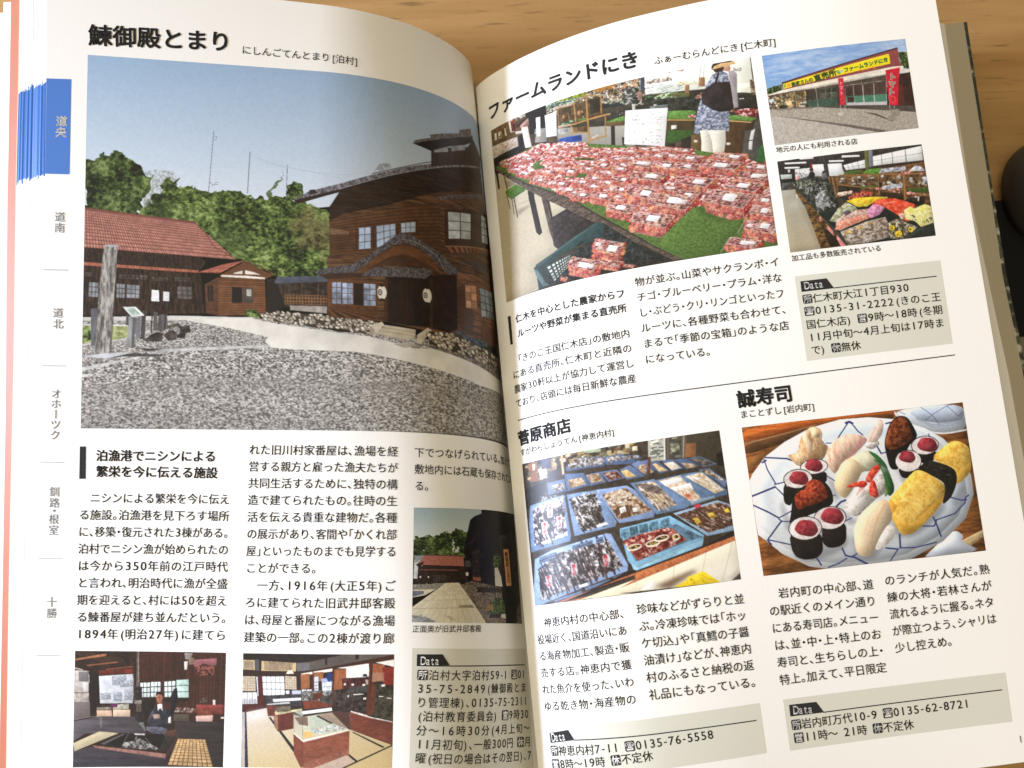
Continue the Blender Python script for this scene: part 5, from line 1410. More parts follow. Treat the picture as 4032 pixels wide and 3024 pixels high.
['P',(120,116,124),[287,199,317,188,322,248,289,267],{'n': 0.25}],
]),
('R', [[3.479, 7.395], [23.493, 6.946], [23.415, 20.756], [3.326, 21.044]], 330, 270, 91, 'photo of blue trays filled with bagged dried seafood', (0, 0.1), [
['P',(62,54,46),[-12,-14,1002,-10,1004,1009,-11,1013],{'n': 0.25}],
['C',[(206,186,140),(176,146,100),(150,110,76),(226,214,184),(96,84,70),(130,130,100)],[26,6,237,-9,455,-2,602,-8,594,85,360,63,242,73,95,147,25,194],110,24.9,19.3,(-15,5)],
['P',(176,190,160),[350,-20,438,-6,435,29,352,17],{'n': 0.1}],
['P',(40,34,30),[79,-4,121,-4,124,33,83,30]],
['P',(66,58,80),[120,0,179,4,180,81,124,74],{'n': 0.4}],
['P',(232,196,160),[233,-2,245,1,244,138,231,138]],
['P',(150,104,70),[41,10,99,10,100,84,43,76],{'n': 0.1}],
['P',(148,100,66),[50,82,99,88,101,149,52,144],{'n': 0.1}],
['P',(236,232,222),[69,22,85,24,81,66,67,65]],
['P',(226,222,210),[104,77,148,72,151,138,109,143],{'n': 0.3}],
['L',(40,34,32),[106,85,150,129],2.3],
['P',(36,32,28),[3,189,141,159,119,266,38,311,-4,350],{'n': 0.3}],
['P',(84,76,62),[658,-3,760,-1,1000,2,995,241,857,155,746,148,649,159],{'n': 0.14}],
['P',(206,206,190),[671,-9,739,-6,724,151,661,146],{'n': 0.12}],
['C',[(120,124,116),(226,228,220),(90,90,84)],[674,0,736,2,722,143,664,139],40,22.7,7.9,(-8,4)],
['C',[(120,120,104),(176,176,150),(70,70,64)],[760,3,813,6,799,151,746,144],30,20.4,13.6,(-8,8)],
['L',(236,236,230),[667,-8,657,137],5.1],
['L',(240,242,238),[740,-1,728,152],6.8],
['L',(120,112,104),[757,-2,743,144],4.5],
['L',(176,170,160),[832,-2,815,151],5.1],
['L',(110,104,94),[825,-3,809,149],2.8],
['L',(240,240,236),[671,35,735,38],2.8],
['L',(120,114,104),[968,3,938,195],4.5],
['P',(62,56,44),[845,5,998,1,993,237,962,223,883,161,831,150],{'n': 0.12}],
['P',(146,98,62),[835,58,883,66,872,158,822,150],{'n': 0.1}],
['P',(30,26,24),[969,155,999,145,995,245,967,232]],
['P',(88,106,140),[253,92,327,47,428,55,463,95,443,130,257,121],{'n': 0.1}],
['X',[(70,60,56),(126,118,114),(176,172,172),(226,226,228)],[266,79,327,50,427,59,452,93,434,116,269,108],{'sc': 60,'con': 2.8}],
['P',(88,106,140),[449,68,525,62,592,108,588,146,455,125],{'n': 0.1}],
['X',[(70,60,56),(126,118,114),(176,172,172),(226,226,228)],[459,74,519,68,527,102,467,116],{'sc': 60,'con': 2.8}],
['P',(88,106,140),[522,77,613,89,624,115,518,131],{'n': 0.1}],
['X',[(70,60,56),(126,118,114),(176,172,172),(226,226,228)],[527,82,607,91,611,108,525,109],{'sc': 60,'con': 2.8}],
['P',(88,106,140),[582,137,657,129,687,206,632,233,581,199],{'n': 0.1}],
['X',[(120,90,66),(190,160,126),(232,214,188)],[583,153,639,149,670,218,643,228],{'sc': 60,'con': 2.8}],
['P',(88,106,140),[661,146,693,145,744,225,695,238],{'n': 0.1}],
['X',[(190,150,100),(226,196,140),(240,220,180)],[667,163,686,163,734,223,696,223],{'sc': 60,'con': 2.8}],
['P',(88,106,140),[714,149,767,152,808,223,754,231],{'n': 0.1}],
['X',[(200,180,150),(236,226,206),(246,240,226)],[720,170,765,168,798,217,755,224],{'sc': 60,'con': 2.8}],
['P',(88,106,140),[772,154,835,159,882,222,823,230],{'n': 0.1}],
['X',[(120,90,66),(190,160,126),(232,214,188)],[801,183,853,201,872,224,829,227],{'sc': 60,'con': 2.8}],
['P',(88,106,140),[841,160,889,154,968,224,903,234],{'n': 0.1}],
['X',[(50,46,44),(90,86,80),(130,120,110)],[851,166,888,162,958,218,903,227],{'sc': 60,'con': 2.8}],
['P',(104,124,160),[146,177,241,169,246,257,146,257],{'n': 0.1}],
['X',[(70,60,56),(126,118,114),(176,172,172),(226,226,228)],[170,199,233,191,237,247,173,248],{'sc': 60,'con': 2.8}],
['P',(104,124,160),[243,137,341,153,362,245,251,259],{'n': 0.1}],
['X',[(120,90,66),(190,160,126),(232,214,188)],[258,181,333,183,346,233,265,242],{'sc': 60,'con': 2.8}],
['P',(104,124,160),[346,170,419,164,445,240,367,250],{'n': 0.1}],
['X',[(120,90,66),(190,160,126),(232,214,188)],[354,172,412,174,430,229,374,232],{'sc': 60,'con': 2.8}],
['P',(104,124,160),[419,164,500,166,543,230,456,243],{'n': 0.1}],
['X',[(70,34,30),(110,60,50),(190,170,160)],[432,175,494,173,527,227,462,232],{'sc': 60,'con': 2.8}],
['P',(104,124,160),[514,169,564,149,628,240,540,245],{'n': 0.1}],
['X',[(190,150,90),(226,196,130),(240,220,170)],[519,182,546,176,589,232,541,230],{'sc': 60,'con': 2.8}],
['P',(104,124,160),[604,126,645,150,637,234,570,150],{'n': 0.1}],
['X',[(120,90,66),(190,160,126),(232,214,188)],[595,163,639,157,635,226,608,205],{'sc': 60,'con': 2.8}],
['P',(104,124,160),[875,244,928,247,1001,346,988,389,947,327],{'n': 0.1}],
['X',[(70,60,50),(170,150,120),(236,230,220)],[880,253,922,253,993,344,977,341],{'sc': 60,'con': 2.8}],
['P',(92,62,56),[653,113,667,114,652,237,634,238],{'n': 0.3}],
['P',(96,124,156),[794,259,890,259,995,406,992,436,940,443],{'n': 0.1}],
['X',[(176,150,116),(222,200,166),(246,240,226)],[808,277,889,266,982,403,938,418],{'sc': 50,'con': 2.8}],
['P',(248,246,240),[810,281,845,284,926,323,933,356,872,328],{'n': 0.04}],
['C',[(246,244,238),(206,186,156)],[823,288,921,322,970,416,938,418],26,34.0,5.1,(35,50),{'a': 0.7}],
['P',(108,136,170),[670,276,794,262,938,441,818,474],{'n': 0.1}],
['X',[(196,150,110),(226,196,160),(246,236,222)],[686,283,788,269,871,443,823,452],{'sc': 46,'con': 2.8}],
['P',(250,248,244),[690,288,792,281,800,306,718,328],{'n': 0.04}],
['P',(250,248,244),[733,343,830,324,842,368,762,368],{'n': 0.04}],
['P',(196,220,240),[819,440,931,432,937,448,820,478],{'a': 0.4}],
['P',(210,96,76),[796,397,823,395,825,426,804,430],{'n': 0.4}],
['C',[(190,140,100),(236,214,186)],[768,361,837,363,871,443,818,448],40,22.7,2.8,(55,75)],
['P',(112,140,176),[554,271,666,267,816,470,798,489,657,504],{'n': 0.1}],
['X',[(80,66,60),(176,150,120),(236,226,214)],[574,283,665,279,759,459,662,474],{'sc': 50,'con': 2.8}],
['C',[(206,176,136),(230,210,176),(110,90,76),(240,238,236)],[617,331,699,363,759,459,662,474],70,34.0,3.4,(50,70)],
['P',(86,74,76),[601,281,678,312,708,380,637,350,598,311],{'a': 0.6,'n': 0.5}],
['P',(136,160,200),[387,282,538,284,573,322,650,491,642,520,494,528,480,526],{'n': 0.1}],
['X',[(90,60,40),(160,124,90),(226,212,190)],[417,320,532,298,560,342,641,474,485,504,481,507],{'sc': 44,'con': 2.8}],
['C',[(110,74,48),(84,54,38)],[457,421,548,417,572,475,485,500,488,497],60,14.7,9.1,(60,80)],
['C',[(240,238,234),(206,186,160)],[439,309,551,317,548,409,453,405],70,14.7,6.8,(0,180)],
['P',(250,250,248),[491,428,518,419,521,454,493,466]],
['P',(250,250,248),[550,439,571,438,571,466,552,467]],
['L',(60,54,54),[556,448,558,463],1.1],
['L',(60,54,54),[565,446,565,462],1.1],
['L',(60,54,54),[501,434,503,458],1.7],
['L',(60,54,54),[509,432,511,456],1.7],
['P',(130,156,194),[244,281,392,283,470,516,462,545,261,570],{'n': 0.1}],
['X',[(40,36,34),(96,88,84),(170,166,166),(232,232,236)],[253,314,385,297,420,529,297,550],{'sc': 36,'con': 3.2}],
['C',[(44,36,32),(90,80,60)],[269,334,395,315,416,521,298,542],50,34.0,6.8,(55,80)],
['C',[(240,240,244)],[267,286,408,287,410,396,275,398],50,14.7,3.4,(0,180)],
['P',(240,240,240),[372,519,422,507,432,524,376,536]],
['P',(124,150,186),[30,309,232,278,244,562,236,599,9,633,12,434],{'n': 0.1}],
['X',[(36,30,32),(90,80,84),(180,176,180),(240,240,244)],[44,329,224,300,227,559,35,591],{'sc': 36,'con': 3.2}],
['C',[(46,34,34),(70,50,46)],[56,436,159,340,228,403,223,542,64,588],40,51.0,6.8,(60,85)],
['P',(246,240,240),[90,438,126,439,117,522,89,524]],
['T',(170,36,50),'鮭とば',109,443,102,517,17.0,{'vert': 1,'bold': 0.05}],
['P',(246,240,240),[131,332,166,333,156,416,130,418]],
['T',(170,36,50),'鮭とば',149,337,143,411,17.0,{'vert': 1,'bold': 0.05}],
['P',(246,240,240),[177,418,210,418,201,500,176,503]],
['T',(170,36,50),'鮭とば',194,422,188,496,17.0,{'vert': 1,'bold': 0.05}],
['P',(236,236,240),[73,574,134,563,138,587,85,592],{'n': 0.1}],
['P',(236,234,240),[161,549,210,548,209,563,166,566],{'n': 0.1}],
['C',[(240,240,244)],[79,256,226,276,221,338,90,372],50,17.0,4.0,(0,180),{'a': 0.8}],
['P',(134,186,216),[480,564,716,523,859,679,852,721,735,757,530,830,498,779],{'n': 0.1}],
['X',[(84,116,136),(110,150,176)],[491,612,711,571,803,702,533,793],{'sc': 60,'con': 2.8}],
['Q',(86,122,140),(138,188,214),[479,575,715,534,712,594,479,628],5,1,0.12,{'n': 0.4}],
['P',(84,110,130),[712,587,741,585,854,693,803,702],{'n': 0.4}],
['X',[(70,20,20),(120,44,36),(170,84,70),(226,206,200)],[483,648,549,623,688,597,723,611,778,697,544,792],{'sc': 36,'con': 2.4}],
['E',(236,224,200),536,699,35.1,18.1,-8],
['E',(60,36,30),537,697,28.3,9.1,-8],
['C',[(226,200,90)],[516,686,556,689,555,706,515,703],6,10.2,4.5,(0,180)],
['E',(236,224,200),622,690,35.1,18.1,-8],
['E',(60,36,30),622,688,28.3,9.1,-8],
['C',[(226,200,90)],[602,677,642,680,640,697,601,694],6,10.2,4.5,(0,180)],
['E',(236,224,200),666,664,35.1,18.1,-8],
['E',(60,36,30),666,662,28.3,9.1,-8],
['C',[(226,200,90)],[646,652,685,655,684,671,644,668],6,10.2,4.5,(0,180)],
['E',(236,224,200),731,669,17.0,18.1,-8],
['E',(60,36,30),731,667,12.5,9.1,-8],
['C',[(226,200,90)],[711,657,750,660,749,676,709,673],6,10.2,4.5,(0,180)],
['L',(226,214,210),[573,643,613,779],2.8,{'a': 0.7}],
['L',(206,230,240),[497,787,535,827,736,753,852,715],2.8,{'a': 0.8}],
['P',(150,200,226),[511,804,535,831,735,758,852,721,844,748,522,855],{'n': 0.12}],
['P',(150,178,206),[733,511,943,464,1006,507,1001,657,996,675,873,689],{'n': 0.1}],
['X',[(56,38,30),(96,66,50),(140,110,90),(206,190,180)],[747,525,942,476,1002,514,997,642,881,668],{'sc': 36,'con': 2.8}],
['C',[(70,44,34),(110,74,54)],[757,535,940,494,1001,529,990,633,886,665],60,45.3,5.7,(25,40)],
['P',(230,196,80),[817,562,844,559,856,596,834,603],{'n': 0.14}],
['C',[(120,70,40)],[817,562,844,559,856,596,834,603],5,9.1,3.4,(0,180)],
['P',(230,196,80),[885,544,915,539,930,572,905,582],{'n': 0.14}],
['C',[(120,70,40)],[885,544,915,539,930,572,905,582],5,9.1,3.4,(0,180)],
['P',(230,196,80),[962,521,985,522,995,554,974,554],{'n': 0.14}],
['C',[(120,70,40)],[962,521,985,522,995,554,974,554],5,9.1,3.4,(0,180)],
['P',(206,60,80),[834,477,861,471,864,495,839,501],{'n': 0.2}],
['L',(236,236,236),[848,522,921,634],2.8,{'a': 0.6}],
['P',(150,176,214),[27,684,134,641,416,582,437,590,497,806,491,846,35,1000,-11,1006],{'n': 0.1}],
['X',[(34,28,28),(80,72,72),(150,144,144),(226,224,226)],[50,750,176,665,334,642,418,620,475,813,314,881,37,973],{'sc': 34,'con': 3.0}],
['C',[(52,38,36),(76,60,54),(40,30,30)],[49,758,180,689,417,628,460,803,315,873,52,960],90,73.6,7.9,(68,85)],
['C',[(236,234,236)],[51,743,181,674,417,628,460,803,315,873,54,945],40,39.7,2.8,(40,85),{'a': 0.6}],
['Q',(150,176,214),(60,70,90),[56,681,152,656,148,698,53,720],10,2,0.5],
['Q',(150,176,214),(70,80,100),[245,632,348,614,345,644,242,662],14,2,0.5],
['Q',(150,176,214),(60,70,90),[365,606,398,600,395,639,361,647],5,2,0.5],
['P',(232,222,222),[81,810,119,804,119,878,85,885],{'a': 0.75}],
['T',(176,36,50),'鮭とば',98,805,99,882,19.3,{'vert': 1,'bold': 0.05}],
['P',(232,222,222),[225,759,258,753,258,826,228,832],{'a': 0.75}],
['T',(176,36,50),'鮭とば',240,754,240,830,19.3,{'vert': 1,'bold': 0.05}],
['P',(232,222,222),[384,728,415,722,414,794,387,801],{'a': 0.75}],
['T',(176,36,50),'鮭とば',398,723,398,798,19.3,{'vert': 1,'bold': 0.05}],
['Q',(150,180,214),(84,100,130),[118,977,265,936,269,959,122,1004],18,2,0.5],
['Q',(150,180,214),(84,100,130),[283,921,406,886,407,901,287,940],18,2,0.5],
['Q',(150,180,214),(60,74,100),[422,874,466,860,467,875,424,889],6,1,0.5],
['P',(236,238,240),[254,900,300,890,301,909,258,916]],
['P',(44,34,34),[34,1002,263,962,490,849,525,845,532,857,848,752,999,676,1001,710,450,898,522,881,261,977],{'n': 0.2}],
['X',[(160,86,50),(200,116,72),(222,146,96)],[89,1011,180,979,522,878,520,907,260,992,121,1012,451,890,1000,712,999,741,445,953],{'sc': 90}],
['F',(236,222,186),(246,240,218),(240,228,190),(246,244,232),[178,998,260,992,520,907,445,953,999,741,1002,1001,442,985,511,998,282,995],{'n': 0.02}],
['L',(120,104,80),[705,852,691,942],1.2,{'a': 0.8}],
['L',(120,104,80),[858,791,830,909],1.2,{'a': 0.8}],
['L',(120,104,80),[984,752,913,992],1.2,{'a': 0.8}],
['L',(120,104,80),[524,919,521,952],1.2,{'a': 0.8}],
['P',(84,56,36),[605,971,698,929,784,897,809,905,737,951,670,994],{'a': 0.75,'soft': 12,'n': 0.1}],
['P',(250,248,244),[537,980,604,922,599,988],{'n': 0.02}],
['P',(66,58,62),[955,996,999,953,1001,997]],
['P',(170,160,140),[943,983,997,919,999,956,963,994],{'a': 0.5,'soft': 8}],
['P',(244,214,48),[686,993,758,951,754,939,832,911,905,998],{'n': 0.05}],
['C',[(206,170,30)],[758,955,829,924,880,985,733,987],26,5.1,6.8,(80,100)],
['L',(250,236,120),[758,951,832,917,900,993],1.7],
]),
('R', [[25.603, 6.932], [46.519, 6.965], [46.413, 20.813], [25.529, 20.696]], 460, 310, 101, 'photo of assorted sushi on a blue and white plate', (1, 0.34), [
['X',[(96,56,26),(134,84,42),(164,104,54)],[-11,-13,1018,-7,1013,1014,-9,1016],{'sc': 10,'st': (0.6,3)}],
['X',[(160,78,28),(186,98,40),(206,116,54)],[-2,1,689,3,683,38,544,29,335,40,-3,115],{'sc': 20,'st': (0.6,3)}],
['P',(92,60,34),[-4,123,335,40,493,20,685,22,680,69,329,102,160,144,-5,193],{'n': 0.14}],
['P',(206,176,140),[-3,111,176,76,336,36,335,42,176,83,-2,119],{'a': 0.7}],
['P',(150,100,54),[-3,225,94,179,55,266,2,273],{'n': 0.1}],
['P',(150,150,160),[895,903,964,983,906,996]],
['P',(206,178,132),[891,921,1001,859,1004,902,931,958],{'n': 0.08}],
['P',(222,198,156),[891,919,1001,859,1002,878,913,932]],
['F',(222,228,240),(206,214,228),(196,206,222),(206,214,230),[726,989,819,890,876,838,913,886,894,918,978,1000,730,997],{'n': 0.02}],
['F',(206,216,230),(190,204,224),(222,228,236),(206,218,232),[687,-1,1004,2,1001,188,891,200,801,160,715,82],{'n': 0.03}],
['P',(178,190,210),[743,16,994,16,997,115,898,129,798,93],{'n': 0.04}],
['L',(120,140,170),[779,70,846,128,924,134,1000,108],2.1],
['L',(96,118,156),[783,82,845,140,928,146,999,119],1.5],
['L',(70,88,140),[807,0,853,63,882,135],2.1],
['L',(70,88,140),[853,63,926,13,964,7],2.1],
['L',(70,88,140),[926,13,971,91],2.1],
['L',(70,88,140),[853,63,818,96],2.1],
['L',(70,88,140),[971,91,1006,54],2.1],
['L',(70,88,140),[702,9,735,39],2.1],
['P',(246,248,250),[687,3,704,41,792,150,892,195,1002,182,1002,194,890,206,785,161,688,46]],
['F',(226,236,246),(232,240,246),(230,232,232),(214,224,236),[1,366,18,323,85,217,181,132,302,58,441,23,570,30,696,67,813,146,888,229,952,365,986,487,985,618,933,771,817,905,652,1003,520,1030,295,1003,211,972,98,869,31,765,3,726],{'n': 0.02}],
['F',(204,220,234),(214,226,236),(226,228,228),(200,214,230),[17,385,103,244,199,158,310,83,438,46,567,53,683,89,800,168,870,250,924,384,956,498,955,613,901,750,795,871,646,960,519,984,304,963,225,935,117,833,54,738,19,679],{'n': 0.03}],
['P',(226,230,232),[93,398,213,231,377,142,584,146,761,247,842,416,850,596,747,778,560,885,304,872,151,754,90,583],{'n': 0.03,'soft': 40}],
['P',(196,206,214),[125,704,266,835,435,894,587,881,555,937,349,933,155,816],{'a': 0.5,'soft': 16}],
['L',(52,62,118),[464,51,482,46,494,60],10.5,{'n': 0.15}],
['L',(52,62,118),[474,53,430,128,404,178],5.3,{'n': 0.15}],
['L',(52,62,118),[489,55,514,118,532,145],5.3,{'n': 0.15}],
['L',(52,62,118),[364,171,404,178],4.4,{'n': 0.15}],
['L',(52,62,118),[85,221,181,245,200,260],7.0,{'n': 0.15}],
['L',(52,62,118),[79,231,87,303,114,401],5.3,{'n': 0.15}],
['L',(52,62,118),[69,253,88,241],7.9,{'n': 0.15}],
['L',(52,62,118),[108,408,160,398],5.3,{'n': 0.15}],
['L',(52,62,118),[111,424,4,468],7.9,{'n': 0.15}],
['L',(52,62,118),[111,424,137,475,167,542],5.3,{'n': 0.15}],
['L',(52,62,118),[3,530,64,586,106,632],7.0,{'n': 0.15}],
['L',(52,62,118),[106,632,166,596],5.3,{'n': 0.15}],
['L',(52,62,118),[105,639,119,657,160,664],5.3,{'n': 0.15}],
['L',(52,62,118),[114,656,47,760],7.0,{'n': 0.15}],
['L',(52,62,118),[46,767,139,814],5.3,{'n': 0.15}],
['L',(52,62,118),[41,767,56,800],7.0,{'n': 0.15}],
['L',(52,62,118),[367,599,391,572,412,564],8.8,{'n': 0.15}],
['L',(52,62,118),[342,386,379,431,426,478],4.4,{'n': 0.15}],
['L',(52,62,118),[247,923,262,971],7.0,{'n': 0.15}],
['L',(52,62,118),[291,991,345,970,379,945],5.3,{'n': 0.15}],
['L',(52,62,118),[365,875,375,926,405,942],7.0,{'n': 0.15}],
['L',(52,62,118),[405,938,422,926,433,917],6.1,{'n': 0.15}],
['L',(52,62,118),[405,935,466,998],8.8,{'n': 0.15}],
['L',(52,62,118),[558,907,613,924],7.0,{'n': 0.15}],
['L',(52,62,118),[628,827,622,918],7.9,{'n': 0.15}],
['L',(52,62,118),[619,917,691,926,786,907],5.3,{'n': 0.15}],
['L',(52,62,118),[607,931,570,993],5.3,{'n': 0.15}],
['L',(52,62,118),[736,792,787,800,801,764],6.1,{'n': 0.15}],
['L',(52,62,118),[788,739,798,787,810,873],7.0,{'n': 0.15}],
['L',(52,62,118),[796,763,887,733,938,672],5.3,{'n': 0.15}],
['L',(52,62,118),[878,623,927,651,948,651],6.1,{'n': 0.15}],
['L',(52,62,118),[938,672,947,635,961,622],6.1,{'n': 0.15}],
['L',(52,62,118),[586,225,601,282],7.0,{'n': 0.15}],
['L',(52,62,118),[601,282,639,273],5.3,{'n': 0.15}],
['L',(52,62,118),[642,86,663,81],7.0,{'n': 0.15}],
['L',(52,62,118),[824,187,828,204],4.4,{'n': 0.15}],
['L',(52,62,118),[338,532,370,522],4.4,{'n': 0.15}],
['L',(52,62,118),[334,724,404,697,426,686],5.3,{'n': 0.15}],
['P',(120,122,130),[133,513,156,702,133,728,119,557],{'a': 0.45,'soft': 9,'n': 0.02}],
['P',(120,122,130),[146,746,145,914,213,948,288,923,385,878,405,790,264,751],{'a': 0.45,'soft': 9,'n': 0.02}],
['P',(120,122,130),[415,791,410,943,489,979,560,892,460,860],{'a': 0.45,'soft': 9,'n': 0.02}],
['P',(120,122,130),[583,666,606,839,697,862,872,684,795,625],{'a': 0.45,'soft': 9,'n': 0.02}],
['P',(120,122,130),[343,378,378,446,387,556,357,551],{'a': 0.45,'soft': 9,'n': 0.02}],
['P',(120,122,130),[653,384,678,497,736,491],{'a': 0.45,'soft': 9,'n': 0.02}],
['P',(120,122,130),[881,639,932,555,951,574,892,687],{'a': 0.45,'soft': 9,'n': 0.02}],
['P',(120,122,130),[367,553,400,635,453,721,411,729],{'a': 0.45,'soft': 9,'n': 0.02}],
['X',[(176,130,90),(216,176,132),(240,212,176)],[183,218,230,218,254,128,280,70,312,44,347,74,355,107,345,152,372,196,349,270,311,287,241,314,208,277],{'sc': 24,'st': (2,0.7),'con': 2.2,'rag': 3}],
['X',[(200,150,110),(236,200,160),(246,224,196)],[263,91,302,58,307,169,281,274,264,185],{'sc': 30,'st': (2,0.6)}],
['P',(236,206,166),[308,51,352,83,337,127,301,129],{'n': 0.14}],
['X',[(200,150,130),(228,190,166),(242,214,192)],[349,270,372,196,413,148,472,123,532,149,552,180,524,222,455,288,396,364,379,384,354,318],{'sc': 18,'st': (3,1),'con': 2.0}],
['X',[(206,130,130),(226,166,160)],[475,245,520,159,552,176,518,229,454,304,395,372,410,327],{'sc': 30,'a': 0.6}],
['L',(244,222,204),[399,185,421,267],1.5,{'a': 0.5}],
['L',(244,222,204),[418,181,441,260],1.5,{'a': 0.5}],
['L',(244,222,204),[437,177,460,253],1.5,{'a': 0.5}],
['L',(244,222,204),[456,173,479,247],1.5,{'a': 0.5}],
['L',(244,222,204),[475,170,499,240],1.5,{'a': 0.5}],
['L',(244,222,204),[494,166,518,234],1.5,{'a': 0.5}],
['L',(244,222,204),[513,162,537,227],1.5,{'a': 0.5}],
['X',[(176,166,160),(222,214,210),(248,244,242)],[529,223,553,196,595,187,602,220,563,252],{'sc': 60,'con': 2.4}],
['P',(240,216,200),[552,156,589,92,620,46,635,77,620,152,583,209,548,195],{'n': 0.08}],
['P',(236,190,180),[552,156,589,92,598,109,558,197],{'a': 0.5}],
['F',(226,206,170),(214,206,176),(220,194,156),(206,200,186),[382,400,422,314,455,288,521,253,553,250,592,327,549,390,497,389,419,546,390,526,370,468],{'n': 0.07}],
['F',(236,214,178),(226,206,166),(222,196,156),(214,190,150),[372,453,410,327,450,287,490,310,514,376,418,561,385,525],{'n': 0.06}],
['P',(206,206,180),[493,279,548,249,596,336,560,384,520,369],{'n': 0.08,'a': 0.8}],
['X',[(176,166,160),(222,214,210),(248,244,242)],[395,634,418,561,474,517,552,460,609,361,600,546,540,582,456,691],{'sc': 60,'con': 2.4}],
['X',[(210,196,186),(244,238,234),(250,248,246)],[434,549,474,463,549,491,530,580,453,675,410,637],{'sc': 30}],
['X',[(176,40,30),(214,66,48),(238,120,92)],[551,367,590,346,595,374,555,430,535,473,506,452],{'sc': 40}],
['X',[(176,40,30),(214,66,48),(238,120,92)],[507,445,524,479,477,486,420,484,438,464],{'sc': 40}],
['X',[(176,40,30),(214,66,48),(238,120,92)],[489,465,519,478,461,545,475,509],{'sc': 40}],
['X',[(176,40,30),(214,66,48),(238,120,92)],[530,472,554,445,563,555,546,575,518,540],{'sc': 40}],
['P',(244,236,230),[476,494,507,491,496,551,463,569],{'a': 0.6}],
['P',(46,100,50),[538,244,585,287,615,354,621,394,594,359]],
['P',(40,84,44),[616,393,637,490,634,544,607,578,598,515,598,421],{'n': 0.2}],
['X',[(30,70,40),(70,120,60)],[557,306,619,363,639,521,611,540,600,453,583,357],{'sc': 60,'a': 0.7}],
['P',(90,120,60),[596,483,616,548,587,574],{'a': 0.8}],
['P',(26,22,22),[622,207,657,88,699,40,744,56,776,179,764,216,729,249,672,403,631,396,622,286],{'n': 0.2}],
['X',[(70,26,14),(110,54,28),(150,86,50)],[624,208,659,96,698,48,738,63,746,135,755,207,715,239,676,264,645,266,626,239],{'sc': 50,'con': 2.4}],
['P',(30,25,25),[742,283,859,310,832,368,788,384,750,354],{'n': 0.2,'sc': 30}],
['E',(44,40,38),801,261,63.0,43.9,{'n': 0.2}],
['E',(236,228,226),801,261,59.4,40.3,{'n': 0.1}],
['C',[(250,246,246),(222,208,208),(240,232,232)],[759,205,853,221,843,317,749,301],70,5.7,3.1,(0,180),'e'],
['X',[(120,34,44),(150,50,60),(170,70,80)],[762,255,793,203,846,220,860,282,831,315,778,291],{'sc': 50}],
['P',(30,25,25),[663,386,768,380,774,420,739,461,676,466],{'n': 0.2,'sc': 30}],
['E',(44,40,38),716,352,60.4,51.1,{'n': 0.2}],
['E',(236,228,226),716,352,56.8,47.5,{'n': 0.1}],
['C',[(250,246,246),(222,208,208),(240,232,232)],[677,288,767,303,756,416,666,400],70,5.7,3.1,(0,180),'e'],
['X',[(120,34,44),(150,50,60),(170,70,80)],[673,321,698,278,742,292,753,343,730,370,686,350],{'sc': 50}],
['P',(30,25,25),[239,337,348,356,343,425,322,437,274,397],{'n': 0.2,'sc': 30}],
['E',(44,40,38),295,319,63.0,35.6,{'n': 0.2}],
['E',(236,228,226),295,319,59.4,32.0,{'n': 0.1}],
['C',[(250,246,246),(222,208,208),(240,232,232)],[252,273,345,289,338,365,244,349],70,5.7,3.1,(0,180),'e'],
['X',[(120,34,44),(150,50,60),(170,70,80)],[252,308,278,262,325,277,337,331,312,360,266,339],{'sc': 50}],
['P',(30,25,25),[151,392,271,428,263,458,189,468,169,566,136,537],{'n': 0.2,'sc': 30}],
['E',(44,40,38),216,388,65.6,44.9,{'n': 0.2}],
['E',(236,228,226),216,388,62.0,41.3,{'n': 0.1}],
['C',[(250,246,246),(222,208,208),(240,232,232)],[172,330,269,347,259,445,162,428],70,5.7,3.1,(0,180),'e'],
['X',[(120,34,44),(150,50,60),(170,70,80)],[173,380,202,331,253,347,266,406,239,437,189,415],{'sc': 50}],
['X',[(196,146,54),(232,188,86),(246,214,120)],[813,349,923,247,968,266,1000,311,991,465,940,526,912,544,920,476,894,425],{'sc': 40,'con': 1.8}],
['P',(206,160,66),[914,475,996,396,991,465,940,530,913,545],{'a': 0.5,'n': 0.1}],
['P',(32,30,26),[749,416,802,355,885,408,918,445,923,492,912,552,883,624,842,668,841,633,867,529,811,465],{'n': 0.3,'sc': 40,'st': (3,1)}],
['C',[(66,62,50),(20,18,18)],[764,419,801,363,916,460,908,536,867,529,811,465],40,15.5,2.6,(0,40)],
['X',[(206,156,62),(236,194,92),(248,220,128)],[592,629,613,579,733,421,764,419,811,465,866,537,843,656,700,832,637,840,611,740],{'sc': 36,'con': 1.8}],
['P',(222,168,64),[637,840,606,747,595,653,629,720,666,765,708,756,850,596,843,656,700,832],{'a': 0.55,'n': 0.14}],
['C',[(190,140,60),(176,126,50)],[644,576,740,446,846,533,713,711,649,677],40,6.2,3.6,(0,180),'e'],
['P',(236,150,40),[592,629,612,586,637,644,605,701],{'a': 0.6}],
['L',(250,228,150),[601,638,642,699,700,732,854,558],2.6,{'a': 0.5}],
['P',(28,24,24),[166,596,184,468,222,451,239,438,268,404,333,423,358,489,359,575,309,612,234,638,152,693,149,670],{'n': 0.2,'sc': 30}],
['X',[(96,26,16),(140,50,28),(176,84,54)],[186,507,210,472,242,462,245,424,279,398,318,421,337,486,338,532,304,558,240,578,192,596],{'sc': 60,'con': 2.6}],
['P',(206,120,84),[279,453,294,451,296,463,280,464],{'a': 0.7}],
['P',(30,25,25),[292,709,401,705,389,833,356,865,304,866,280,822],{'n': 0.2,'sc': 30}],
['E',(44,40,38),332,670,73.4,52.7,{'n': 0.2}],
['E',(236,228,226),332,670,69.7,49.1,{'n': 0.1}],
['C',[(250,246,246),(222,208,208),(240,232,232)],[283,603,392,622,381,737,271,718],70,5.7,3.1,(0,180),'e'],
['X',[(120,34,44),(150,50,60),(170,70,80)],[286,655,321,597,382,615,397,686,365,723,305,696],{'sc': 50}],
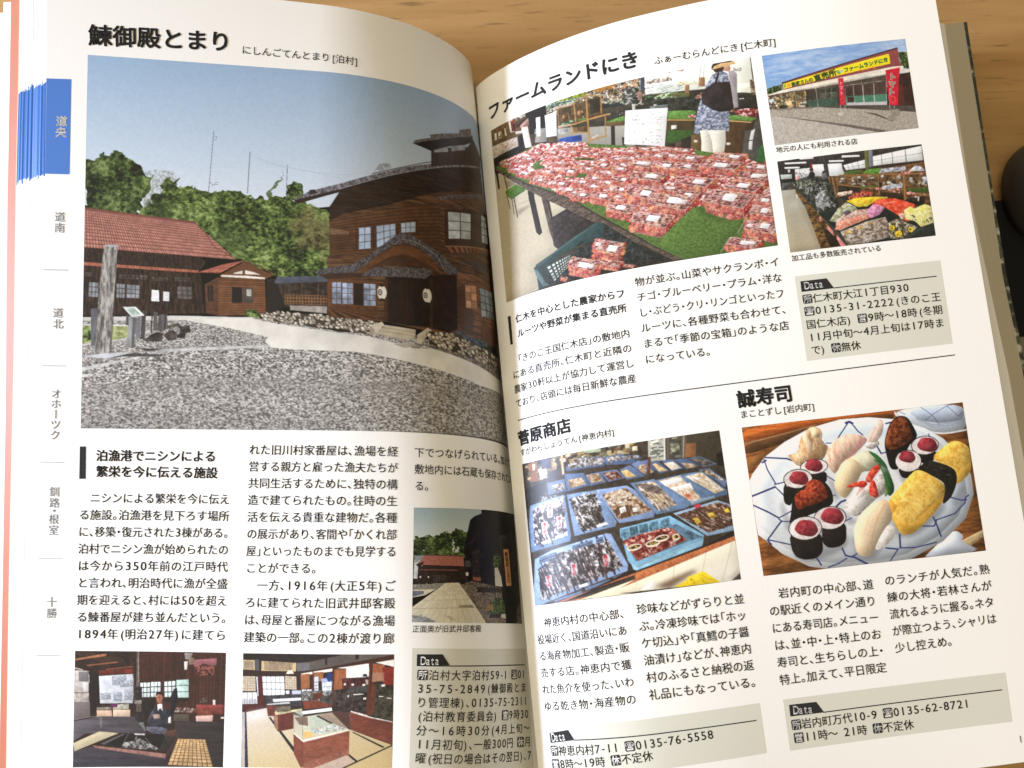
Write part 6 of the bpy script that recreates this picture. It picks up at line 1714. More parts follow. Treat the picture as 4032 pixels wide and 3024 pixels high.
['P',(30,25,25),[142,738,285,754,281,883,247,923,195,926,156,900,141,845],{'n': 0.2,'sc': 30}],
['E',(44,40,38),216,719,75.9,54.2,{'n': 0.2}],
['E',(236,228,226),216,719,72.3,50.6,{'n': 0.1}],
['C',[(250,246,246),(222,208,208),(240,232,232)],[165,650,279,669,267,788,153,769],70,5.7,3.1,(0,180),'e'],
['X',[(120,34,44),(150,50,60),(170,70,80)],[164,715,198,657,259,675,275,746,243,783,183,756],{'sc': 50}],
['F',(240,216,182),(236,206,168),(232,206,170),(226,216,196),[422,869,429,755,469,662,527,603,586,586,604,616,609,717,590,752,530,879,481,955,431,935],{'n': 0.06}],
['X',[(206,200,190),(236,230,222),(250,246,242)],[506,906,547,814,590,744,621,803,582,873,526,917],{'sc': 60}],
['L',(222,170,120),[582,620,543,705,513,793,482,940],7.2,{'a': 0.5}],
['L',(248,232,206),[562,616,503,691,471,801],8.3,{'a': 0.4}],
]),
]

# ---------------------------------------------------------------- page contents (page units: one body-text character)
TEXT = [
['heading','L',0.028,1.0,[['鰊御殿とまり',-43.328,-32.574,-30.246,-33.081,1]]],
['reading','L',0.006,0,[['にしんごてんとまり[泊村]',-29.331,-32.381,-17.933,-32.316,1]]],
['lead','L',0.022,0,[['泊漁港でニシンによる',-41.675,7.193,-30.529,7.222,1],['繁栄を今に伝える施設',-41.639,8.656,-30.332,8.756,1]]],
['paragraph_lettering','L',0.007,0,[['\u3000ニシンによる繁栄を今に伝え',-43.137,11.106,-29.118,11.206,1],['る施設。泊漁港を見下ろす場所',-43.136,12.675,-29.099,12.747,1],['に、移築・復元された3棟がある。',-43.134,14.243,-29.079,14.289,1],['泊村でニシン漁が始められたの',-43.132,15.812,-29.06,15.831,1],['は今から350年前の江戸時代',-43.13,17.38,-29.041,17.373,1],['と言われ、明治時代に漁が全盛',-43.128,18.948,-29.021,18.915,1],['期を迎えると、村には50を超え',-43.126,20.517,-29.002,20.457,1],['る鰊番屋が建ち並んだという。',-43.124,22.085,-28.983,21.999,1],['1894年(明治27年)に建てら',-43.123,23.654,-28.963,23.541,1]]],
['paragraph_lettering','L',0.007,0,[['れた旧川村家番屋は、漁場を経',-27.505,6.592,-13.575,6.671,1],['営する親方と雇った漁夫たちが',-27.491,8.145,-13.556,8.198,1],['共同生活するために、独特の構',-27.477,9.697,-13.536,9.725,1],['造で建てられたもの。往時の生',-27.463,11.249,-13.516,11.252,1],['活を伝える貴重な建物だ。各種',-27.449,12.802,-13.496,12.779,1],['の展示があり、客間や「かくれ部',-27.436,14.354,-13.476,14.305,1],['屋」といったものまでも見学する',-27.422,15.906,-13.456,15.832,1],['ことができる。',-27.408,17.459,-13.436,17.359,0],['\u3000一方、1916年(大正5年)ご',-27.394,19.011,-13.416,18.886,1],['ろに建てられた旧武井邸客殿',-27.38,20.563,-13.396,20.413,1],['は、母屋と番屋につながる漁場',-27.366,22.116,-13.376,21.939,1],['建築の一部。この2棟が渡り廊',-27.352,23.668,-13.356,23.466,1]]],
['paragraph_lettering','L',0.007,0,[['下でつなげられている。加えて',-12.059,6.701,1.386,6.445,1],['敷地内には石蔵も保存されてい',-12.027,8.25,1.375,8.171,1],['る。',-11.994,9.799,1.364,9.896,0]]],
['caption','L',0.007,0,[['正面奥が旧武井邸客殿',-11.818,22.643,-4.977,22.667,1]]],
['data_lettering','L',0.007,0.95,[['<所>泊村大字泊村59-1 <☎>01',-11.254,26.592,1.597,26.958,1],['35-75-2849(鰊御殿とま',-11.237,27.742,1.681,28.153,1],['り管理棟)、0135-75-2311',-11.231,28.898,1.687,29.363,1],['(泊村教育委員会) <営>9時30',-11.183,30.06,1.772,30.541,1],['分〜16時30分(4月上旬〜',-11.201,31.227,1.852,31.764,1],['11月初旬)、一般300円 <休>月',-11.096,32.362,1.884,32.987,1],['曜(祝日の場合はその翌日)、7',-11.125,33.514,1.899,34.184,1]]],
['heading','R',0.034,1.0,[['ファームランドにき',2.773,-31.627,21.042,-31.471,1]]],
['reading','R',0.006,0,[['ふぁーむらんどにき[仁木町]',22.39,-30.792,34.531,-30.424,1]]],
['caption','R',0.007,0,[['地元の人にも利用される店',32.772,-19.495,40.616,-19.295,1]]],
['caption','R',0.007,0,[['加工品も多数販売されている',32.654,-8.616,41.243,-8.576,1]]],
['lead','R',0.022,0,[['仁木を中心とした農家からフ',4.446,-7.455,16.5,-7.507,1],['ルーツや野菜が集まる直売所',4.516,-5.863,16.475,-6.037,1]]],
['paragraph_lettering','R',0.007,0,[['\u3000「きのこ王国仁木店」の敷地内',3.359,-3.211,16.457,-3.489,1],['にある直売所。仁木町と近隣の',3.364,-1.727,16.467,-1.997,1],['農家30軒以上が協力して運営し',3.37,-0.243,16.477,-0.506,1],['ており、店頭には毎日新鮮な農産',3.376,1.242,16.488,0.986,1]]],
['paragraph_lettering','R',0.007,0,[['物が並ぶ。山菜やサクランボ・イ',17.556,-8.395,31.511,-8.477,1],['チゴ・ブルーベリー・プラム・洋な',17.547,-6.848,31.504,-6.913,1],['し・ぶどう・クリ・リンゴといったフ',17.537,-5.301,31.497,-5.35,1],['ルーツに、各種野菜も合わせて、',17.528,-3.754,31.491,-3.786,1],['まるで「季節の宝箱」のような店',17.519,-2.207,31.484,-2.222,1],['になっている。',17.51,-0.66,31.477,-0.658,0]]],
['data_lettering','R',0.007,0.95,[['<所>仁木町大江1丁目930',33.072,-4.504,43.255,-4.476,1],['<☎>0135-31-2222(きのこ王',33.052,-3.315,46.138,-3.256,1],['国仁木店) <営>9時〜18時(冬期',33.034,-2.039,46.083,-2.018,1],['11月中旬〜4月上旬は17時ま',33.063,-0.792,46.053,-0.751,1],['で) <休>無休',33.123,0.439,37.846,0.484,1]]],
['heading','R',0.036,1.0,[['菅原商店',3.256,4.829,9.595,4.511,1]]],
['reading','R',0.006,0,[['すがわらしょうてん[神恵内村]',3.353,6.239,13.822,5.877,1]]],
['heading','R',0.036,1.0,[['誠寿司',25.537,4.273,30.821,4.212,1]]],
['reading','R',0.006,0,[['まことずし[岩内町]',25.598,5.712,32.769,5.753,1]]],
['paragraph_lettering','R',0.007,0,[['\u3000神恵内村の中心部、',3.197,22.694,12.419,22.516,1],['役場近く、国道沿いにあ',3.164,24.187,12.415,24.01,1],['る海産物加工、製造・販',3.13,25.679,12.412,25.505,1],['売する店。神恵内で獲',3.097,27.171,12.408,26.999,1],['れた魚介を使った、いわ',3.063,28.663,12.405,28.493,1],['ゆる乾き物・海産物の',3.03,30.155,12.402,29.987,1]]],
['paragraph_lettering','R',0.007,0,[['珍味などがずらりと並',13.495,22.316,23.432,22.467,1],['ぶ。冷凍珍味では「ホッ',13.499,23.813,23.419,23.936,1],['ケ切込」や「真鱈の子醤',13.502,25.309,23.406,25.405,1],['油漬け」などが、神恵内',13.505,26.806,23.393,26.873,1],['村のふるさと納税の返',13.509,28.303,23.38,28.342,1],['礼品にもなっている。',13.512,29.799,23.367,29.811,1]]],
['paragraph_lettering','R',0.007,0,[['\u3000岩内町の中心部、道',25.538,22.356,35.519,22.6,1],['の駅近くのメイン通り',25.527,23.879,35.516,24.091,1],['にある寿司店。メニュー',25.516,25.403,35.513,25.582,1],['は、並・中・上・特上のお',25.505,26.926,35.511,27.074,1],['寿司と、生ちらしの上・',25.493,28.449,35.508,28.565,1],['特上。加えて、平日限定',25.482,29.973,35.505,30.056,1]]],
['paragraph_lettering','R',0.007,0,[['のランチが人気だ。熟',36.531,22.439,46.464,22.476,1],['練の大将・若林さんが',36.528,23.953,46.417,23.975,1],['流れるように握る。ネタ',36.524,25.468,46.371,25.474,1],['が際立つよう、シャリは',36.521,26.983,46.324,26.973,1],['少し控えめ。',36.517,28.498,46.277,28.473,0]]],
['data_lettering','R',0.007,0.95,[['<所>岩内町万代10-9 <☎>0135-62-8721',25.928,33.955,42.607,34.14,1],['<営>11時〜 21時 <休>不定休',25.969,35.08,37.167,35.32,1]]],
['data_lettering','R',0.007,0.95,[['<所>神恵内村7-11 <☎>0135-76-5558',3.26,34.042,18.789,33.738,1],['<営>8時〜19時 <休>不定休',3.223,35.2,13.127,34.845,1]]],
['page_number','R',0,0.82,[['11',46.48,37.821,47.379,37.819,1]]],
]
BOXES = [['L', [[-11.729, 24.309], [1.869, 24.639], [2.138, 36.136], [-11.562, 35.112]]], ['R', [[32.689, -6.827], [46.618, -6.728], [46.494, 1.34], [32.611, 1.39]]], ['R', [[25.557, 31.695], [46.328, 31.863], [46.22, 36.22], [25.468, 36.085]]], ['R', [[3.168, 31.868], [23.358, 31.689], [23.3, 35.98], [3.1, 36.157]]]]
TAGS = [['L', [[-11.293, 24.84], [-8.953, 24.858], [-8.239, 25.797], [-11.283, 25.843]], [[-10.897, 25.383], [-9.241, 25.398]], [[-11.284, 25.803], [1.555, 26.109]]], ['R', [[33.15, -6.281], [35.647, -6.268], [36.193, -5.232], [33.112, -5.255]], [[33.491, -5.813], [35.238, -5.804]], [[36.124, -5.256], [46.045, -5.238]]], ['R', [[26.02, 32.199], [28.547, 32.259], [29.132, 33.252], [25.983, 33.2]], [[26.371, 32.688], [28.111, 32.796]], [[29.047, 33.241], [45.783, 33.342]]], ['R', [[3.359, 32.499], [5.568, 32.232], [6.127, 33.114], [3.374, 33.358]], [[3.607, 32.872], [5.171, 32.732]], [[6.062, 33.112], [22.834, 33.113]]]]
RULES = [['R', [[3.485, 2.952], [46.533, 2.442]]]]
BARS = [['L', [[-43.161, 6.352], [-42.612, 6.35], [-42.57, 9.36], [-43.149, 9.362]]], ['R', [[3.381, -8.06], [3.806, -7.986], [3.78, -4.973], [3.42, -4.987]]]]
TABS = [['道南', [[-45.423, -15.12], [-45.424, -14.101]]], ['道北', [[-45.395, -6.107], [-45.374, -5.075]]], ['オホーツク', [[-45.401, 1.464], [-45.405, 2.397], [-45.409, 3.361], [-45.412, 4.323], [-45.427, 5.299]]], ['釧路・根室', [[-45.39, 10.558], [-45.369, 11.581], [-45.378, 12.317], [-45.4, 13.087], [-45.403, 14.106]]], ['十勝', [[-45.437, 20.731], [-45.417, 21.746]]]]
TAB_ON = ['道央', [[-45.445, -24.175], [-45.479, -23.138]], [[-46.874, -28.133], [-44.694, -28.212], [-44.653, -19.172], [-46.817, -19.133]]]
SEPS = [[[-46.788, -10.115], [-44.603, -10.128]], [[-46.732, -1.143], [-44.585, -1.141]], [[-46.728, 7.807], [-44.556, 7.848]], [[-46.73, 16.735], [-44.556, 16.752]], [[-46.764, 25.639], [-44.583, 25.659]]]
L_EDGE = [[-35.547, -47.003], [-31.696, -46.947], [-28.14, -46.896], [-24.012, -46.864], [-19.105, -46.828], [-14.687, -46.796], [-10.113, -46.765], [-5.646, -46.748], [-1.142, -46.732], [3.35, -46.729], [7.808, -46.728], [12.3, -46.716], [16.735, -46.707], [21.204, -46.711], [25.639, -46.717], [30.76, -46.724], [35.959, -46.734]]
FAN_V = [-38.925, -35.547, -31.696, -28.14, -24.012, -19.105, -14.687, -10.113, -5.646, -1.142, 3.35, 7.808, 12.3, 16.735, 21.204, 25.639, 30.76, 35.959, 40.033]
FAN_IN = [[-1.3164, 1.2863, 0.6282], [-1.3198, 1.1827, 0.618], [-1.3228, 1.0647, 0.6062], [-1.3256, 0.9557, 0.5953], [-1.3295, 0.8292, 0.5829], [-1.3342, 0.6788, 0.5682], [-1.3384, 0.5434, 0.555], [-1.3427, 0.4032, 0.5413], [-1.3473, 0.2662, 0.528], [-1.3519, 0.1282, 0.5146], [-1.3568, -0.0095, 0.5013], [-1.3617, -0.1461, 0.4881], [-1.3662, -0.2838, 0.4748], [-1.3707, -0.4197, 0.4616], [-1.3756, -0.5567, 0.4484], [-1.3804, -0.6926, 0.4352], [-1.386, -0.8496, 0.42], [-1.3916, -1.0089, 0.4046], [-1.3959, -1.1338, 0.3925]]
FAN_OUT = [[-1.4111, 1.2443, 0.5912], [-1.4141, 1.1484, 0.581], [-1.4182, 1.039, 0.5692], [-1.4222, 0.9379, 0.5584], [-1.4279, 0.8148, 0.546], [-1.4339, 0.6682, 0.5312], [-1.4378, 0.5325, 0.518], [-1.4419, 0.3919, 0.5043], [-1.4459, 0.2542, 0.491], [-1.4505, 0.1155, 0.4776], [-1.4562, -0.0211, 0.4643], [-1.4618, -0.1565, 0.4511], [-1.4674, -0.2924, 0.4378], [-1.4723, -0.4265, 0.4246], [-1.4768, -0.5643, 0.4114], [-1.481, -0.701, 0.3983], [-1.4858, -0.8583, 0.3831], [-1.4907, -1.018, 0.3676], [-1.4942, -1.1432, 0.3556]]
FLAP_OUT = [[-1.4436, 1.2489, 0.5851], [-1.4467, 1.1528, 0.5749], [-1.451, 1.0431, 0.5631], [-1.455, 0.9417, 0.5522], [-1.4595, 0.8182, 0.5398], [-1.4647, 0.6713, 0.5251], [-1.4687, 0.5352, 0.5118], [-1.4722, 0.3943, 0.4982], [-1.4756, 0.2563, 0.4849], [-1.4791, 0.1171, 0.4715], [-1.4829, -0.0198, 0.4582], [-1.4875, -0.1556, 0.445], [-1.4922, -0.2918, 0.4316], [-1.4968, -0.4262, 0.4185], [-1.5014, -0.5643, 0.4052], [-1.5063, -0.7013, 0.3921], [-1.5118, -0.859, 0.3769], [-1.5174, -1.019, 0.3615], [-1.5194, -1.1445, 0.3494]]
LEFT_COVER = [[-1.4342, 1.2092, 0.5711], [-1.4522, 1.2074, 0.5708], [-1.4686, 1.2071, 0.5708], [-1.47, 1.1764, 0.5675], [-1.5992, 1.1754, 0.567], [-1.726, 1.1758, 0.5667], [-1.7357, 0.6225, 0.51], [-1.7439, 0.0286, 0.4528], [-1.7521, -0.5588, 0.3959], [-1.7594, -1.1037, 0.3436], [-1.5225, -1.1114, 0.3436], [-1.5022, -0.5666, 0.3959], [-1.4823, 0.0208, 0.4528], [-1.4653, 0.6148, 0.51]]
R_EDGE = [[1.3197, 1.0988, 0.5187], [1.3305, 0.9681, 0.5157], [1.3462, 0.8029, 0.5121], [1.3629, 0.5399, 0.5061], [1.3795, 0.3138, 0.501], [1.3956, 0.1547, 0.4975], [1.4086, 0.0202, 0.4945], [1.4336, -0.2891, 0.4876], [1.4467, -0.5054, 0.4828], [1.4567, -0.7182, 0.4782], [1.4637, -0.8858, 0.4746]]
R_SHEET = [[1.3706, 1.1263, 0.4577], [1.3796, 0.9923, 0.4552], [1.3909, 0.8231, 0.452], [1.4092, 0.5536, 0.4466], [1.4386, 0.3215, 0.442], [1.459, 0.1587, 0.439], [1.4767, 0.0206, 0.4364], [1.5054, -0.2956, 0.43], [1.5218, -0.5168, 0.4257], [1.5379, -0.7342, 0.4216], [1.5505, -0.9056, 0.4185]]
R_IN = [[1.5525, 1.2465, 0.2415], [1.5614, 1.1002, 0.2407], [1.573, 0.9161, 0.2393], [1.5922, 0.6236, 0.2356], [1.6055, 0.3726, 0.2327], [1.6263, 0.1963, 0.2314], [1.6415, 0.0471, 0.2306], [1.6709, -0.2942, 0.2259], [1.69, -0.5326, 0.2234], [1.7088, -0.7667, 0.2209], [1.7232, -0.9508, 0.2196]]
R_OUT = [[1.5646, 1.2488, 0.2399], [1.5729, 1.1024, 0.2392], [1.5837, 0.9182, 0.2377], [1.6017, 0.6256, 0.234], [1.619, 0.3743, 0.2312], [1.6397, 0.1978, 0.2299], [1.6549, 0.0485, 0.2291], [1.6848, -0.293, 0.2244], [1.7043, -0.5316, 0.2218], [1.7234, -0.7658, 0.2194], [1.7381, -0.9501, 0.218]]
TOP_V = -37.9, -36.0
BOT_V = 39.85
PAD = [[1.6876, 0.6933, 0.03], [2.1741, 0.6943, 0.03], [2.1339, -0.0468, 0.03], [1.6888, -0.0335, 0.03]]
PAD_PANELS = [[[1.6931, 0.2057, 0.0325], [2.1161, 0.1987, 0.0325], [2.1079, 0.1261, 0.0325], [1.6951, 0.1356, 0.0325]], [[1.6946, 0.1312, 0.0325], [2.1073, 0.1208, 0.0325], [2.1067, 0.1155, 0.0325], [1.6941, 0.1259, 0.0325]], [[1.7013, 0.109, 0.0325], [2.1049, 0.0997, 0.0325], [2.1042, 0.0935, 0.0325], [1.7006, 0.1019, 0.0325]], [[1.7, 0.0958, 0.0325], [2.1033, 0.0856, 0.0325], [2.0944, 0.0067, 0.0325], [1.6925, 0.0186, 0.0325]]]
MOUSE = [[1.9644, 0.7126, 0.1], [1.7439, 0.7188, 0.1], [1.9852, 0.9066, 0.1]]

# ---------------------------------------------------------------- desk
def wood():
    m = bpy.data.materials.new("beech_veneer"); m.use_nodes = True; nt = m.node_tree; b = nt.nodes["Principled BSDF"]; N = nt.nodes.new; K = nt.links.new
    b.inputs["Roughness"].default_value = .42; b.inputs["Specular IOR Level"].default_value = .35
    tc = N("ShaderNodeTexCoord"); mp = N("ShaderNodeMapping"); mp.inputs["Rotation"].default_value = (0, 0, math.radians(-5)); mp.inputs["Scale"].default_value = (.55, 7, 1)
    K(tc.outputs["Object"], mp.inputs[0])
    n1 = N("ShaderNodeTexNoise"); n1.inputs["Scale"].default_value = 1.6; n1.inputs["Detail"].default_value = 8; n1.inputs["Roughness"].default_value = .62; n1.inputs["Distortion"].default_value = .35; K(mp.outputs[0], n1.inputs[0])
    r1 = N("ShaderNodeValToRGB"); r1.color_ramp.elements[0].position = .30; r1.color_ramp.elements[0].color = (.315, .175, .060, 1); r1.color_ramp.elements[1].position = .72; r1.color_ramp.elements[1].color = (.425, .255, .098, 1); K(n1.outputs[0], r1.inputs[0])
    mp2 = N("ShaderNodeMapping"); mp2.inputs["Rotation"].default_value = (0, 0, math.radians(-7)); mp2.inputs["Scale"].default_value = (2.6, 26, 1); K(tc.outputs["Object"], mp2.inputs[0])
    n2 = N("ShaderNodeTexNoise"); n2.inputs["Scale"].default_value = 2.2; n2.inputs["Detail"].default_value = 3; K(mp2.outputs[0], n2.inputs[0])
    r2 = N("ShaderNodeMapRange"); r2.inputs[1].default_value = .60; r2.inputs[2].default_value = .74; r2.inputs[3].default_value = 1; r2.inputs[4].default_value = .56; K(n2.outputs[0], r2.inputs[0])
    n3 = N("ShaderNodeTexNoise"); n3.inputs["Scale"].default_value = 90; K(tc.outputs["Object"], n3.inputs[0])
    r3 = N("ShaderNodeMapRange"); r3.inputs[3].default_value = .93; r3.inputs[4].default_value = 1.07; K(n3.outputs[0], r3.inputs[0])
    mu = N("ShaderNodeMath"); mu.operation = 'MULTIPLY'; K(r2.outputs[0], mu.inputs[0]); K(r3.outputs[0], mu.inputs[1])
    mx = N("ShaderNodeMix"); mx.data_type = 'RGBA'; mx.blend_type = 'MULTIPLY'; mx.inputs[0].default_value = 1; K(r1.outputs[0], mx.inputs[6]); K(mu.outputs[0], mx.inputs[7]); K(mx.outputs[2], b.inputs["Base Color"])
    return m
def box(name, x0, y0, z0, x1, y1, z1, m, parent=None):
    V = [(x, y, z) for x in (x0, x1) for y in (y0, y1) for z in (z0, z1)]
    return mesh_obj(name, V, [(0, 1, 3, 2), (4, 6, 7, 5), (0, 4, 5, 1), (2, 3, 7, 6), (0, 2, 6, 4), (1, 5, 7, 3)], m, parent)
desk = box("desk", -6, -5, -.25, 7, 4.5, 0, wood())
tag(desk, "warm beech-coloured wooden desk top under the open book", "desk")

# ---------------------------------------------------------------- the book
book = bpy.data.objects.new("guidebook", None); col.objects.link(book)
tag(book, "open Japanese travel guidebook lying on the wooden desk", "book")
def page(pg, u0, u1, vt, vb, label):
    us = np.linspace(0, 1, 140); vs = np.linspace(vt, vb, 100)
    a, b = np.meshgrid(us, vs); lo = u0(b) if callable(u0) else u0; a = lo + (u1 - lo) * a; o = mesh_obj("page", on_page(pg, a.ravel(), b.ravel()), grid_faces(100, 140), M_paper, book, True); o["label"] = label; return o
pages = {'L': page('L', lambda v: np.interp(v, [e[0] for e in L_EDGE], [e[1] for e in L_EDGE]), 3.4, TOP_V[0], BOT_V, "left page with chapter tabs and a large house photo"),
         'R': page('R', lambda v: np.interp(v, [-36, -15, 5, 20, 36], [.75, 1.5, 1.7, 1.6, 1.3]), 50.4, TOP_V[1], BOT_V, "right page with market, seafood and sushi photos")}
for i, (pg, q, w, h, seed, label, sm, ops) in enumerate(PHOTOS):
    printed_photo("photo", pg, q, w, h, seed, ops, pages[pg], label, sm)
for name, pg, bold, em, lines in TEXT:
    L = Line()
    full = [math.hypot(b - a2, c - d) / sum(1.0 if ic else adv(ch) for ch, ic in parse(s)) for s, a2, d, b, c, j in lines if j]
    e = em if em else float(np.mean(full))
    if em == 1.0: e = full[0] * .98
    for s, a0, a1, b0, b1, j in lines: L.text(s, (a0, a1), (b0, b1), e, bold, bool(j))
    L.build(name, pg, pages[pg])
for pg, q in BOXES: page_patch("data_box", pg, q, M_box, pages[pg], .0004)
for pg, q, t, ru in TAGS:
    page_patch("data_tab", pg, q, M_ink, pages[pg], .0010, 8, 4)
    L = Line(); L.text("Data", t[0], t[1], .95, .012); P = np.concatenate(L.V)
    mesh_obj("data_tab_word", on_page(pg, P[:, 0], P[:, 1], .0016), L.F, M_white, pages[pg])
    (a, b), (c, d) = ru; page_patch("rule_line", pg, [(a, b - .045), (c, d - .045), (c, d + .045), (a, b + .045)], M_ink, pages[pg], .0009, 40, 2)
for pg, ((a, b), (c, d)) in RULES: page_patch("rule_line", pg, [(a, b - .045), (c, d - .045), (c, d + .045), (a, b + .045)], M_ink, pages[pg], .0009, 60, 2)
for pg, q in BARS: page_patch("lead_bar", pg, q, M_ink, pages[pg], .0009, 3, 20)
page_patch("chapter_tab", 'L', TAB_ON[2], M_blue, pages['L'], .0004, 6, 20)
L = Line(); L.column(TAB_ON[0], TAB_ON[1], 1.0, .03); P = np.concatenate(L.V); mesh_obj("chapter_name", on_page('L', P[:, 0], P[:, 1], .0010), L.F, M_white, pages['L'])
for s, p in TABS: Line().column(s, p, .98, .004).build("chapter_name", 'L', pages['L'], M_grey)
for (a, b), (c, d) in SEPS: page_patch("chapter_divider", 'L', [(a, b - .04), (c, d - .04), (c, d + .04), (a, b + .04)], M_grey, pages['L'], .0009, 6, 2)

# fore edge of the left half: fanned sheets with printed index marks running over their edges
FV = np.array(FAN_V); FI = np.array(FAN_IN); FO = np.array(FAN_OUT); FL = np.array(FLAP_OUT)
NR, NC = 900, 46; vv = np.linspace(FV[0], FV[-1], NR); rs = np.random.RandomState(5)
I3 = lambda A: np.stack([np.interp(vv, FV, A[:, i]) for i in range(3)], 1)
fi, fo = I3(FI) + np.array([.016, 0, -.007]), I3(FO); aa = np.linspace(0, 1, NC); dz = rs.uniform(-.0016, .0016, NC); dz[0] = -.002; dz[9] = .003; dz[8] = -.004; dz[13] = -.003
P = fi[:, None] * (1 - aa[None, :, None]) + fo[:, None] * aa[None, :, None]; P[:, :, 2] += dz[None] - .002
I = np.ones((NR, NC, 3)) * np.array(PAPER) * (1 + rs.uniform(-.02, .0, NC))[None, :, None]
tv0 = TAB_ON[2][0][1]; tv1 = TAB_ON[2][3][1]
for j in range(NC):
    z0, z1 = rs.uniform(-.28, .28, 2); w = (vv > tv0 + z0) & (vv < tv1 + z1)
    I[w, j] = np.array((.022, .11, .36)) * (1 + rs.uniform(-.14, .14))
    for (a, b), (c, d) in SEPS:
        if rs.rand() < .55: I[np.abs(vv - (b + rs.uniform(-.22, .22))) < .05, j] = (.45, .45, .45)
o = mesh_obj("fore_edge", P.reshape(-1, 3), grid_faces(NR, NC), M_print, book, True); at = o.data.color_attributes.new("ink", 'FLOAT_COLOR', 'POINT')
at.data.foreach_set("color", np.concatenate([I.reshape(-1, 3), np.ones((NR * NC, 1))], 1).astype(np.float32).ravel()); o["label"] = "white fanned sheets with blue index marks at the left edge"
def strip(name, A, B, m, parent, drop=None, thick=.006, n=2):
    """a long sheet between two edge lines, with real thickness"""
    A = np.asarray(A, float); B = np.asarray(B, float); k = len(A); t = np.linspace(0, 1, n)
    T = np.concatenate([(A[i] * (1 - t[:, None]) + B[i] * t[:, None]) for i in range(k)]); Bo = T - np.array([0, 0, thick]); V = np.concatenate([T, Bo]); f = grid_faces(k, n).tolist(); h = k * n
    F = [tuple(x) for x in f] + [tuple(h + i for i in reversed(x)) for x in f]
    for i in range(k - 1):
        F += [(i * n, i * n + h, (i + 1) * n + h, (i + 1) * n), (i * n + n - 1, (i + 1) * n + n - 1, (i + 1) * n + n - 1 + h, i * n + n - 1 + h)]
    for j in range(n - 1): F += [(j, j + 1, j + 1 + h, j + h), ((k - 1) * n + j, (k - 1) * n + j + h, (k - 1) * n + j + 1 + h, (k - 1) * n + j + 1)]
    return mesh_obj(name, V, F, m, parent)
M_salmon = mat("salmon_endpaper", tuple(np.array((.42, .135, .075))), .5, .4, noise=(25, .05), bump=(160, .1))
M_cream = mat("cream_edge", tuple(np.array((.55, .42, .22))), .5, .4)
seam = FO * .88 + FL * .12
strip("cream_endpaper_edge", FO + np.array([0, 0, -.004]), seam + np.array([0, 0, -.004]), M_cream, book)
strip("salmon_endpaper", seam + np.array([0, 0, -.006]), FL + np.array([0, 0, -.006]), M_salmon, book)["label"] = "salmon pink strip along the left edge"
LC = np.array(LEFT_COVER); n = len(LC); V = np.concatenate([LC, LC - np.array([0, 0, .012])])
mesh_obj("front_cover", V, [tuple(range(n)), tuple(range(2 * n - 1, n - 1, -1))] + [(i, (i + 1) % n, (i + 1) % n + n, i + n) for i in range(n)], mat("white_cover_board", (.86, .85, .83), .35, .5), book)["label"] = "white inner face of the front cover at the far left"

# body of the pages under the two open leaves
def body(name, pg, u0, u1, vt, vb, floor):
    us = np.linspace(u0, u1, 40); vs = np.linspace(vt, vb, 30); a, b = np.meshgrid(us, vs)
    T = on_page(pg, a.ravel(), b.ravel(), -.004); lo = T.copy(); lo[:, 2] = np.minimum(floor(T), T[:, 2] - .003)
    V = np.concatenate([T, lo]); f = grid_faces(30, 40); h = len(T); F = [tuple(x) for x in f] + [tuple(h + i for i in reversed(x)) for x in f]
    for i in range(39): F += [(i, i + 1, i + 1 + h, i + h), (29 * 40 + i, 29 * 40 + i + h, 29 * 40 + i + 1 + h, 29 * 40 + i + 1)]
    for j in range(29): F += [(j * 40, j * 40 + h, (j + 1) * 40 + h, (j + 1) * 40), (j * 40 + 39, (j + 1) * 40 + 39, (j + 1) * 40 + 39 + h, j * 40 + 39 + h)]
    return mesh_obj(name, V, F, M_paper, book)
body("page_block", 'L', -46.75, .2, TOP_V[0] + .5, BOT_V - .6, lambda T: T[:, 2] * 0 + .02)
body("page_block", 'R', 2.6, 49.6, TOP_V[1] + .5, BOT_V - .3, lambda T: np.maximum(.02, T[:, 2] - .16))
RE, RS, RI, RO = (np.array(x) for x in (R_EDGE, R_SHEET, R_IN, R_OUT))
strip("loose_leaf", RE - np.array([.03, 0, .006]), RS, M_paper, book, n=6)
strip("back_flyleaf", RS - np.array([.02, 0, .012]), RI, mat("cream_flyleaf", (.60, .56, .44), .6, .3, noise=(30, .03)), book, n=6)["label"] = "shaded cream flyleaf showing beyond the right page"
def cover_mat():
    m = bpy.data.materials.new("dark_green_cover"); m.use_nodes = True; nt = m.node_tree; b = nt.nodes["Principled BSDF"]; b.inputs["Roughness"].default_value = .4
    tc = nt.nodes.new("ShaderNodeTexCoord"); n = nt.nodes.new("ShaderNodeTexNoise"); n.inputs["Scale"].default_value = 34; n.inputs["Detail"].default_value = 8
    r = nt.nodes.new("ShaderNodeValToRGB"); e = r.color_ramp.elements; e[0].position = .46; e[0].color = (.006, .010, .006, 1); e[1].position = .58; e[1].color = (.06, .075, .035, 1); x = e.new(.68); x.color = (.45, .45, .40, 1)
    nt.links.new(tc.outputs["Object"], n.inputs[0]); nt.links.new(n.outputs[0], r.inputs[0]); nt.links.new(r.outputs[0], b.inputs["Base Color"]); return m
M_cov = cover_mat()
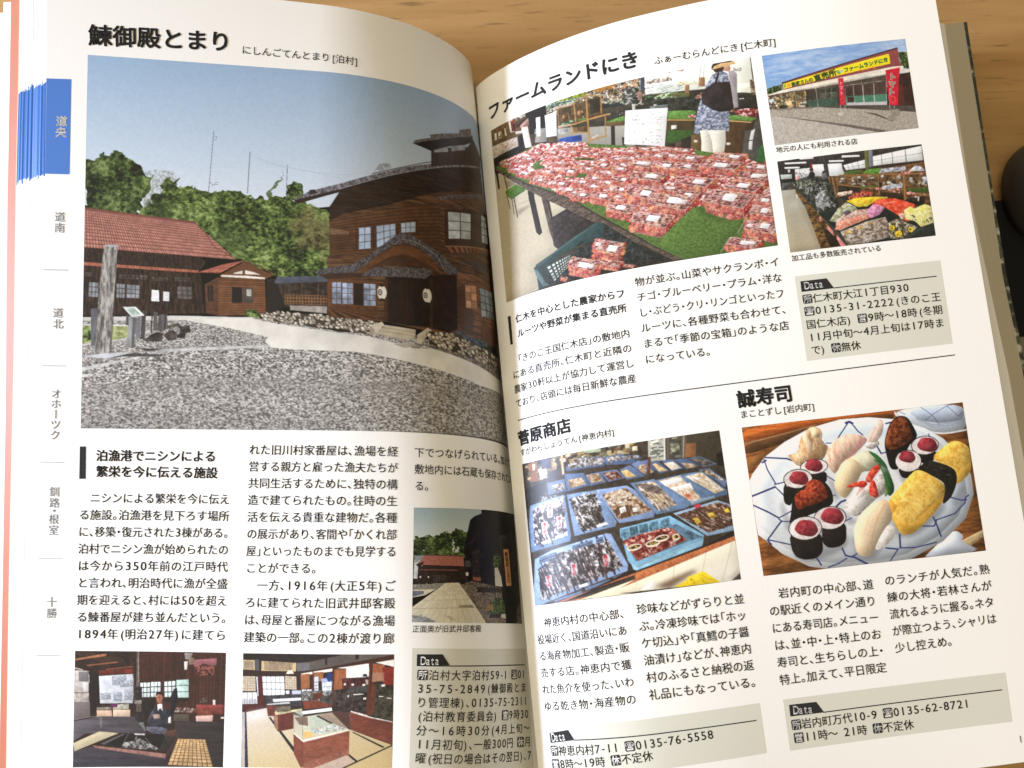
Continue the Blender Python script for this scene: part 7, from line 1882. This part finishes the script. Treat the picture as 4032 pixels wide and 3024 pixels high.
strip("back_cover", RI - np.array([.004, 0, .004]), RO, M_cov, book, thick=.02, n=3)["label"] = "dark green cover edge with pale flecks along the right side"
sp = RI.copy(); sp[:, 0] = .55; sp[:, 2] = .03
strip("back_cover_board", sp, RI - np.array([.01, 0, .024]), M_cov, book, thick=.012, n=8)

# ---------------------------------------------------------------- things beyond the right edge
PD = np.array(PAD); V = np.concatenate([PD, PD - np.array([0, 0, .028])])
pad = mesh_obj("printed_pad", V, [(0, 1, 2, 3), (7, 6, 5, 4)] + [(i, (i + 1) % 4, (i + 1) % 4 + 4, i + 4) for i in range(4)], mat("black_pad", (.004, .004, .005), .7, .2))
tag(pad, "flat black pad with grey panels, lying on the desk beside the book", "pad")
M_pan = mat("dull_grey_print", (.16, .145, .11), .6, .3)
for q in PAD_PANELS: mesh_obj("grey_panel", q, [(0, 1, 2, 3)], M_pan, pad)
mc, mx_, my_ = (np.array(x) for x in MOUSE); rx = np.hypot(*(mx_ - mc)[:2]); ry = np.hypot(*(my_ - mc)[:2])
def shell(name, s, z0, z1, m, parent=None, e=2.5):
    V = []; F = []; nu, nv = 48, 14
    for j in range(nv):
        p = math.pi / 2 * j / (nv - 1)
        k = math.cos(p) ** (2 / e) if j < nv - 1 else 0; z = z0 + (z1 - z0) * math.sin(p) ** (2 / e)
        for i in range(nu):
            t = 2 * math.pi * i / nu; cx = math.copysign(abs(math.cos(t)) ** .9, math.cos(t)); cy = math.copysign(abs(math.sin(t)) ** .9, math.sin(t))
            V.append((mc[0] + rx * s * k * cx, mc[1] + ry * s * k * cy * 1.05, z))
    for j in range(nv - 1):
        for i in range(nu): F.append((j * nu + i, j * nu + (i + 1) % nu, (j + 1) * nu + (i + 1) % nu, (j + 1) * nu + i))
    F.append(tuple(range(nu - 1, -1, -1)))
    return mesh_obj(name, V, F, m, parent, True)
mouse = shell("computer_mouse", 1.0, .034, .21, mat("dark_grey_plastic", (.028, .024, .022), .55, .4, bump=(300, .1)))
tag(mouse, "dark rounded object over the far edge of the black pad, cut off at right", "mouse")
